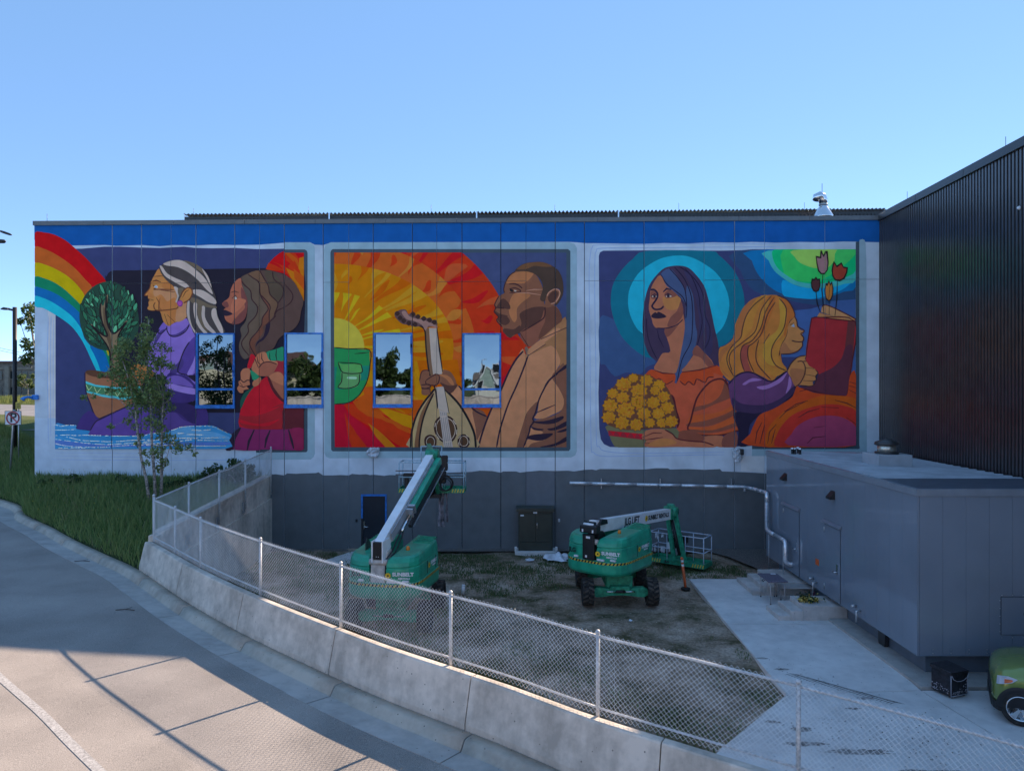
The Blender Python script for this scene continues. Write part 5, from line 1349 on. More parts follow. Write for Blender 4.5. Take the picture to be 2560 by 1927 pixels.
# exhaust hood on a roof curb
ec = W(2207, 1160, 22.6); zc = rz(ec.x)
ehc = part('exhaust_curb', mat('curb_paint', (.42,.43,.45), .4, var=.05), en, lambda b: b.box(ec.x-.40, ec.x+.66, ec.y-.5, ec.y+.5, zc-.02, zc+.40, .01))
part('exhaust_drum', mat('drum_metal', (.55,.5,.42), .35, metal=.8, var=.2, scale=6), ehc, lambda b: b.lathe([(.27,.40),(.27,.66),(.24,.68)], (ec.x+.12,ec.y,zc), (0,0,1), 20))
part('exhaust_cap', M_darkmetal, ehc, lambda b: b.lathe([(.33,.665),(.36,.69),(.34,.76),(.12,.84),(.05,.86)], (ec.x+.12,ec.y,zc), (0,0,1), 20))
part('exhaust_collar', M_darkmetal, ehc, lambda b: b.lathe([(.33,.401),(.35,.42),(.34,.46),(.28,.47)], (ec.x+.12,ec.y,zc), (0,0,1), 20))
for px_, py_ in ((1981,1137),(1987,1140),(1995,1135),(2000,1138)):
    q = W(px_, py_, 25.2 if py_ > 1136 else 25.7); zq = rz(q.x)
    vp = part('roof_vent', M_black, en, lambda b: b.lathe([(.07,0),(.06,.04),(.045,.08),(.045,.22)], (q.x,q.y,zq), (0,0,1), 10))
    part('vent_cap', M_chrome, vp, lambda b: (b.lathe([(.05,.221),(.085,.23),(.08,.27),(.03,.29)], (q.x,q.y,zq), (0,0,1), 10), b.lathe([(.11,.001),(.085,.02),(.062,.05)], (q.x,q.y,zq), (0,0,1), 10)))
# ---------------------------------------------------------------- chain-link fences
M_wire = mat('fence_wire', (0.72, 0.71, 0.69), 0.40, metal=0.35, var=.08)
M_post = mat('fence_post', (0.56, 0.57, 0.58), 0.5, metal=0.45, var=.12, scale=25)
def chainlink(name, parent, fpt, L, z0, z1, a=.039, r=.0036):
    """woven wire: each wire zigzags between two columns and hooks its neighbours"""
    nc = int(L / a); nr = int((z1 - z0) / a); V = []; F = []
    tri = [(math.cos(t), math.sin(t)) for t in (0, 2.094, 4.189)]
    for k in range(nc):
        base = len(V)
        for j in range(nr + 1):
            c = k if (j + k) % 2 == 0 else k + 1
            p, nx, ny = fpt(min(c * a, L)); h = z0 + j * a; z = p[2] + h; w = .0028 if (j % 2) else -.0028
            tx, ty = ny, -nx
            for ca, sa in tri:
                V.append((p[0] + nx*(w + r*sa) + tx*r*ca, p[1] + ny*(w + r*sa) + ty*r*ca, z))
        for j in range(nr):
            for q in range(3):
                q2 = (q + 1) % 3; A = base + j*3
                F.append((A+q, A+q2, A+3+q2, A+3+q))
    me = bpy.data.meshes.new(name); me.from_pydata(V, [], F); me.materials.append(M_wire); me.update()
    o = bpy.data.objects.new(name, me); col.objects.link(o); o.parent = parent; o['kind'] = 'stuff'; return o
fence = thing('chain_link_fence', 'long galvanised chain-link fence standing on the curving barrier wall', 'fence')
S0 = .12
def ftop(s_, o=.395):
    p, i = at_s(BL, S_BL, s_); u = nrm(BL, i); n2 = nrm(BL, min(i+1, len(BL)-1)); nx, ny = u
    return Vector((p[0]+nx*o, p[1]+ny*o, zr(p[0]) + .14 + 1.03*barrier_h(s_))), nx, ny
def s_for_px(px):
    best = None
    for k in range(4000):
        s_ = S_BL[-1]*k/4000; q, _, _ = ftop(s_)
        if q.y < 2: break
        e = abs(1280 + q.x*FPX/q.y - px)
        if best is None or e < best[0]: best = (e, s_)
    return best[1]
FS = [S0] + [s_for_px(p) for p in (438, 502, 651, 852, 1126, 1494, 1997)]
FS += [FS[-1] + 3.0, FS[-1] + 6.0]; FH = 1.19
for k, s_ in enumerate(FS):
    q, nx, ny = ftop(s_)
    r_ = .036 if k == 0 else .030; h = FH + (.10 if k == 0 else .015)
    po = part('post', M_post, fence, lambda b: b.cyl(q+Vector((0,0,-.45)), q+Vector((0,0,h)), r_, 10))
    part('cap', M_post, po, lambda b: b.lathe([(r_+.006,0),(r_+.006,.03),(.02,.055)], q+Vector((0,0,h+.002)), (0,0,1), 10))
for s0, s1 in zip(FS[:-1], FS[1:]):
    for h, r_ in ((FH-.02, .022), (.115, .018)):
        pts = [ftop(s0 + (s1-s0)*k/8)[0] + Vector((0,0,h)) for k in range(9)]
        part('rail', M_post, fence, lambda b: b.tube(pts, r_, 8))
Lf = FS[-1] - FS[0]
def fp(s_):
    q, nx, ny = ftop(FS[0] + s_); return (q.x - nx*.036, q.y - ny*.036, q.z), nx, ny
chainlink('wire_mesh', fence, fp, Lf, .03, FH + .055)
fence2 = thing('side_fence', 'short chain-link fence on the side retaining wall rising to the painted building', 'fence')
ys = [20.15, 22.2, 24.5, 26.9, 29.75]; FX = XW + .03
for k, y in enumerate(ys[1:]):
    zt = wtop(y) + 1.12 + (.06 if k == 3 else 0)
    po = part('post', M_post, fence2, lambda b: b.cyl((FX+.06, y, wtop(y)-.75), (FX+.06, y, zt), .032, 10))
    if k < 3: part('bracket', M_steel, po, lambda b: b.box(FX-.02, FX+.02, y-.10, y+.02, wtop(y)-.85, wtop(y)-.45))
    part('cap', M_post, po, lambda b: b.lathe([(.036,0),(.036,.03),(.015,.05)], (FX+.06,y,zt+.002), (0,0,1), 10))
for y0, y1 in zip(ys[:-1], ys[1:]):
    for h, r_ in ((1.08, .022), (.10, .018)):
        sag = -.05 if h > 1 and y0 == 24.5 else 0
        part('rail', M_post, fence2, lambda b: b.tube([(FX+.06, y0, wtop(y0)+h), (FX+.06, (y0*2+y1)/3, wtop((y0*2+y1)/3)+h+sag), (FX+.06, y1, wtop(y1)+h)], r_, 8))
chainlink('wire_mesh', fence2, lambda s_: ((FX+.10, ys[0]+s_, wtop(ys[0]+s_)), 1.0, 0.0), ys[-1]-ys[0], .04, 1.14)

# ---------------------------------------------------------------- steps at the enclosure doors
def steps(label, y0, y1, xl, zt=.47):
    t_ = thing('concrete_steps', label, 'steps', 'concrete stoops at the enclosure doors'); x1 = 9.74
    w = .36; x0 = xl; n = 3
    for k in range(n):
        a = x0 + k*w; c2 = x0 + (k+1)*w if k < n-1 else x1
        part('step' if k < n-1 else 'landing', M_step, t_, lambda b: b.box(a+(.002 if k else 0), c2, y0, y1, .045, .055 + (zt-.055)*(k+1)/n, .008))
    return t_
steps('rear concrete stoop with two steps behind the folding table', 23.4, 25.1, 7.83)
st2 = steps('near concrete stoop with a bouquet lying on its landing', 20.9, 21.95, 7.74)
part('end_block', M_step, st2, lambda b: b.box(9.742, 10.1, 20.93, 21.4, .045, .36))

# ---------------------------------------------------------------- insulated pipe with jacket joints
pipe = thing('jacketed_pipe', 'shiny metal jacketed pipe crossing the wall and bending down beside the enclosure', 'pipe')
M_jack = mat('aluminium_jacket', (.74,.76,.80), .30, metal=.55, var=.08, scale=12, bump=.12, bscale=18)
pp = [W(1424,1207,29.78), W(1640,1212,29.72), W(1862,1217,29.6), W(1884,1222,28.4), W(1912,1230,26.35), W(1917,1233,26.1), W(1917,1240,26.05), W(1917,1316,26.05), W(1918,1324,25.95), W(1925,1330,25.6), W(1957,1348,24.35), W(1962,1352,24.15), W(1963,1358,24.1), W(1963,1398,24.1), W(1965,1405,24.1), W(1972,1409,24.1), Vector((9.41, 24.08, CAM_Z-(1410-963.5)*24.1/FPX))]
Ls = [0]
for a, c2 in zip(pp[:-1], pp[1:]): Ls.append(Ls[-1] + (c2-a).length)
def pat(t):
    for i in range(len(pp)-1):
        if Ls[i+1] >= t - 1e-9: return pp[i].lerp(pp[i+1], (t-Ls[i])/max(1e-9, Ls[i+1]-Ls[i]))
    return pp[-1]
t = 0
while t < Ls[-1] - .05:
    e = min(t + .92, Ls[-1]); ks = sorted({t, e} | {l_ for l_ in Ls if t < l_ < e})
    pts = [pat(k) for k in ks]
    part('jacket_length', M_jack, pipe, lambda b: b.tube(pts, .068, 14))
    if t > 0:
        q = pat(t); d = (pat(min(t+.05, Ls[-1])) - pat(max(0, t-.05))).normalized()
        part('joint_band', mat('band_dark', (.42,.44,.47), .4, metal=.5), pipe, lambda b: b.lathe([(.066,-.008),(.0715,-.008),(.0715,.008),(.066,.008)], q, d, 14))
    t = e
q = W(1862,1217,29.6); part('torn_wrap', M_film, pipe, lambda b: b.loft([[q+Vector((.05*math.cos(a), .09*math.sin(a)-.02, -.06*k+.02*math.sin(3*a+k))) for a in [k2*.6 for k2 in range(8)]] for k in range(4)], closed=False, cap=False))
for px_, py0, py1, y in ((1922,1335,1420,25.8),(1958,1362,1420,24.3)):
    a = W(px_, py0, y); part('support_rod', M_steel, pipe, lambda b: b.cyl(a, Vector((a.x, a.y, .05)), .014, 6))
for px_ in (1503, 1650, 1828):
    a = W(px_, 1203, 29.9); part('wall_bracket', M_steel, pipe, lambda b: (b.box(a.x-.015, a.x+.015, 29.84, 29.99, a.z-.3, a.z+.12),))

# ---------------------------------------------------------------- electrical cabinet
cab = thing('utility_cabinet', 'dark olive utility cabinet with double doors against the lower wall', 'cabinet')
M_cab = mat('cabinet_paint', (.045,.055,.045), .35, var=.06)
cy = 29.35; cx0, cx1 = W(1296,1300,cy).x, W(1382,1300,cy).x; cz1 = W(1300,1276,cy).z
part('body', M_cab, cab, lambda b: b.box(cx0, cx1, cy, 29.9, .14, cz1, .012))
part('lid', M_cab, cab, lambda b: b.prism([(cx0-.08,cy-.10,cz1-.03),(cx0-.08,29.95,cz1+.005),(cx0-.08,29.95,cz1+.12),(cx0-.08,cy-.10,cz1+.09)], (cx1-cx0+.16,0,0)))
xm = (cx0+cx1)/2
for a, c2, lab in ((cx0+.05, xm-.008, 'left'), (xm+.008, cx1-.05, 'right')):
    d = part('door', M_cab, cab, lambda b: b.box(a, c2, cy-.03, cy-.002, .50, cz1-.12, .008))
    if lab == 'right': part('handle', M_chrome, d, lambda b: (b.box(a+.03, a+.08, cy-.07, cy-.032, 1.15, 1.27, .01), b.box(a+.045, a+.065, cy-.09, cy-.071, 1.05, 1.22)))
part('lower_panel', M_cab, cab, lambda b: b.box(cx0+.05, cx1-.05, cy-.025, cy-.002, .17, .48, .006))
part('label_plate', M_lettering_w, cab, lambda b: b.box(cx0+.08, cx0+.22, cy-.040, cy-.033, cz1-.22, cz1-.16))
part('label_plate', M_lettering_w, cab, lambda b: b.box(xm-.10, xm+.06, cy-.052, cy-.041, cz1-.11, cz1-.04))
part('pad', M_slab, cab, lambda b: b.box(cx0-.14, cx1+.12, cy-.2, 29.95, -.05, .138, .01))
for x in (cx0-.16, cx1+.09): part('bollard_stub', M_slab, cab, lambda b: b.box(x, x+.10, cy-.16, cy-.02, .139, .32, .015))

# ---------------------------------------------------------------- boom lifts
M_green = mat('lift_green', (0.018, 0.34, 0.20), 0.32, var=.10, scale=3.5, spec=.5, bump=.03, bscale=5)
M_green2 = mat('lift_green_worn', (0.022, 0.27, 0.15), 0.45, var=.2, scale=9)
M_boomw = mat('boom_white', (0.80, 0.81, 0.82), 0.35, var=.04, scale=3)
M_beige = mat('casting_beige', (0.50, 0.46, 0.42), 0.5, var=.12, scale=6)
M_rubber = mat('tyre_rubber', (0.022, 0.021, 0.020), 0.85, var=.35, scale=8)
M_mud = mat('muddy_tread', (0.055, 0.047, 0.040), 0.95, var=.4, scale=6)
M_yel = mat('hazard_yellow', (.62,.46,.06), .5, var=.1)
M_sunf = mat('sunflower', (.80,.52,.02), .5, var=.05); M_sunc = mat('sunflower_core', (.15,.08,.02), .6)
M_railp = mat('paint_spattered_rail', (.16,.38,.46), .5, var=.5, scale=14, var2=(.62,.68,.74))
M_blk = mat('black_letter', (.012,.012,.014), .45, var=.02)
def plan_inset(pl, d):
    c = Vector((sum(p[0] for p in pl)/len(pl), sum(p[1] for p in pl)/len(pl))); o = []
    for p in pl:
        v_ = Vector(p) - c; o.append(c + v_*(1 - d/v_.length))
    return o
HOOD = [(x_*.93, y_) for x_, y_ in [(.26,-1.60),(.48,-1.585),(.70,-1.53),(.90,-1.43),(1.02,-1.30),(1.10,-1.12),(1.12,-.9),(1.12,.45),(1.06,.72),(.90,.95),(.60,1.05),(.26,1.08)]]
TAIL = [(x_*.93, y_) for x_, y_ in [(-1.14,.55),(-1.15,-.9),(-1.12,-1.14),(-1.03,-1.33),(-.91,-1.46),(-.70,-1.565),(-.48,-1.62),(-.24,-1.635),(.24,-1.635),(.48,-1.62),(.70,-1.565),(.91,-1.46),(1.03,-1.33),(1.12,-1.14),(1.15,-.9),(1.14,.55)]]
def sunlogo(parent, M, r):
    def fl(b):
        b.M = M; pts = []
        for k in range(20):
            a = 2*math.pi*k/20; q = r*(1 if k % 2 == 0 else .72); pts.append((math.cos(a)*q, math.sin(a)*q, 0))
        b.loft([pts, [(x, y, .003) for x, y, _ in pts]], smooth=False)
    f_ = part('sun_emblem', M_sunf, parent, fl)
    part('emblem_core', M_sunc, f_, lambda b: (setattr(b, 'M', M), b.lathe([(r*.32,.0031),(r*.30,.006)], (0,0,0), (0,0,1), 12)))
def wheel(root, c, axis, r=.43, w=.34):
    ax = Vector(axis)
    ty = part('tyre', M_rubber, root, lambda b: b.lathe([(r*.58,-w*.40),(r*.62,-w*.5),(r*.86,-w*.52),(r*.955,-w*.44),(r*.965,0),(r*.955,w*.44),(r*.86,w*.52),(r*.62,w*.5),(r*.58,w*.40)], c, ax, 28))
    def lug(b):
        up_ = Vector((0,0,1)); u = ax.cross(up_).normalized(); n = 17
        for k in range(n):
            for sd_ in (-1, 1):
                a0 = 2*math.pi*(k + (.5 if sd_ > 0 else 0))/n
                def P_(a, s_, rr): return Vector(c) + ax*s_ + (u*math.cos(a) + up_*math.sin(a))*rr
                q = []
                for rr in (r*.95, r*1.02):
                    q.append([P_(a0-.07, sd_*.005, rr), P_(a0+.07, sd_*.005, rr), P_(a0+.26, sd_*w*.50, rr*.975), P_(a0+.10, sd_*w*.50, rr*.975)])
                b.loft(q, smooth=False)
    part('tread_lugs', M_mud, ty, lug)
    part('rim', M_beige, root, lambda b: (b.lathe([(r*.60,-w*.30),(r*.60,w*.36),(r*.45,w*.30),(r*.2,w*.22),(r*.18,w*.36),(.02,w*.36)], c, ax, 20)))
def bar(b, a, c2, r=.02): b.cyl(a, c2, r, 7)
def basket(root, M, w, d, h, mats_, wrapped=False):
    mr, mf = mats_
    bk = part('platform', mf, root, lambda b: (setattr(b, 'M', M), b.box(-w/2, w/2, -d/2, d/2, 0, .05), b.box(-w/2-.01, w/2+.01, -d/2-.012, -d/2+.01, .0, .17), b.box(-w/2, w/2, d/2-.01, d/2+.012, .0, .17), b.box(-w/2-.012, -w/2+.01, -d/2+.012, d/2-.012, .0, .17), b.box(w/2-.01, w/2+.012, -d/2+.012, d/2-.012, .0, .17)))
    bk['label'] = 'green work platform basket'
    def hz(b):
        b.M = M
        for s_ in (side_,):
            for k in range(5):
                x = s_*w/2 - s_*.10*(k+.4); b.add([(x-.03,-d/2-.016,.02),(x+.015,-d/2-.016,.02),(x+.055,-d/2-.016,.15),(x+.01,-d/2-.016,.15)], [(0,1,2,3)])
    for side_ in (-1, 1): part('hazard_stripes', M_yel, bk, hz)
    xs = [-w/2+.02, -w/6, w/6, w/2-.02]
    for x in xs:
        for y in (-d/2+.02, d/2-.02):
            part('stanchion', mr, bk, lambda b: (setattr(b, 'M', M), bar(b, (x,y,.05), (x,y,h), .019)))
    for z in (.58, h):
        for (p0, p1) in (((-w/2+.02,-d/2+.02,z),(w/2-.02,-d/2+.02,z)), ((-w/2+.02,d/2-.02,z),(w/2-.02,d/2-.02,z)), ((-w/2+.02,-d/2+.02,z),(-w/2+.02,d/2-.02,z)), ((w/2-.02,-d/2+.02,z),(w/2-.02,d/2-.02,z))):
            part('guard_rail', mr, bk, lambda b: (setattr(b, 'M', M), bar(b, p0, p1, .021)))
    part('control_box', M_black, bk, lambda b: (setattr(b, 'M', M), b.box(-.38, .38, -d/2+.06, -d/2+.30, h-.30, h+.02, .03), b.box(-.30, .30, -d/2+.05, -d/2+.28, h-.62, h-.31, .03)))
    part('manual_tube', M_lettering_w, bk, lambda b: (setattr(b, 'M', M), b.box(-.33, -.20, -d/2-.03, -d/2+.0, h-.55, h-.30, .01)))
    return bk
def lift(name, label, C, chy, tuy, boom_el, boom_len, group):
    root = thing(name, label, 'boom lift', group); cz = .02; black_tower = boom_el < .15
    Mc = Matrix.Translation((C[0], C[1], cz)) @ Matrix.Rotation(-chy, 4, 'Z'); Mt = Matrix.Translation((C[0], C[1], cz)) @ Matrix.Rotation(-tuy, 4, 'Z')
    part('chassis', M_green2, root, lambda b: (setattr(b, 'M', Mc), b.box(-.42, .42, -1.02, 1.02, .50, .92, .03), b.box(-.30, .30, -1.25, 1.25, .45, .62, .02)))
    for y in (-1.08, 1.08):
        ax_ = part('axle', M_green2, root, lambda b: (setattr(b, 'M', Mc), b.loft([[(x, y-.11, .43-h), (x, y+.11, .43-h), (x, y+.11, .43+h), (x, y-.11, .43+h)] for x, h in ((-.86,.08),(-.74,.15),(-.55,.14),(-.3,.10),(0,.09),(.3,.10),(.55,.14),(.74,.15),(.86,.08))], smooth=False)))
        part('steer_rod', M_chrome, ax_, lambda b: (setattr(b, 'M', Mc), b.cyl((-.45,y-.18,.47),(-.12,y-.18,.47),.022,8), b.cyl((.12,y-.18,.47),(.45,y-.18,.47),.022,8)))
        part('steer_cylinder', M_black, ax_, lambda b: (setattr(b, 'M', Mc), b.cyl((-.14,y-.17,.47),(.14,y-.17,.47),.05,8)))
        for x in (-1.0, 1.0):
            wheel(root, Mc @ Vector((x, y, .43)), (Mc.to_3x3() @ Vector((1 if x > 0 else -1, 0, 0))))
    part('slew_ring', M_black, root, lambda b: (setattr(b, 'M', Mt), b.lathe([(.55,.90),(.55,1.0)], (0,0,0), (0,0,1), 24)))
    part('counterweight', M_green, root, lambda b: (setattr(b, 'M', Mt), b.loft([[(x*k, y*k, z) for x, y in TAIL] for z, k in ((1.0,.93),(1.03,.965),(1.10,.995),(1.16,1.0),(1.44,1.0),(1.47,.985))], smooth=False)))
    def haz(b, par):
        b.M = Mt; k = 0
        for i in range(len(TAIL)-1):
            a, c2 = Vector(TAIL[i]), Vector(TAIL[i+1])
            if max(a.y, c2.y) > -.6 and abs(a.x) > 1.1: continue
            n = max(1, int((c2-a).length/.055)); nn = Vector((c2.y-a.y, -(c2.x-a.x))).normalized()
            if nn.dot(a) < 0: nn = -nn
            for j in range(n):
                k += 1
                if k % 2 != par: continue
                p, q = a.lerp(c2, j/n) + nn*.006, a.lerp(c2, (j+1)/n) + nn*.006; d = (q-p)*.7
                b.add([(p.x,p.y,1.375),(q.x,q.y,1.375),(q.x+d.x,q.y+d.y,1.445),(p.x+d.x,p.y+d.y,1.445)], [(0,1,2,3)])
    part('hazard_stripes', M_yel, root, lambda b: haz(b, 0)); part('hazard_stripes_dark', M_blk, root, lambda b: haz(b, 1))
    for sx in (1, -1):
        pl = [(p[0]*sx, p[1]) for p in HOOD]
        rings = []
        for z, ins, sl_ in ((1.475,.015,0),(1.62,.0,0),(1.84,.02,.03),(1.865,.045,.04),(1.885,.045,.05),(1.905,.02,.05),(2.01,.05,.09),(2.10,.12,.14),(2.14,.24,.16)):
            rings.append([(p.x, p.y, z + sl_*(p.y+1.6)/2.6) for p in plan_inset(pl, ins)])
        hd = part('engine_hood' if sx > 0 else 'tank_hood', M_green, root, lambda b: (setattr(b, 'M', Mt), b.loft(rings, smooth=False)))
        for k in range(5):
            y = .05 + k*.15; part('louver', M_green2, hd, lambda b: (setattr(b, 'M', Mt), b.box(sx*.69-.26, sx*.69+.26, y, y+.05, 2.10+.16*(y+1.6)/2.6+.02, 2.10+.16*(y+1.6)/2.6+.065)))
        part('hood_gap', M_joint, hd, lambda b: (setattr(b, 'M', Mt), b.box(sx*1.040-.004, sx*1.040+.006, -.45, -.425, 1.5, 1.85), b.box(sx*1.040-.004, sx*1.040+.006, .30, .325, 1.5, 1.85)))
    part('beacon', mat('amber_beacon', (.75,.22,.02), .25, var=.05), root, lambda b: (setattr(b, 'M', Mt), b.lathe([(.055,2.17),(.055,2.23),(.045,2.29),(.02,2.31)], (.55,-.7,0), (0,0,1), 12)))
    fin = [(-.92,-.85),(-.92,-.42),(-.92,-.46),(-.92,-.60)]
    part('guard_fin', M_darkmetal, root, lambda b: (setattr(b, 'M', Mt), b.prism([(-.62,-.95,2.12),(-.62,-.55,2.14),(-.62,-.60,2.33),(-.62,-.72,2.46),(-.62,-.86,2.51),(-.62,-.93,2.38)], (-.02,0,0))))
    # decals, rear right hood
    Md = Mt @ frame_mtx((.53,-1.607,1.70), (1,.20,0), (0,0,1))
    text_mesh('lettering', 'SUNBELT', .135, Md @ Matrix.Translation((.20,.03,.012)), M_lettering_w, root, 1.05, .002, .006)
    text_mesh('lettering', 'RENTALS', .065, Md @ Matrix.Translation((.23,-.08,.012)), M_lettering_w, root, 1.2, .002, .003)
    sunlogo(root, Md @ Matrix.Translation((-.21,.0,.012)), .09)
    Ms = Mt @ frame_mtx((1.050,-.05,1.70), (0,1,0), (0,0,1))
    text_mesh('lettering', 'SUNBELT', .13, Ms @ Matrix.Translation((.16,.03,.002)), M_lettering_w, root, 1.0, .002, .005)
    text_mesh('lettering', 'RENTALS', .055, Ms @ Matrix.Translation((.18,-.07,.002)), M_lettering_w, root, 1.2, .002, .002)
    sunlogo(root, Ms @ Matrix.Translation((-.26,0,.002)), .085)
    Ml = Mt @ frame_mtx((-.62,-1.592,1.70), (1,-.22,0), (0,0,1))
    text_mesh('lettering', 'JLG', .20, Ml @ Matrix.Translation((0,0,.012)), M_blk, root, 1.0, .002, .008)
    for (x, y_, z, w, h) in ((.40,-1.604,1.515,.24,.055),(.78,-1.52,1.53,.18,.05),(-.48,-1.604,1.525,.14,.05)):
        part('sticker', M_lettering_w, root, lambda b: (setattr(b, 'M', Mt), b.box(x-w/2, x+w/2, y_-.03, y_+.03, z-h/2, z+h/2)))
    # riser, boom
    pass
    P0 = Vector((0, -1.42, 2.40 if not black_tower else 2.46)); dirv = Vector((0, math.cos(boom_el), math.sin(boom_el))); P1 = P0 + dirv*boom_len
    part('riser', M_beige if not black_tower else M_black, root, lambda b: (setattr(b, 'M', Mt), b.prism([(-.20,-1.60,1.48),(-.20,-.75,1.48),(-.20,-.85,2.0),(-.20,-1.10,2.3),(-.20,-1.30,2.3),(-.20,-1.56,1.95)], (.40,0,0))))
    part('pivot_pin', M_beige, root, lambda b: (setattr(b, 'M', Mt), b.cyl((-.25,-1.52,2.02),(.25,-1.52,2.02),.085,12)))
    bo = part('boom', M_boomw, root, lambda b: (setattr(b, 'M', Mt), b.beam(P0, P1, .25, .38)))
    part('boom_end', M_black, bo, lambda b: (setattr(b, 'M', Mt), b.beam(P0-dirv*.03, P0-dirv*.002, .26, .31), b.box(-.13, .13, -1.60, -1.36, 2.10, 2.57, .012) if not black_tower else b.box(-.30, .30, -1.72, -1.42, 2.30, 2.54, .03)))
    if black_tower:
        part('tower_cover', M_black, bo, lambda b: (setattr(b, 'M', Mt), b.box(-.205, .205, -1.70, -1.61, 1.48, 2.27, .02), b.prism([(-.2,-1.40,2.50),(-.2,-.80,2.48),(-.2,-.85,2.62),(-.2,-1.15,2.66)], (.4,0,0))))
        part('roll', M_lettering_w, bo, lambda b: (setattr(b, 'M', Mt), b.cyl((-.2,-1.60,2.55),(.14,-1.60,2.55),.045,10)))
        for x in (-.2, .16): part('sticker', M_lettering_w, bo, lambda b: (setattr(b, 'M', Mt), b.box(x, x+.05, -1.73, -1.721, 2.33, 2.42)))
        part('sticker', M_lettering_w, bo, lambda b: (setattr(b, 'M', Mt), b.box(-.06, .08, -1.712, -1.701, 2.14, 2.21)))
        part('sticker', M_lettering_w, bo, lambda b: (setattr(b, 'M', Mt), b.box(-.09, -.03, -1.712, -1.701, 1.55, 1.62)))
    else:
        part('sticker', M_lettering_w, bo, lambda b: (setattr(b, 'M', Mt), [b.beam(Vector((x,-1.606,2.18)), Vector((x,-1.602,2.18)), .02, .02) for x in (-.03, .03)]))
    tip = Mt @ P1; dw = (Mt.to_3x3() @ dirv).normalized()
    part('boom_head', M_green2, bo, lambda b: (setattr(b, 'M', Mt), b.beam(P1, P1+dirv*.32, .32, .40), b.cyl(P1+dirv*.28+Vector((-.2,0,.03)), P1+dirv*.28+Vector((.2,0,.03)), .20, 14)))
    # side rail of the boom: green extension tube, cable track and hydraulic cylinder
    rt = Vector((1,0,0)); upv = rt.cross(dirv)
    if not black_tower:
        part('extension_tube', M_green, bo, lambda b: (setattr(b, 'M', Mt), b.beam(P0+dirv*boom_len*.42+rt*.27-upv*.08, P1+dirv*.1+rt*.27-upv*.08, .17, .22)))
        part('cheek_plate', M_boomw, bo, lambda b: [(setattr(b, 'M', Mt), b.prism([(x,-1.62,2.02),(x,-1.30,2.02),(x,-1.0,2.35),(x,-1.15,2.62),(x,-1.62,2.60)], (.03,0,0))) for x in (-.165,.135)]); part('side_plate', mat('side_grey', (.33,.35,.38), .45, var=.1), bo, lambda b: (setattr(b, 'M', Mt), b.beam(P0+dirv*.5+rt*.165-upv*.02, P1-dirv*.1+rt*.165-upv*.02, .035, .26)))
        def track(b):
            b.M = Mt; n = 46
            for k in range(n):
                a = P0+dirv*(boom_len*(.28+.72*k/n))+rt*.40-upv*.22; b.beam(a, a+dirv*boom_len*.72/n*.72, .10, .10)
        part('cable_track', M_black, bo, track)
        part('track_rail', M_steel, bo, lambda b: (setattr(b, 'M', Mt), b.beam(P0+dirv*boom_len*.3+rt*.47-upv*.30, P1+rt*.47-upv*.30, .02, .03)))
        part('track_clamp', M_steel, bo, lambda b: (setattr(b, 'M', Mt), b.beam(P0+dirv*boom_len*.40+rt*.27-upv*.06, P0+dirv*boom_len*.42+rt*.27-upv*.06, .24, .30), b.beam(P0+dirv*boom_len*.36+rt*.27-upv*.06, P0+dirv*boom_len*.375+rt*.27-upv*.06, .24, .30)))
        part('hydraulic_cylinder', M_chrome, bo, lambda b: (setattr(b, 'M', Mt), b.cyl(P0+dirv*boom_len*.22+rt*.24-upv*.2, P0+dirv*boom_len*.36+rt*.27-upv*.12, .045, 10)))
        part('hose', M_black, bo, lambda b: (setattr(b, 'M', Mt), b.tube([P0+dirv*boom_len*.24+rt*.22-upv*.18, P0+dirv*.7+rt*.24-upv*.2, P0+dirv*.25+rt*.22-upv*.3, Vector((.20,-1.45,2.1)), Vector((.19,-1.55,1.8)), Vector((.24,-1.5,1.55))], .022, 7), b.tube([P0+dirv*boom_len*.25+rt*.26-upv*.2, P0+dirv*.9+rt*.29-upv*.3, P0+dirv*.35+rt*.27-upv*.4, Vector((.24,-1.2,2.1))], .02, 7)))
    return root, Mt, P0, P1, dirv, bo
GRP = 'green boom lifts parked in the yard'
# lift reaching up to the mural
l1, Mt1, a0, a1, dv, bo1 = lift('boom_lift', 'green boom lift with its white boom raised to the mural', (-3.34, 21.2), R(4), R(12), R(24.5), 4.75, GRP)
tip = Mt1 @ (a1 + dv*.3); bM = Matrix.Translation((-2.97, 27.0, 2.90)) @ Matrix.Rotation(R(-2), 4, 'Z')
bk1 = basket(l1, bM, 2.44, .78, 1.12, (M_railp, M_green2))
part('jib_arm', M_green2, l1, lambda b: (b.beam(tip, Vector((-3.05,26.35,4.65)), .14, .20), b.beam(tip+Vector((.1,.1,-.1)), Vector((-2.72,26.45,2.95)), .09, .14), b.beam(tip+Vector((-.12,.1,-.1)), Vector((-3.25,26.45,3.0)), .09, .14)))
part('rotator', M_black, l1, lambda b: (b.cyl((-2.99,26.5,2.86),(-2.99,26.5,3.5),.17,14), b.box(-3.35,-2.6,26.40,26.62,2.74,2.90,.02)))
part('upper_bar', M_railp, l1, lambda b: (b.cyl((-3.36,26.62,4.62),(-2.60,26.62,4.62),.022,7), b.cyl((-2.60,26.62,4.62),(-2.60,26.62,2.98),.022,7), b.cyl((-3.36,26.62,4.62),(-3.36,26.62,4.0),.022,7)))
part('ground_tools', M_black, l1, lambda b: (b.box(-4.05,-3.65,26.75,26.95,3.45,3.60,.02), b.box(-4.0,-3.85,26.75,26.95,3.0,3.43,.02), b.beam((-4.3,26.6,3.72),(-3.5,26.6,3.72),.05,.03), b.beam((-4.3,26.6,3.58),(-3.5,26.6,3.58),.05,.03)))
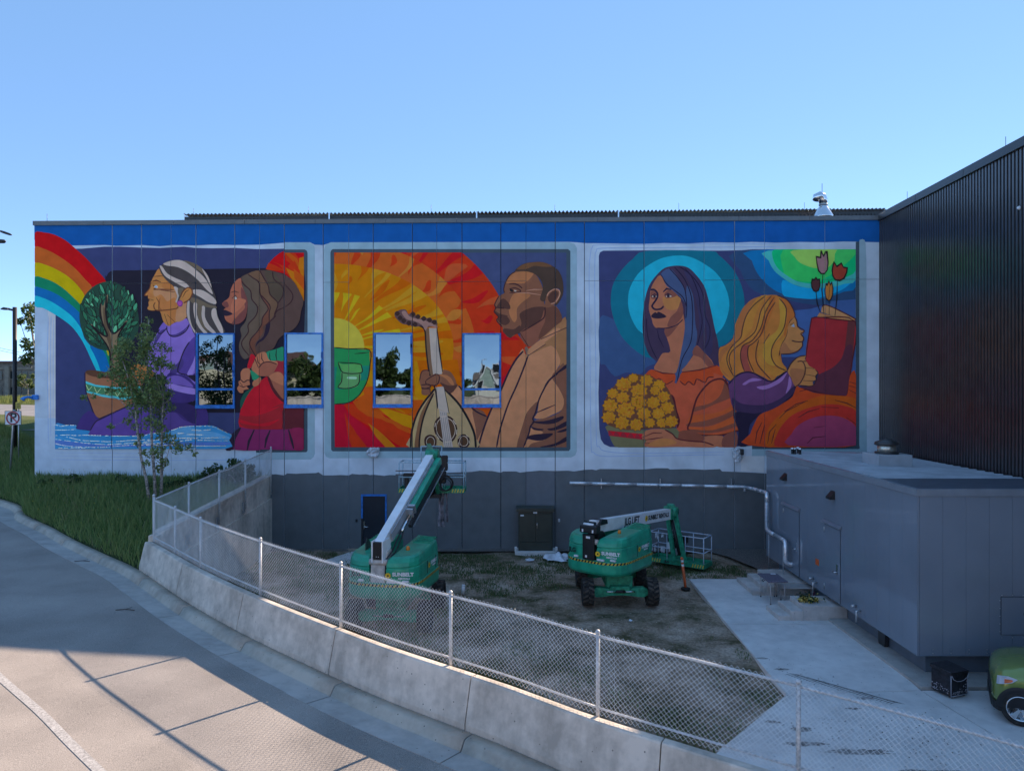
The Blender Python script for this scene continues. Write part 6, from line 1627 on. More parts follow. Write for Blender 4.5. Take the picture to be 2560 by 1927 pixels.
part('control_panel', M_black, l1, lambda b: (b.box(-2.80,-2.38,26.58,26.80,3.72,4.28,.03), b.box(-2.74,-2.44,26.58,26.78,3.25,3.70,.03)))
hose = thing('hose_coil', 'coiled black hose hanging on the raised platform rail', 'hose')
def coil(b):
    for k in range(5):
        r_ = .20 + .022*k; b.tube([(-2.45+.05*math.sin(k)+math.cos(a)*r_, 26.55-.03*k, 3.22+.02*k+math.sin(a)*r_*1.05) for a in [2*math.pi*q/18 for q in range(19)]], .017, 6)
part('coil', M_black, hose, coil)
ragt = thing('hanging_cloth', 'long grey paint-stained cloth hanging below the raised platform', 'cloth')
def ragm(b):
    rs = random.Random(4)
    for x0_, w_, l_ in ((-2.62,.26,1.28),(-2.42,.12,1.1)):
        rings = []
        for j in range(10):
            t_ = j/9; rings.append([(x0_ + w_*(u-.5)*(1-.15*t_) + .03*math.sin(5*t_+u*3), 26.7 + .06*math.sin(u*9+t_*2), 2.92 - l_*t_ + .03*math.sin(u*7)) for u in [q/7 for q in range(8)]])
        b.loft(rings, closed=False, cap=False, smooth=True)
part('cloth', mat('stained_cloth', (.22,.20,.22), .9, var=.4, scale=5), ragt, ragm)
# parked lift
l2, Mt2, c0, c1, dv2, bo2 = lift('boom_lift', 'green boom lift parked at rest with its platform on the ground', (3.36, 23.55), R(0), R(37), R(-4.0), 5.45, GRP)
tip2 = Mt2 @ (c1 + dv2*.3); dh = (Mt2.to_3x3() @ Vector((0,1,0))).normalized(); rt2 = (Mt2.to_3x3() @ Vector((1,0,0))).normalized()
MbS = Matrix(Mt2); sdn = Mt2.to_3x3() @ Vector((1,0,0))
mid = (c0 + c1)/2
def boomtext(txt, fr, size, m, sx=1.0):
    p = c0.lerp(c1, fr); q = Mt2 @ frame_mtx((p.x+.127, p.y, p.z), dv2, Vector((1,0,0)).cross(dv2))
    return text_mesh('lettering', txt, size, q @ Matrix.Translation((0,0,.002)), m, bo2, sx, .002, .008)
boomtext('JLG LIFT', .44, .33, M_blk, .9); boomtext('SUNBELT RENTALS', .815, .215, M_blk, .92)
p = c0.lerp(c1, .635); sunlogo(bo2, Mt2 @ frame_mtx((p.x+.127, p.y, p.z), dv2, Vector((1,0,0)).cross(dv2)) @ Matrix.Translation((0,0,.003)), .12)
bc = tip2 + dh*.25 + rt2*.35
bM2 = Matrix.Translation((bc.x, bc.y+.35, .14)) @ Matrix.Rotation(-R(37), 4, 'Z')
M_railw = mat('plastic_wrapped_rail', (.34,.42,.55), .4, var=.3, scale=10, var2=(.62,.66,.72))
bk2 = basket(l2, bM2, 2.2, .80, 1.12, (M_railw, M_green2))
je = bM2 @ Vector((.25, -.62, .20))
part('jib_arm', M_green2, l2, lambda b: [b.beam(tip2 + rt2*s_ + Vector((0,0,.05)), je + rt2*s_*1.3, .07, .17) for s_ in (-.16, .16)])
part('jib_cylinder', M_black, l2, lambda b: b.cyl(tip2 + Vector((0,0,-.1)), je + Vector((0,0,.25)), .06, 10))
part('knuckle', M_green2, l2, lambda b: (b.cyl(tip2 - rt2*.24 + Vector((0,0,.08)), tip2 + rt2*.24 + Vector((0,0,.08)), .19, 14), b.box(tip2.x-.14, tip2.x+.14, tip2.y-.14, tip2.y+.14, tip2.z+.15, tip2.z+.36, .03)))
def wrap(b):
    rs = random.Random(8); b.M = bM2
    for k in range(16):
        x = rs.uniform(-1.05, .3); z = rs.choice([.58, 1.1, .58]); w = rs.uniform(.06, .16)
        b.loft([[(x+w*(u-.5), -.38+rs.uniform(-.03,.03), z + .05 - v_*rs.uniform(.10,.3)) for u in (0,.35,.7,1)] for v_ in (0,.5,1)], closed=False, cap=False)
part('plastic_shreds', M_film, l2, wrap)
text_mesh('lettering', 'JLG', .12, bM2 @ frame_mtx((-.35,-.415,.085), (1,0,0), (0,0,1)), M_blk, bk2, 1.1, .002, .006)

# ---------------------------------------------------------------- small things in the yard
dl = thing('delineator_post', 'orange flexible delineator post with white reflective bands beside the parked lift', 'post')
q = Vector((W(1714,1468,24.4).x, 24.4, 0)); tq = Vector((W(1704,1392,24.4).x, 24.4, 1.06))
M_or = mat('delineator_orange', (.72,.13,.035), .5, var=.06); g = lambda t_: q.lerp(tq, t_)
part('post', M_or, dl, lambda b: b.tube([g(0), g(.70)], .045, 10)); part('reflective_band', M_lettering_w, dl, lambda b: b.tube([g(.701), g(.775)], .047, 10))
part('mid_band', M_or, dl, lambda b: b.tube([g(.776), g(.84)], .045, 10)); part('reflective_band', M_lettering_w, dl, lambda b: b.tube([g(.841), g(.91)], .047, 10))
part('top_grip', M_or, dl, lambda b: b.tube([g(.911), g(.96), g(1.0)], [.045,.05,.03], 10)); part('base', M_rubber, dl, lambda b: b.lathe([(.16,-.03),(.15,.02),(.06,.04)], q, (0,0,1), 14))
stk = thing('marker_stake', 'short white plastic marker stake leaning in the yard grass', 'stake'); part('stake', M_lettering_w, stk, lambda b: (b.tube([(-1.62,23.8,-.02),(-1.60,23.78,.27)], .055, 12), b.tube([(-1.60,23.78,.271),(-1.598,23.778,.29)], [.06,.055], 12)))
stk = thing('survey_stake', 'pale wooden stake seen through the fence mesh in the near yard', 'stake'); part('stake', mat('stake_wood', (.45,.46,.5), .8), stk, lambda b: b.prism([(-1.74,16.2,-.03),(-1.66,16.2,-.03),(-1.63,16.2,.36),(-1.67,16.2,.42),(-1.71,16.2,.36)], (0,.03,0)))
def crumple(nm, lab, cat, cx, cy_, w, d, h, m, sd_, nx=18, ny=10):
    t_ = thing(nm, lab, cat); rs = random.Random(sd_); b = MB().mat(m); g_ = []
    ph = [rs.uniform(0, 6) for _ in range(6)]
    for i in range(nx):
        for j in range(ny):
            u, v_ = i/(nx-1), j/(ny-1); e = math.sin(math.pi*u)**.5*math.sin(math.pi*v_)**.5
            z = h*e*(.55+.3*math.sin(7*u+ph[0])*math.sin(5*v_+ph[1])+.2*math.sin(15*u+ph[2]+6*v_)) + .012 + rs.uniform(0, .02)
            g_.append((cx+w*(u-.5)*(1+.2*math.sin(6*v_+ph[3])), cy_+d*(v_-.5)*(1+.25*math.sin(5*u+ph[4])), z))
    b.add(g_, [(i*ny+j, (i+1)*ny+j, (i+1)*ny+j+1, i*ny+j+1) for i in range(nx-1) for j in range(ny-1)], False); fixn(b.obj('sheet', t_)); return t_
M_tarp = mat('white_tarp', (.70,.73,.78), .5, var=.12, scale=4)
crumple('plastic_sheet', 'crumpled white plastic sheet lying beside the utility cabinet', 'plastic sheet', W(1391,1390,28.6).x, 28.5, .9, .75, .34, M_tarp, 3)
crumple('paper_scrap', 'small white scrap lying on the grass before the utility cabinet', 'scrap', W(1325,1392,28.3).x, 28.3, .32, .3, .07, M_tarp, 6, 8, 6)
crumple('torn_paper', 'tiny white scrap on the bare ground near the parked lift', 'scrap', W(1577,1552,21).x, 21.0, .10, .10, .05, M_tarp, 9, 5, 5)
dp = thing('door_landing', 'pale concrete landing on the grass below the dark door', 'landing')
part('slab', M_slab, dp, lambda b: b.prism([(x, y, -.03) for x, y in ((-7.3,28.0),(-6.6,27.4),(-5.4,27.2),(-4.9,29.6),(-5.9,29.9),(-6.6,29.5))], (0,0,.10)))

# folding tables
def ftable(nm, lab, c, yaw, w, d, h, mt, ml, brace=True):
    t_ = thing(nm, lab, 'table'); M = Matrix.Translation(c) @ Matrix.Rotation(yaw, 4, 'Z')
    tp = part('table_top', mt, t_, lambda b: (setattr(b, 'M', M), b.box(-w/2, w/2, -d/2, d/2, h-.045, h, .02)))
    for sx in (-1, 1):
        for sy in (-1, 1):
            lg = part('leg', ml, t_, lambda b: (setattr(b, 'M', M), b.cyl((sx*(w/2-.10),sy*(d/2-.06),.0),(sx*(w/2-.10),sy*(d/2-.06),h-.046),.016,8)))
            part('foot', M_black, lg, lambda b: (setattr(b, 'M', M), b.cyl((sx*(w/2-.10),sy*(d/2-.06),-.0),(sx*(w/2-.10),sy*(d/2-.06),.04),.021,8)))
        part('cross_bar', ml, t_, lambda b: (setattr(b, 'M', M), b.cyl((sx*(w/2-.10),-(d/2-.06),.22),(sx*(w/2-.10),d/2-.06,.22),.012,6)))
        if brace: part('brace', ml, t_, lambda b: (setattr(b, 'M', M), b.cyl((sx*(w/2-.10),0,.22),(sx*.12,0,h-.06),.010,6), b.cyl((sx*(w/2-.10),.06,.22),(sx*.12,.06,h-.06),.010,6)))
    return t_, M, tp
ft, Mft, tp = ftable('folding_table', 'dark speckled folding table standing beside the rear steps', (8.25, 22.8, .058), R(0), .64, 1.0, .75, mat('table_speckle', (.06,.055,.075), .45, var=.6, scale=26, var2=(.20,.18,.24)), mat('leg_grey', (.45,.42,.41), .45, metal=.3))
part('carry_handle', M_black, tp, lambda b: (setattr(b, 'M', Mft), b.tube([(-.32,-.1,.72),(-.37,-.1,.67),(-.37,-.22,.67),(-.32,-.22,.72)], .012, 6)))
part('paper', M_lettering_w, tp, lambda b: (setattr(b, 'M', Mft), b.box(.08,.24,.34,.44,.751,.754)))
ftable('white_table', 'long white folding table behind the dark one, half hidden by the near steps', (9.05, 23.08, .058), R(0), 1.2, .5, .40, mat('table_white', (.42,.39,.37), .5, var=.06), mat('leg_grey', (.45,.42,.41), .45))
# bouquet
bq = thing('flower_bouquet', 'bouquet of yellow flowers lying on the near stoop', 'bouquet'); bcx = Vector((W(2018,1500,21.4).x, 21.35, .47))
ly = leaf_mat('petal_yellow', (.75,.50,.03), (.85,.72,.30), .2); lg_ = leaf_mat('bouquet_leaf', (.015,.035,.012), (.03,.06,.02), .2)
for nm, m_, n_, sp, sz, oz in (('petals', ly, 260, (.17,.13,.085), .035, .10), ('leaves', lg_, 160, (.17,.14,.10), .05, .09)):
    P_ = rng.normal(size=(n_,3))*np.array(sp)*.75; P_[:,2] = np.abs(P_[:,2]); P_ += np.array([bcx.x, bcx.y, bcx.z+.02]); U_, V_ = leaf_axes(n_, sz); quads_mesh(nm, P_, U_, V_*1.3, m_, bq, 'leaf')
part('wrap', mat('bouquet_wrap', (.5,.38,.12), .6, var=.3, scale=12), bq, lambda b: b.loft([[(bcx.x-.30+.02*math.cos(a), bcx.y-.08+.02*math.sin(a), bcx.z+.025+.01*math.sin(a*2)) for a in [k*.785 for k in range(8)]], [(bcx.x-.02+.03*math.cos(a), bcx.y+.09*math.sin(a), bcx.z+.06+.05*math.cos(a*1)) for a in [k*.785 for k in range(8)]]]))
rb = thing('hanging_ribbon', 'dark pink ribbon hanging between the stoops', 'ribbon'); part('ribbon', mat('ribbon_pink', (.25,.04,.09), .6), rb, lambda b: b.tube([(9.6+.02*math.sin(k*1.7), 22.9, .06+.05*k) for k in range(8)], .018, 5))
# insulated black delivery bag
bg_ = thing('delivery_bag', 'black square insulated bag with white piping standing by the enclosure kerb', 'bag')
c = Vector((W(2369,1720,16.0).x, 15.95, .07)); Mb = Matrix.Translation(c) @ Matrix.Rotation(R(20), 4, 'Z'); M_bag = mat('bag_black', (.014,.013,.018), .55, var=.4, scale=14); M_pip = mat('bag_piping', (.40,.38,.42), .5)
w = .25
body = part('body', M_bag, bg_, lambda b: (setattr(b, 'M', Mb), b.box(-w, w, -w, w, .03, .53, .025)))
part('lid', M_bag, bg_, lambda b: (setattr(b, 'M', Mb), b.loft([[(-w-.01,-w-.015,z0),(w+.01,-w-.015,z0),(w+.01,w+.01,z1),(-w-.01,w+.01,z1)] for z0, z1 in ((.50,.531),(.55,.58),(.565,.60))]), b.loft([[(x,-w-.022,.53),(x,-w-.010,.53),(x,-w-.010,.53-d_),(x,-w-.022,.53-d_)] for x, d_ in ((-w,.02),(-w*.8,.11),(-w*.4,.16),(0,.17),(w*.4,.16),(w*.8,.11),(w,.02))])))
part('piping', M_pip, bg_, lambda b: (setattr(b, 'M', Mb), b.tube([(-w,-w-.024,.50),(-w*.8,-w-.024,.42),(-w*.4,-w-.024,.37),(0,-w-.024,.36),(w*.4,-w-.024,.37),(w*.8,-w-.024,.42),(w,-w-.024,.50)], .007, 5), b.tube([(-w,-w,.05),(-w,-w,.52)], .009, 5), b.tube([(w,-w,.05),(w,-w,.52)], .009, 5), b.tube([(-w,-w,.045),(w,-w,.045)], .009, 5), b.tube([(-w,w,.59),(-w,-w,.56)], .008, 5), b.tube([(-w,-w,.56),(-w,-w,.03)], .006, 5)))
def prt(b):
    rs = random.Random(2); b.M = Mb
    for k in range(70):
        x = rs.uniform(-.2,.22); z = .08 + rs.random()*(.05 + max(0, x+.05)*.8); s_ = rs.uniform(.006,.016); b.add([(x-s_,-w-.0022,z),(x,-w-.0022,z-s_),(x+s_,-w-.0022,z),(x,-w-.0022,z+s_)], [(0,1,2,3)])
    for k in range(40):
        y = rs.uniform(-.2,.22); z = .08 + rs.random()*.16; s_ = rs.uniform(.006,.016); b.add([(-w-.0022,y-s_,z),(-w-.0022,y,z-s_),(-w-.0022,y+s_,z),(-w-.0022,y,z+s_)], [(0,1,2,3)])
part('printed_flecks', M_pip, bg_, prt)['kind'] = 'stuff'
for sx in (-1, 1): part('caster', M_rubber, bg_, lambda b: (setattr(b, 'M', Mb), b.cyl((sx*.18-.02,-.2,.02),(sx*.18+.02,-.2,.02),.025,10)))

# ---------------------------------------------------------------- green car at the right edge
car = thing('parked_car', 'green hatchback parked with its front end just inside the right edge', 'car')
M_cp = mat('car_green', (.23,.31,.08), .22, metal=.35, var=.05, scale=1.2); M_cp.node_tree.nodes['Principled BSDF'].inputs['Coat Weight'].default_value = .7
Mk = Matrix.Translation((10.62, 15.17, .06)) @ Matrix.Rotation(R(150), 4, 'Z') @ Matrix.Diagonal((1.0, 1.0, 1.20, 1))      # local +x = nose; origin under the front axle
HWc = .90
def cs(x, w, zl, zs, zt, crown):   # body section: sill, shoulder, top
    h = []
    for y, z in ((0,zl),(w*.80,zl),(w*.97,zl+.10),(w,zl+(zs-zl)*.45),(w*.99,zs-.06),(w*.94,zs),(w*.80,zs+(zt-zs)*.75),(w*.5,zt),(0,zt+crown)): h.append((x, y, z))
    return [(x_, -y_, z_) for x_, y_, z_ in h[::-1]][:-1] + h
secs = [cs(*a) for a in ((.46,.52,.30,.58,.60,.01),(.43,.66,.24,.66,.72,.02),(.36,.78,.22,.72,.82,.02),(.24,.86,.22,.78,.89,.02),(.0,.90,.24,.84,.94,.03),(-.45,.91,.22,.88,.99,.03),(-.75,.91,.20,.92,1.03,.03),(-1.6,.91,.20,.94,1.04,.02),(-2.5,.91,.22,.96,1.04,.02),(-3.1,.89,.26,.95,1.03,.02),(-3.42,.82,.34,.90,.96,.02),(-3.50,.74,.42,.80,.84,.01))]
body = part('body', M_cp, car, lambda b: (setattr(b, 'M', Mk), b.loft(secs, smooth=True)))
gs = [[(x, -y0*k, z0+(zt-z0)*t_) if False else (x, s_, z_) for s_, z_ in ((-wb,zb),(-wt,zt_),(wt,zt_),(wb,zb))] for x, wb, zb, wt, zt_ in ((-.62,.80,1.0,.72,1.03),(-1.35,.82,1.02,.62,1.50),(-2.0,.82,1.03,.64,1.55),(-2.8,.80,1.03,.62,1.50),(-3.35,.76,1.0,.68,1.10))]
part('glasshouse', mat('car_glass', (.012,.015,.018), .05, var=.02, spec=.8), car, lambda b: (setattr(b, 'M', Mk), b.loft(gs, smooth=False)))
part('roof', M_cp, car, lambda b: (setattr(b, 'M', Mk), b.loft([[(x,-w_,z_-.03),(x,-w_*.8,z_+.015),(x,w_*.8,z_+.015),(x,w_,z_-.03)] for x, w_, z_ in ((-1.30,.63,1.49),(-2.0,.655,1.56),(-2.85,.63,1.51))], smooth=False)))
for sx in (0, -2.6):
    for sy in (-1, 1):
        c_ = Mk @ Vector((sx, sy*.80, .29)); ax_ = (Mk.to_3x3() @ Vector((0, sy, 0))).normalized()
        wh = part('wheel', M_rubber, car, lambda b: b.lathe([(.23,-.09),(.31,-.11),(.345,-.08),(.352,0),(.345,.10),(.31,.125),(.245,.115),(.24,.09)], c_, ax_, 28))
        part('rim', mat('rim_dark', (.03,.03,.032), .4), wh, lambda b: b.lathe([(.235,.07),(.235,.08),(.02,.07)], c_, ax_, 24))
        def spokes(b):
            u = ax_.cross(Vector((0,0,1))).normalized(); up_ = Vector((0,0,1))
            for k in range(5):
                a = 2*math.pi*k/5 + .3; d_ = u*math.cos(a) + up_*math.sin(a); t_ = u*-math.sin(a) + up_*math.cos(a); o_ = c_ + ax_*.085
                b.loft([[o_+d_*.03-t_*.03, o_+d_*.225-t_*.066, o_+d_*.23+t_*.066, o_+d_*.03+t_*.03], [o_+ax_*.022+d_*.03-t_*.022, o_+ax_*.02+d_*.22-t_*.052, o_+ax_*.02+d_*.22+t_*.052, o_+ax_*.022+d_*.03+t_*.022]], smooth=False)
            b.lathe([(.245,.09),(.25,.118),(.23,.118),(.227,.09)], c_, ax_, 28)
        part('spokes', M_chrome, wh, spokes)
        def arch(b):
            u = (Mk.to_3x3() @ Vector((1,0,0))).normalized(); up_ = Vector((0,0,1)); base = Mk @ Vector((sx, sy*.895, .30))
            b.loft([[base + (u*math.cos(a)+up_*math.sin(a))*r_ + ax_*(.022 if r_ < .39 else .012) for a in [math.pi*k/14 - .12 for k in range(17)]] for r_ in (.0, .37, .415)], closed=False, cap=False)
        part('wheel_arch', M_black, car, arch)
for sy in (-1, 1):
    hl = part('headlight', mat('lens_clear', (.55,.57,.62), .1, var=.05), car, lambda b: (setattr(b, 'M', Mk), b.loft([[(.395,sy*.72,.60),(.36,sy*.80,.62),(.345,sy*.80,.74),(.38,sy*.71,.74)],[(.25,sy*.875,.66),(.14,sy*.905,.70),(.05,sy*.91,.77),(.20,sy*.865,.79)]], smooth=False)))
    part('indicator', mat('indicator_orange', (.75,.16,.05), .2), hl, lambda b: (setattr(b, 'M', Mk), b.loft([[(.27,sy*.868,.665),(.27,sy*.872,.74),(.26,sy*.876,.70)],[(.16,sy*.915,.71),(.14,sy*.912,.75),(.13,sy*.915,.735)]], smooth=False)))
    part('mirror', M_cp, car, lambda b: (setattr(b, 'M', Mk), b.box(-1.0,-.85,sy*1.0-.09,sy*1.0+.09,1.0,1.14,.03)))
part('lower_bumper', M_black, car, lambda b: (setattr(b, 'M', Mk), b.loft([[(x,-w_,.17),(x,w_,.17),(x,w_,.30),(x,-w_,.30)] for x, w_ in ((.475,.50),(.445,.66),(.375,.79),(.27,.865))], smooth=False)))
part('grille', M_black, car, lambda b: (setattr(b, 'M', Mk), b.box(.43,.475,-.45,.45,.34,.50,.015)))

# ---------------------------------------------------------------- signs, lamps, wires at the left
sg = thing('no_parking_sign', 'square white no parking sign with a red slashed circle on a grey post', 'sign')
sy_ = 32.5; sA, sB = W(15,1027,sy_), W(56,1062,sy_); sc = (sA+sB)/2; sw = (sB.x-sA.x)/2; sh = (sA.z-sB.z)/2
part('post', M_steel, sg, lambda b: b.tube([W(25,1195,sy_), W(33,1062,sy_), W(35.5,1024,sy_)], .045, 8))
pl_ = part('plate', M_lettering_w, sg, lambda b: b.box(sc.x-sw, sc.x+sw, sy_-.08, sy_-.06, sc.z-sh, sc.z+sh))
part('border', M_blk, pl_, lambda b: [b.box(*q_) for q_ in ((sc.x-sw,sc.x+sw,sy_-.084,sy_-.081,sc.z+sh-.02,sc.z+sh),(sc.x-sw,sc.x+sw,sy_-.084,sy_-.081,sc.z-sh,sc.z-sh+.02),(sc.x-sw,sc.x-sw+.02,sy_-.084,sy_-.081,sc.z-sh+.02,sc.z+sh-.02),(sc.x+sw-.02,sc.x+sw,sy_-.084,sy_-.081,sc.z-sh+.02,sc.z+sh-.02))])
text_mesh('letter_P', 'P', .58, frame_mtx((sc.x+.01,sy_-.086,sc.z), (1,0,0), (0,0,1)), M_blk, pl_, 1.05, .002, .012)
M_sred = mat('sign_red', (.45,.03,.05), .5)
part('slashed_ring', M_sred, pl_, lambda b: (b.tube([(sc.x+.275*math.cos(a), sy_-.094, sc.z+.275*math.sin(a)) for a in [2*math.pi*k/28 for k in range(29)]], .026, 6), b.beam((sc.x-.19,sy_-.097,sc.z+.19),(sc.x+.19,sy_-.097,sc.z-.19),.005,.05,up=(1,0,1))))
ys_ = thing('yellow_sign', 'small yellow rectangular sign on a thin post behind the no parking sign', 'sign'); yq = W(46,1014,34)
part('plate', M_yel, ys_, lambda b: b.box(yq.x-.12, yq.x+.12, 33.98, 34.0, yq.z-.16, yq.z+.17)); part('post', M_steel, ys_, lambda b: b.cyl((yq.x,34.02,3.0),(yq.x,34.02,yq.z+.1),.025,6))
part('printed_lines', M_blk, ys_, lambda b: [b.box(yq.x-.08, yq.x+.08, 33.974, 33.979, yq.z+d_-.018, yq.z+d_+.018) for d_ in (.09,.0,-.09)])
sl_ = thing('street_lamp', 'dark street lamp post with a flat lamp head pointing left', 'street lamp'); sp = W(37,1100,36)
M_pole = mat('pole_bronze', (.02,.017,.016), .45, var=.1)
part('pole', M_pole, sl_, lambda b: b.tube([(sp.x,36,2.6),(sp.x,36,W(0,768,36).z)], .10, 10)); zt_ = W(0,770,36).z
part('arm', M_pole, sl_, lambda b: b.beam((sp.x,36,zt_-.12),(sp.x-.30,36,zt_-.06),.06,.10)); part('lamp_head', M_pole, sl_, lambda b: b.loft([[(sp.x-x,35.85,zt_-.09),(sp.x-x,36.15,zt_-.09),(sp.x-x,36.12,zt_-.09+h),(sp.x-x,35.88,zt_-.09+h)] for x, h in ((.28,.05),(.34,.10),(.50,.12),(.62,.06))]))
s2 = thing('twin_street_lamp', 'twin street lamp whose two heads reach in at the left edge', 'street lamp'); q2 = W(-40,600,34)
part('pole', M_pole, s2, lambda b: b.tube([(q2.x,34,2.5),(q2.x,34,W(0,580,34).z)], .10, 10))
for px_, py_, r_ in ((30,588,.035),(15,604,.06)):
    e_ = W(px_,py_,34); st_ = Vector((q2.x,34,e_.z+.45 if r_ < .05 else e_.z+.05)); md = st_.lerp(e_, .6)
    part('arm', M_pole, s2, lambda b: b.tube([st_, md], .04, 6)); part('lamp_head', M_pole, s2, lambda b: b.tube([md, md.lerp(e_,.3), md.lerp(e_,.8), e_], [.05, r_*1.7, r_*1.5, .02], 8))
pw = thing('power_lines', 'two thin power lines crossing the sky at the left edge', 'cables')
for py0, py1 in ((870,884),(876,890)): part('wire', M_black, pw, lambda b: b.tube([W(-80,py0-6,75), W(0,py0,75), W(60,py1-1,75), W(120,py1+4,75)], .02, 5))

# ---------------------------------------------------------------- vegetation
M_leaf = leaf_mat('birch_leaf', (.10,.17,.05), (.28,.34,.12)); M_bark = mat('birch_bark', (.30,.26,.23), .8, var=.35, scale=14)
tr = thing('young_tree', 'slender multi-stemmed young tree growing on the bank before the left picture', 'tree'); TY = 26.8
stems = [[(375,1236),(366,1200),(352,1140),(344,1080),(338,1020),(325,960),(308,905),(300,870)], [(389,1228),(386,1190),(381,1130),(378,1070),(376,1000),(370,930),(364,870),(368,825),(373,798)], [(402,1236),(404,1190),(404,1130),(405,1070),(408,1000),(402,930),(404,880),(407,858)]]
twigs = [[(338,1030),(318,1050),(280,1066)], [(344,1085),(336,1040),(300,1000),(262,985),(212,994)], [(405,1120),(430,1110),(470,1118),(488,1134)], [(408,1010),(425,1000),(430,985)], [(376,1010),(350,985),(322,960),(290,938),(254,940)], [(405,1180),(412,1160),(428,1105),(444,1095)], [(402,940),(415,920),(430,912)], [(404,900),(420,880),(430,874)], [(366,1000),(352,970),(330,925)], [(408,1000),(395,960),(384,910)]]
tk = MB().mat(M_bark); rs = random.Random(1)
for i, s_ in enumerate(stems):
    pts = [W(x, y, TY + .25*(i-1)) for x, y in s_]; pts[0].z -= .5; n_ = len(pts)
    tk.tube(pts, [.062*(1-.82*k/(n_-1)) for k in range(n_)], 7)
for i, s_ in enumerate(twigs):
    d0 = rs.uniform(-.7, .7); pts = [W(x, y, TY + d0*(k/(len(s_)-1))) for k, (x, y) in enumerate(s_)]; n_ = len(pts); tk.tube(pts, [.02*(1-.75*k/(n_-1)) for k in range(n_)], 5)
fixn(tk.obj('trunk', tr))
CL = [(372,800,10),(363,820,13),(356,841,14),(375,841,14),(312,860,20),(300,875,18),(368,860,18),(406,870,15),(428,875,7),(300,881,20),(320,864,16),(305,910,24),(324,922,20),(365,874,22),(360,893,24),(404,905,17),(428,915,10),(384,910,18),(288,934,22),(252,939,9),(312,951,26),(348,946,24),(380,946,24),(408,956,18),(324,977,27),(276,975,12),(211,994,9),(235,990,6),(348,989,24),(384,984,27),(420,985,13),(396,1008,29),(331,1008,16),(360,1013,20),(427,1018,11),(336,1037,13),(396,1037,20),(374,1056,17),(319,1054,11),(276,1066,8),(396,1066,18),(341,1066,11),(408,1088,17),(427,1102,18),(444,1121,14),(473,1116,11),(487,1133,7),(396,1126,16),(384,1138,13),(360,1133,10),(367,1157,9),(408,1157,14),(396,1174,10),(350,1090,9),(345,1110,8)]
PP = []
for x, y, r_ in CL:
    n_ = int(r_*r_*.42) + 8; pc = W(x, y, TY + rs.uniform(-.55,.55)); rr = r_*TY/FPX
    d_ = unit(n_)*(rng.random((n_,1))**.45)*rr*1.12; d_[:,1] *= 1.15; PP.append(d_ + np.array(pc))
PP = np.concatenate(PP); U_, V_ = leaf_axes(len(PP), .056); quads_mesh('crown', PP, U_, V_*1.15, M_leaf, tr, 'leaf')
def bush(nm, lab, cat, pts, Y, leaf, m, dens=.5, stem=True):
    t_ = thing(nm, lab, cat); A_ = []
    for x, y, r_ in pts:
        n_ = int(r_*r_*dens)+10; rr = r_*Y/FPX; d_ = unit(n_)*(rng.random((n_,1))**.4)*rr; A_.append(d_ + np.array(W(x, y, Y+random.uniform(-.3,.3))))
    A_ = np.concatenate(A_); u_, v_ = leaf_axes(len(A_), leaf); quads_mesh('foliage', A_, u_, v_*1.2, m, t_, 'leaf')
    b = MB().mat(M_bark); bx_ = sum(p[0] for p in pts)/len(pts); by_ = max(p[1]+p[2] for p in pts)
    for x, y, r_ in pts[:5]: b.tube([W(bx_, by_, Y), W((x+bx_)/2, (y+by_)/2, Y), W(x, y, Y)], [.03,.02,.008], 5)
    fixn(b.obj('stems', t_)); return t_
M_leafd = leaf_mat('shrub_leaf', (.03,.065,.02), (.08,.13,.045))
bush('wall_shrub', 'dark leafy shrub against the wall behind the side fence, nearest the corner post', 'shrub', [(590,1165,18),(575,1185,20),(610,1175,18),(600,1200,22),(625,1185,14),(580,1155,10),(630,1168,8)], 28.6, .07, M_leafd)
bush('low_shrub', 'low dark shrub beside the side fence left of the taller one', 'shrub', [(520,1180,14),(540,1172,16),(505,1195,14),(530,1195,18),(555,1185,12)], 28.8, .06, M_leafd)
bush('slope_shrub', 'small dark shrub at the wall foot right of the young tree', 'shrub', [(455,1205,12),(470,1198,8),(435,1215,16),(412,1218,16),(480,1212,14),(500,1215,14),(375,1215,10)], 28.4, .06, M_leafd)
bush('weed_plant', 'broad-leaved weed at the wall foot left of the young tree', 'plant', [(172,1200,10),(185,1192,9),(198,1202,9),(180,1210,12),(160,1208,6)], 28.9, .07, M_leafd, .35)
bush('wall_weeds', 'tall grassy weeds at the wall foot midway to the young tree', 'plant', [(300,1195,10),(310,1205,14),(325,1200,10),(290,1208,12),(335,1212,12),(240,1208,10),(262,1212,12),(130,1204,8),(105,1206,10)], 28.9, .08, M_leafd, .3)
def grass(nm, pos, hgt, wid, m, lean=.35, parent=None):
    n_ = len(pos); h = hgt*rng.uniform(.45,1.15,(n_,1)); a = rng.uniform(0, 6.283, n_); L = np.stack([np.cos(a)*lean*rng.random(n_), np.sin(a)*lean*rng.random(n_), np.ones(n_)], 1); L /= np.linalg.norm(L, axis=1, keepdims=True)
    U_ = L*h/2; b_ = rng.uniform(-.6, .6, n_); V_ = np.stack([np.cos(b_), np.sin(b_), np.zeros(n_)], 1)*wid*rng.uniform(.6,1.3,(n_,1)); return quads_mesh(nm, pos + U_*.92, U_, V_, m, parent, 'leaf')
M_gr = leaf_mat('bank_grass_blade', (.075,.16,.04), (.27,.34,.11)); M_gr2 = leaf_mat('yard_grass_blade', (.05,.10,.026), (.12,.155,.06), .2)
pos = []
while len(pos) < 62000:
    u, w_ = random.uniform(.45, 1)**.8, random.random()**.85
    pos.append(tuple(bank_pt(u, w_)) + (w_,))
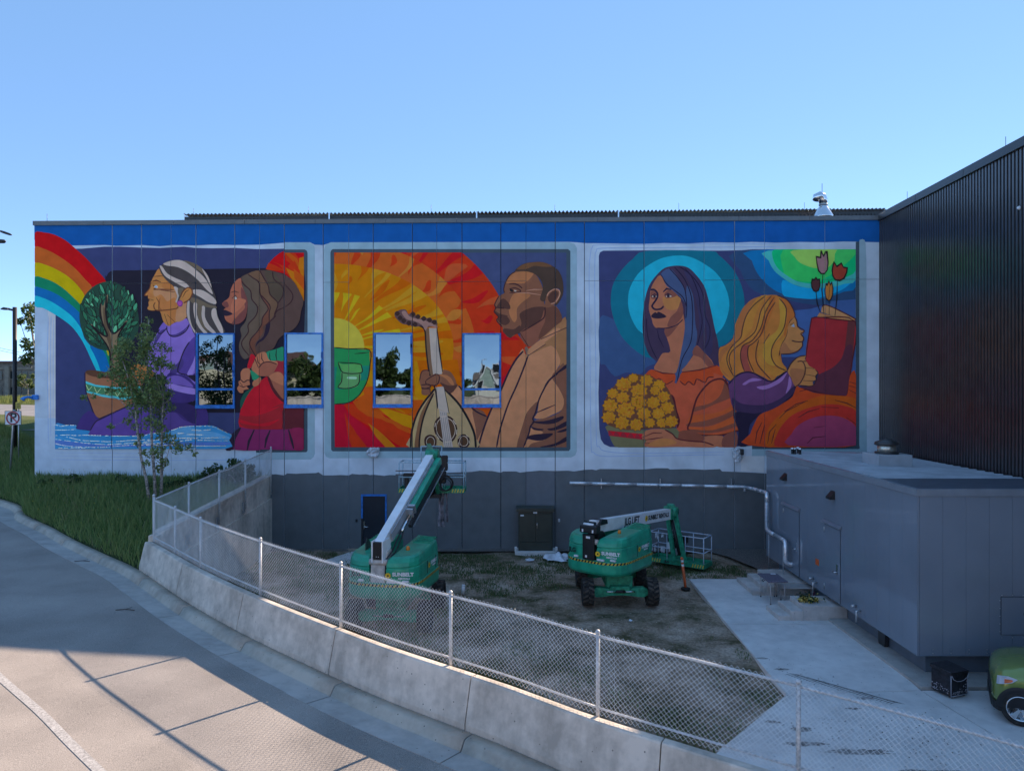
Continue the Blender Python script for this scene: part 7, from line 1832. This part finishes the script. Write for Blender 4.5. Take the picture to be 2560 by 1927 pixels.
pos = np.array(pos); hw = 1.05 - .62*pos[:,3:4]; pos = pos[:,:3]; g1 = grass('bank_grass', pos, hw*.46*(.55+.9*rng.random((len(pos),1))**2*(1+.5*np.sin(pos[:,:1]*1.7+pos[:,1:2]))), .013, M_gr, .7); tag(g1, 'tall green grass covering the bank below the left picture', 'grass', kind='stuff')
pz = pos[rng.choice(len(pos), 420)]; pz = pz[pz[:,0] < -13]; U_, V_ = leaf_axes(len(pz), .022); g3 = quads_mesh('yellow_wildflowers', pz + np.array([0,0,.36]), U_, V_*1.6, leaf_mat('wildflower', (.40,.36,.03), (.45,.42,.1)), None, 'leaf'); tag(g3, 'scattered small yellow wildflowers in the bank grass', 'flowers', kind='stuff')
pd = pos[rng.choice(len(pos), 5200)]; g4 = grass('dry_seed_grass', pd, .42, .008, leaf_mat('seed_blade', (.20,.22,.09), (.34,.31,.16)), .8); tag(g4, 'taller pale seed stalks among the bank grass', 'grass', kind='stuff')
pv = np.array([tuple(bank_pt(random.uniform(.60,.80), random.uniform(.86,1.0))) for _ in range(6000)]); g5 = grass('verge_grass', pv, .5, .02, leaf_mat('verge_blade', (.10,.15,.035), (.22,.26,.08)), .7); tag(g5, 'sunlit grass along the top of the bank left of the building', 'grass', kind='stuff')
P2 = []
f_n = lambda x, y: math.sin(x*.9+1.3)*math.sin(y*.8+.4) + .6*math.sin(x*2.3+y*1.7) + .4*math.sin(x*4.1-y*3.3)
while len(P2) < 34000:
    x, y = random.uniform(-9.9, 8.6), random.uniform(11.5, 29.5)
    if x > 6.0 + min(0, (y-15.9)*.85) and y < 25.5: continue
    near = y > 26.2
    bare = math.exp(-((x-3.6)/3.2)**2-((y-21.5)/3.4)**2)*2.2
    if f_n(x, y) + (1.0 if near else 0) - bare + random.uniform(-.5,.5) < .25: continue
    if y > 29.3 - max(0, x-7)*1.2: continue
    P2.append((x, y, yz(x, y)))
g2 = grass('yard_grass', np.array(P2), .13, .010, M_gr2, .9); tag(g2, 'patchy short dark grass on the yard floor', 'grass', kind='stuff')
# soil crumbs and mud on the slabs
def crumbs(nm, lab, pts, m):
    n_ = len(pts); P_ = np.array(pts); s_ = rng.uniform(.006,.018,(n_,1)); a = rng.uniform(0,6.28,n_); U_ = np.stack([np.cos(a),np.sin(a),rng.uniform(-.3,.3,n_)],1)*s_; V_ = np.stack([-np.sin(a),np.cos(a),rng.uniform(-.3,.3,n_)],1)*s_*.7
    return tag(quads_mesh(nm, P_, U_, V_, m), lab, 'debris', kind='stuff')
cr = []
for k in range(320):
    t_ = random.random(); x = 6.3 + 2.6*t_ + random.gauss(0,.22); y = 17.6 - 3.6*t_ + random.gauss(0,.35)
    if random.random() < .6: x, y = 5.4 + random.random()*3 , 14.6 - random.random()*1.6 + random.gauss(0,.25)
    cr.append((x, y, .062))
crumbs('mud_crumbs', 'dark mud crumbs tracked over the concrete slabs', cr, mat('mud', (.15,.13,.11), .95, var=.3))
yc = [(random.gauss(3.2,3.4), random.gauss(20.5,4.0), 0) for _ in range(2600)]; yc = [(x, y, yz(x, y)+.012) for x, y, _ in yc if -9 < x < 5.8+min(0,(y-15.9)*.85) and 12 < y < 29]
crumbs('soil_clods', 'small pale clods and pebbles scattered over the bare yard soil', yc, mat('clod', (.40,.34,.28), .95, var=.35, scale=30))
for k_, (px_, py_, lab_) in enumerate(((205,1404,'small dark twig lying on the road near the grass bank'),(312,1526,'small dry twig lying on the shaded road'))):
    q_ = road_pt(px_, py_); tw = thing('fallen_twig', lab_, 'twig'); part('stick', mat('twig_brown', (.07,.05,.04), .9), tw, lambda b: (b.tube([(q_.x-.22,q_.y,q_.z+.02),(q_.x,q_.y+.03,q_.z+.03),(q_.x+.24,q_.y-.02,q_.z+.02)], .010, 5), b.tube([(q_.x,q_.y+.03,q_.z+.03),(q_.x+.10,q_.y+.14,q_.z+.04)], .006, 5)))
M_mudst = mat('mud_stain', (.30,.28,.265), .95, var=.3, scale=9)
def blotch(b, cx, cy_, w, h, sd_):
    rs2 = random.Random(sd_); n_ = 22; b.poly([(cx + w*math.cos(2*math.pi*k/n_)*rs2.uniform(.55,1.1), cy_ + h*math.sin(2*math.pi*k/n_)*rs2.uniform(.55,1.1), .0585) for k in range(n_)])
ms = MB().mat(M_mudst)
for k, (x, y, w_, h) in enumerate(((5.6,13.7,.45,.10),(6.5,13.4,.7,.14),(7.4,12.7,.8,.10),(8.3,12.0,.7,.09),(5.3,14.6,.18,.08),(5.75,14.3,.22,.12),(6.25,18.0,.16,.07),(6.5,17.3,.2,.08),(7.7,15.7,.25,.07),(7.2,15.2,.2,.06),(8.6,11.2,.6,.1),(9.0,12.3,.25,.08))): blotch(ms, x, y, w_, h, k)
for k in range(34):       # tyre print chevrons
    t_ = k/34; x, y = 6.6+1.7*t_, 17.0-1.6*t_
    ms.add([(x-.16,y-.02,.0586),(x,y+.07,.0586),(x+.16,y-.02,.0586),(x+.16,y-.045,.0586),(x,y+.04,.0586),(x-.16,y-.045,.0586)], [(0,1,4,5),(1,2,3,4)])
struct(ms.obj('mud_marks'))

# ---------------------------------------------------------------- far things at the left and the neighbourhood behind the viewer (seen in the windows)
M_brick = mat('tan_brick', (.19,.155,.13), .9, var=.15, scale=2, bump=.2, bscale=30); M_wdark = mat('far_window', (.02,.025,.03), .15)
fb = thing('brick_school', 'distant two-storey tan brick building beyond the far road', 'building'); FY = 110.
fx0, fx1 = W(-260,900,FY).x, W(130,900,FY).x; fz1 = W(0,907,FY).z
part('wall', M_brick, fb, lambda b: b.box(fx0, fx1, FY, FY+18, 4.6, fz1)); part('roof_edge', mat('roof_rust', (.20,.10,.09), .7), fb, lambda b: b.box(fx0-.2, fx1+.2, FY-.25, FY+18, fz1+.002, fz1+.28))
part('roof_hatch', M_darkmetal, fb, lambda b: b.box(W(28,900,FY).x, W(62,900,FY).x, FY+2, FY+6, fz1+.29, fz1+.75))
part('string_course', mat('stone_band', (.26,.22,.18), .9), fb, lambda b: (b.box(fx0, fx1, FY-.1, FY-.003, W(0,923,FY).z, W(0,919,FY).z), b.box(W(17,900,FY).x, W(27,900,FY).x, FY-.5, FY-.101, 4.6, W(0,915,FY).z)))
for px_ in range(-240, 100, 16):
    if 12 < px_ < 30: continue
    for py0, py1 in ((928,947),(968,986)):
        wn = part('window', mat('stone_sill', (.3,.26,.22), .9), fb, lambda b: b.box(W(px_-6.5,0,FY).x, W(px_+6.5,0,FY).x, FY-.14, FY-.004, W(0,py1+1.5,FY).z, W(0,py1,FY).z))
        part('pane', M_wdark, wn, lambda b: b.box(W(px_-5.5,0,FY).x, W(px_+5.5,0,FY).x, FY-.06, FY-.004, W(0,py1-.2,FY).z, W(0,py0,FY).z))
def bigtree(nm, lab, base, h, crown, leaf=.22, m=None, n=2600, group=None, cat='tree'):
    t_ = thing(nm, lab, cat, group); base = Vector(base); b = MB().mat(M_bark); b.tube([base+Vector((0,0,-.4)), base+Vector((.1,0,h*.35)), base+Vector((0,.1,h*.75))], [h*.028,h*.02,h*.006], 7)
    A_ = []
    for k in range(crown[3]):
        a = random.uniform(0,6.28); q_ = random.random()**.5; zz_ = random.uniform(-1,1); c_ = base + Vector((math.cos(a)*crown[0]*q_*math.sqrt(1-zz_*zz_*.8), math.sin(a)*crown[0]*q_*math.sqrt(1-zz_*zz_*.8), crown[2] + crown[1]*zz_))
        r_ = crown[0]*random.uniform(.22,.42); n_ = n//crown[3]; A_.append(unit(n_)*(rng.random((n_,1))**.4)*r_ + np.array(c_)); b.tube([base+Vector((0,.05,h*.4)), base.lerp(c_, .6)+Vector((0,0,h*.1)), c_], [h*.01,h*.006,.01], 5)
    fixn(b.obj('trunk', t_)); A_ = np.concatenate(A_); u_, v_ = leaf_axes(len(A_), leaf); quads_mesh('crown', A_, u_, v_*1.3, m or M_leaf, t_, 'leaf'); return t_
bigtree('corner_tree', 'tree half hidden behind the left corner of the painted building', W(98,1010,44), 5.5, (1.15,2.0,3.9,22), .10, leaf_mat('sunlit_leaf', (.05,.09,.02), (.14,.19,.05)), 1700)
bigtree('small_far_tree', 'small pale green tree before the distant brick building', W(68,992,88), 3.0, (1.3,.7,2.0,9), .16, leaf_mat('pale_leaf', (.10,.14,.04), (.19,.23,.09)), 700)
pos = np.stack([rng.uniform(-46,-21,9000), rng.uniform(36,50,9000), np.zeros(9000)],1); pos[:,2] = 3.3 + (pos[:,1]-33)*.062
gf = grass('meadow_grass', np.stack([rng.uniform(-80,-38,9000), rng.uniform(82,106,9000), np.full(9000,4.8)],1), .8, .05, leaf_mat('meadow_blade', (.14,.17,.04), (.26,.27,.09)), .6); tag(gf, 'sunlit long grass beyond the far road', 'grass', kind='stuff')
# upper side of the road, behind the viewer
rw = thing('far_retaining_wall', 'pale concrete wall across the road, reflected low in the mural windows', 'retaining wall')
part('wall', M_conc, rw, lambda b: (b.box(-60, 60, -15.0, -14.5, .2, 5.6), b.box(-60, 60, -15.05, -14.42, 5.602, 5.72)))
def house(nm, lab, x, y, w, d, h, rh, wall, roof, gables, z0=5.0):
    t_ = thing(nm, lab, 'house'); part('wall', wall, t_, lambda b: b.box(x-w/2, x+w/2, y-d, y, z0, z0+h))
    part('roof', roof, t_, lambda b: b.prism([(x-w/2-.4,y+.5,z0+h+.01),(x-w/2-.4,y-d/2,z0+h+rh),(x-w/2-.4,y-d-.5,z0+h+.01)], (w+.8,0,0)))
    for gx_, gw, gh in gables:
        g_ = part('gable', mat('gable_green', (.30,.40,.36), .7), t_, lambda b: b.prism([(gx_-gw/2,y+.9,z0+h-.2),(gx_+gw/2,y+.9,z0+h-.2),(gx_,y+.9,z0+h-.2+gh)], (0,-d/2,0)))
        part('gable_trim', M_lettering_w, g_, lambda b: (b.beam((gx_-gw/2-.2,y+1.0,z0+h-.3),(gx_,y+1.0,z0+h-.1+gh),.12,.22), b.beam((gx_+gw/2+.2,y+1.0,z0+h-.3),(gx_,y+1.0,z0+h-.1+gh),.12,.22)))
        part('gable_wall', wall, g_, lambda b: b.box(gx_-gw/2+.1, gx_+gw/2-.1, y+.01, y+.85, z0, z0+h-.21))
    for k in range(int(w/2.6)):
        for zz_ in (1.0, 3.7):
            xx = x-w/2+1.3+k*2.6; wn = part('window', M_lettering_w, t_, lambda b: b.box(xx-.55, xx+.55, y+.86, y+.93, z0+zz_-.1, z0+zz_+1.5)); part('pane', M_wdark, wn, lambda b: b.box(xx-.45, xx+.45, y+.931, y+.95, z0+zz_, z0+zz_+1.4))
    return t_
M_yw = mat('cream_siding', (.62,.58,.40), .7, var=.05); M_rb = mat('brown_roof', (.12,.06,.045), .8, var=.1); M_ww = mat('white_siding', (.66,.66,.60), .7, var=.05); M_rg = mat('grey_roof', (.16,.14,.12), .8, var=.1)
house('cream_house', 'cream house with green gables reflected in the leftmost mural window', -33, -24, 15, 9, 3.8, 2.0, M_yw, M_rb, [(-30,5.2,2.0),(-34.5,4.0,1.5)])
house('white_house', 'white gabled house reflected in the rightmost mural window', -1.0, -52, 10, 8, 1.8, 2.4, M_ww, M_rg, [(-3.6,4.4,3.0)])
M_ref = leaf_mat('street_leaf', (.03,.06,.016), (.085,.13,.035))
G_ = 'trees across the road reflected in the mural windows'
for k, (x, y, h, cr_, lab) in enumerate(((-24.5,-24,5.5,(2.9,2.3,2.5,22),'broad tree reflected in the second mural window'), (-21.0,-22,5.5,(2.4,1.6,2.8,14),'low tree reflected beside the broad one'), (-15.0,-24,6.5,(2.3,2.6,2.9,22),'left tree reflected in the third mural window'), (-11.0,-25,6.0,(2.2,2.5,2.7,20),'right tree reflected in the third mural window'), (-8.2,-40,4.0,(2.0,1.2,2.2,10),'small tree reflected beside the white house'))):
    bigtree('street_tree', lab, (x, y, 5.0), h, cr_, .26, M_ref, 3000, G_)
rl = thing('far_street_lamp', 'thin curved street lamp reflected in the rightmost mural window', 'street lamp'); part('pole', M_steel, rl, lambda b: b.tube([(-3.6,-20,4.8),(-3.6,-20,9.3),(-3.5,-20,9.7),(-3.2,-20,9.9)], .06, 7)); part('lamp_head', M_steel, rl, lambda b: b.loft([[(-3.2,-20.1,9.88),(-3.2,-19.9,9.88),(-3.2,-19.9,9.96),(-3.2,-20.1,9.96)],[(-2.6,-20.08,9.90),(-2.6,-19.92,9.90),(-2.6,-19.92,9.95),(-2.6,-20.08,9.95)]]))
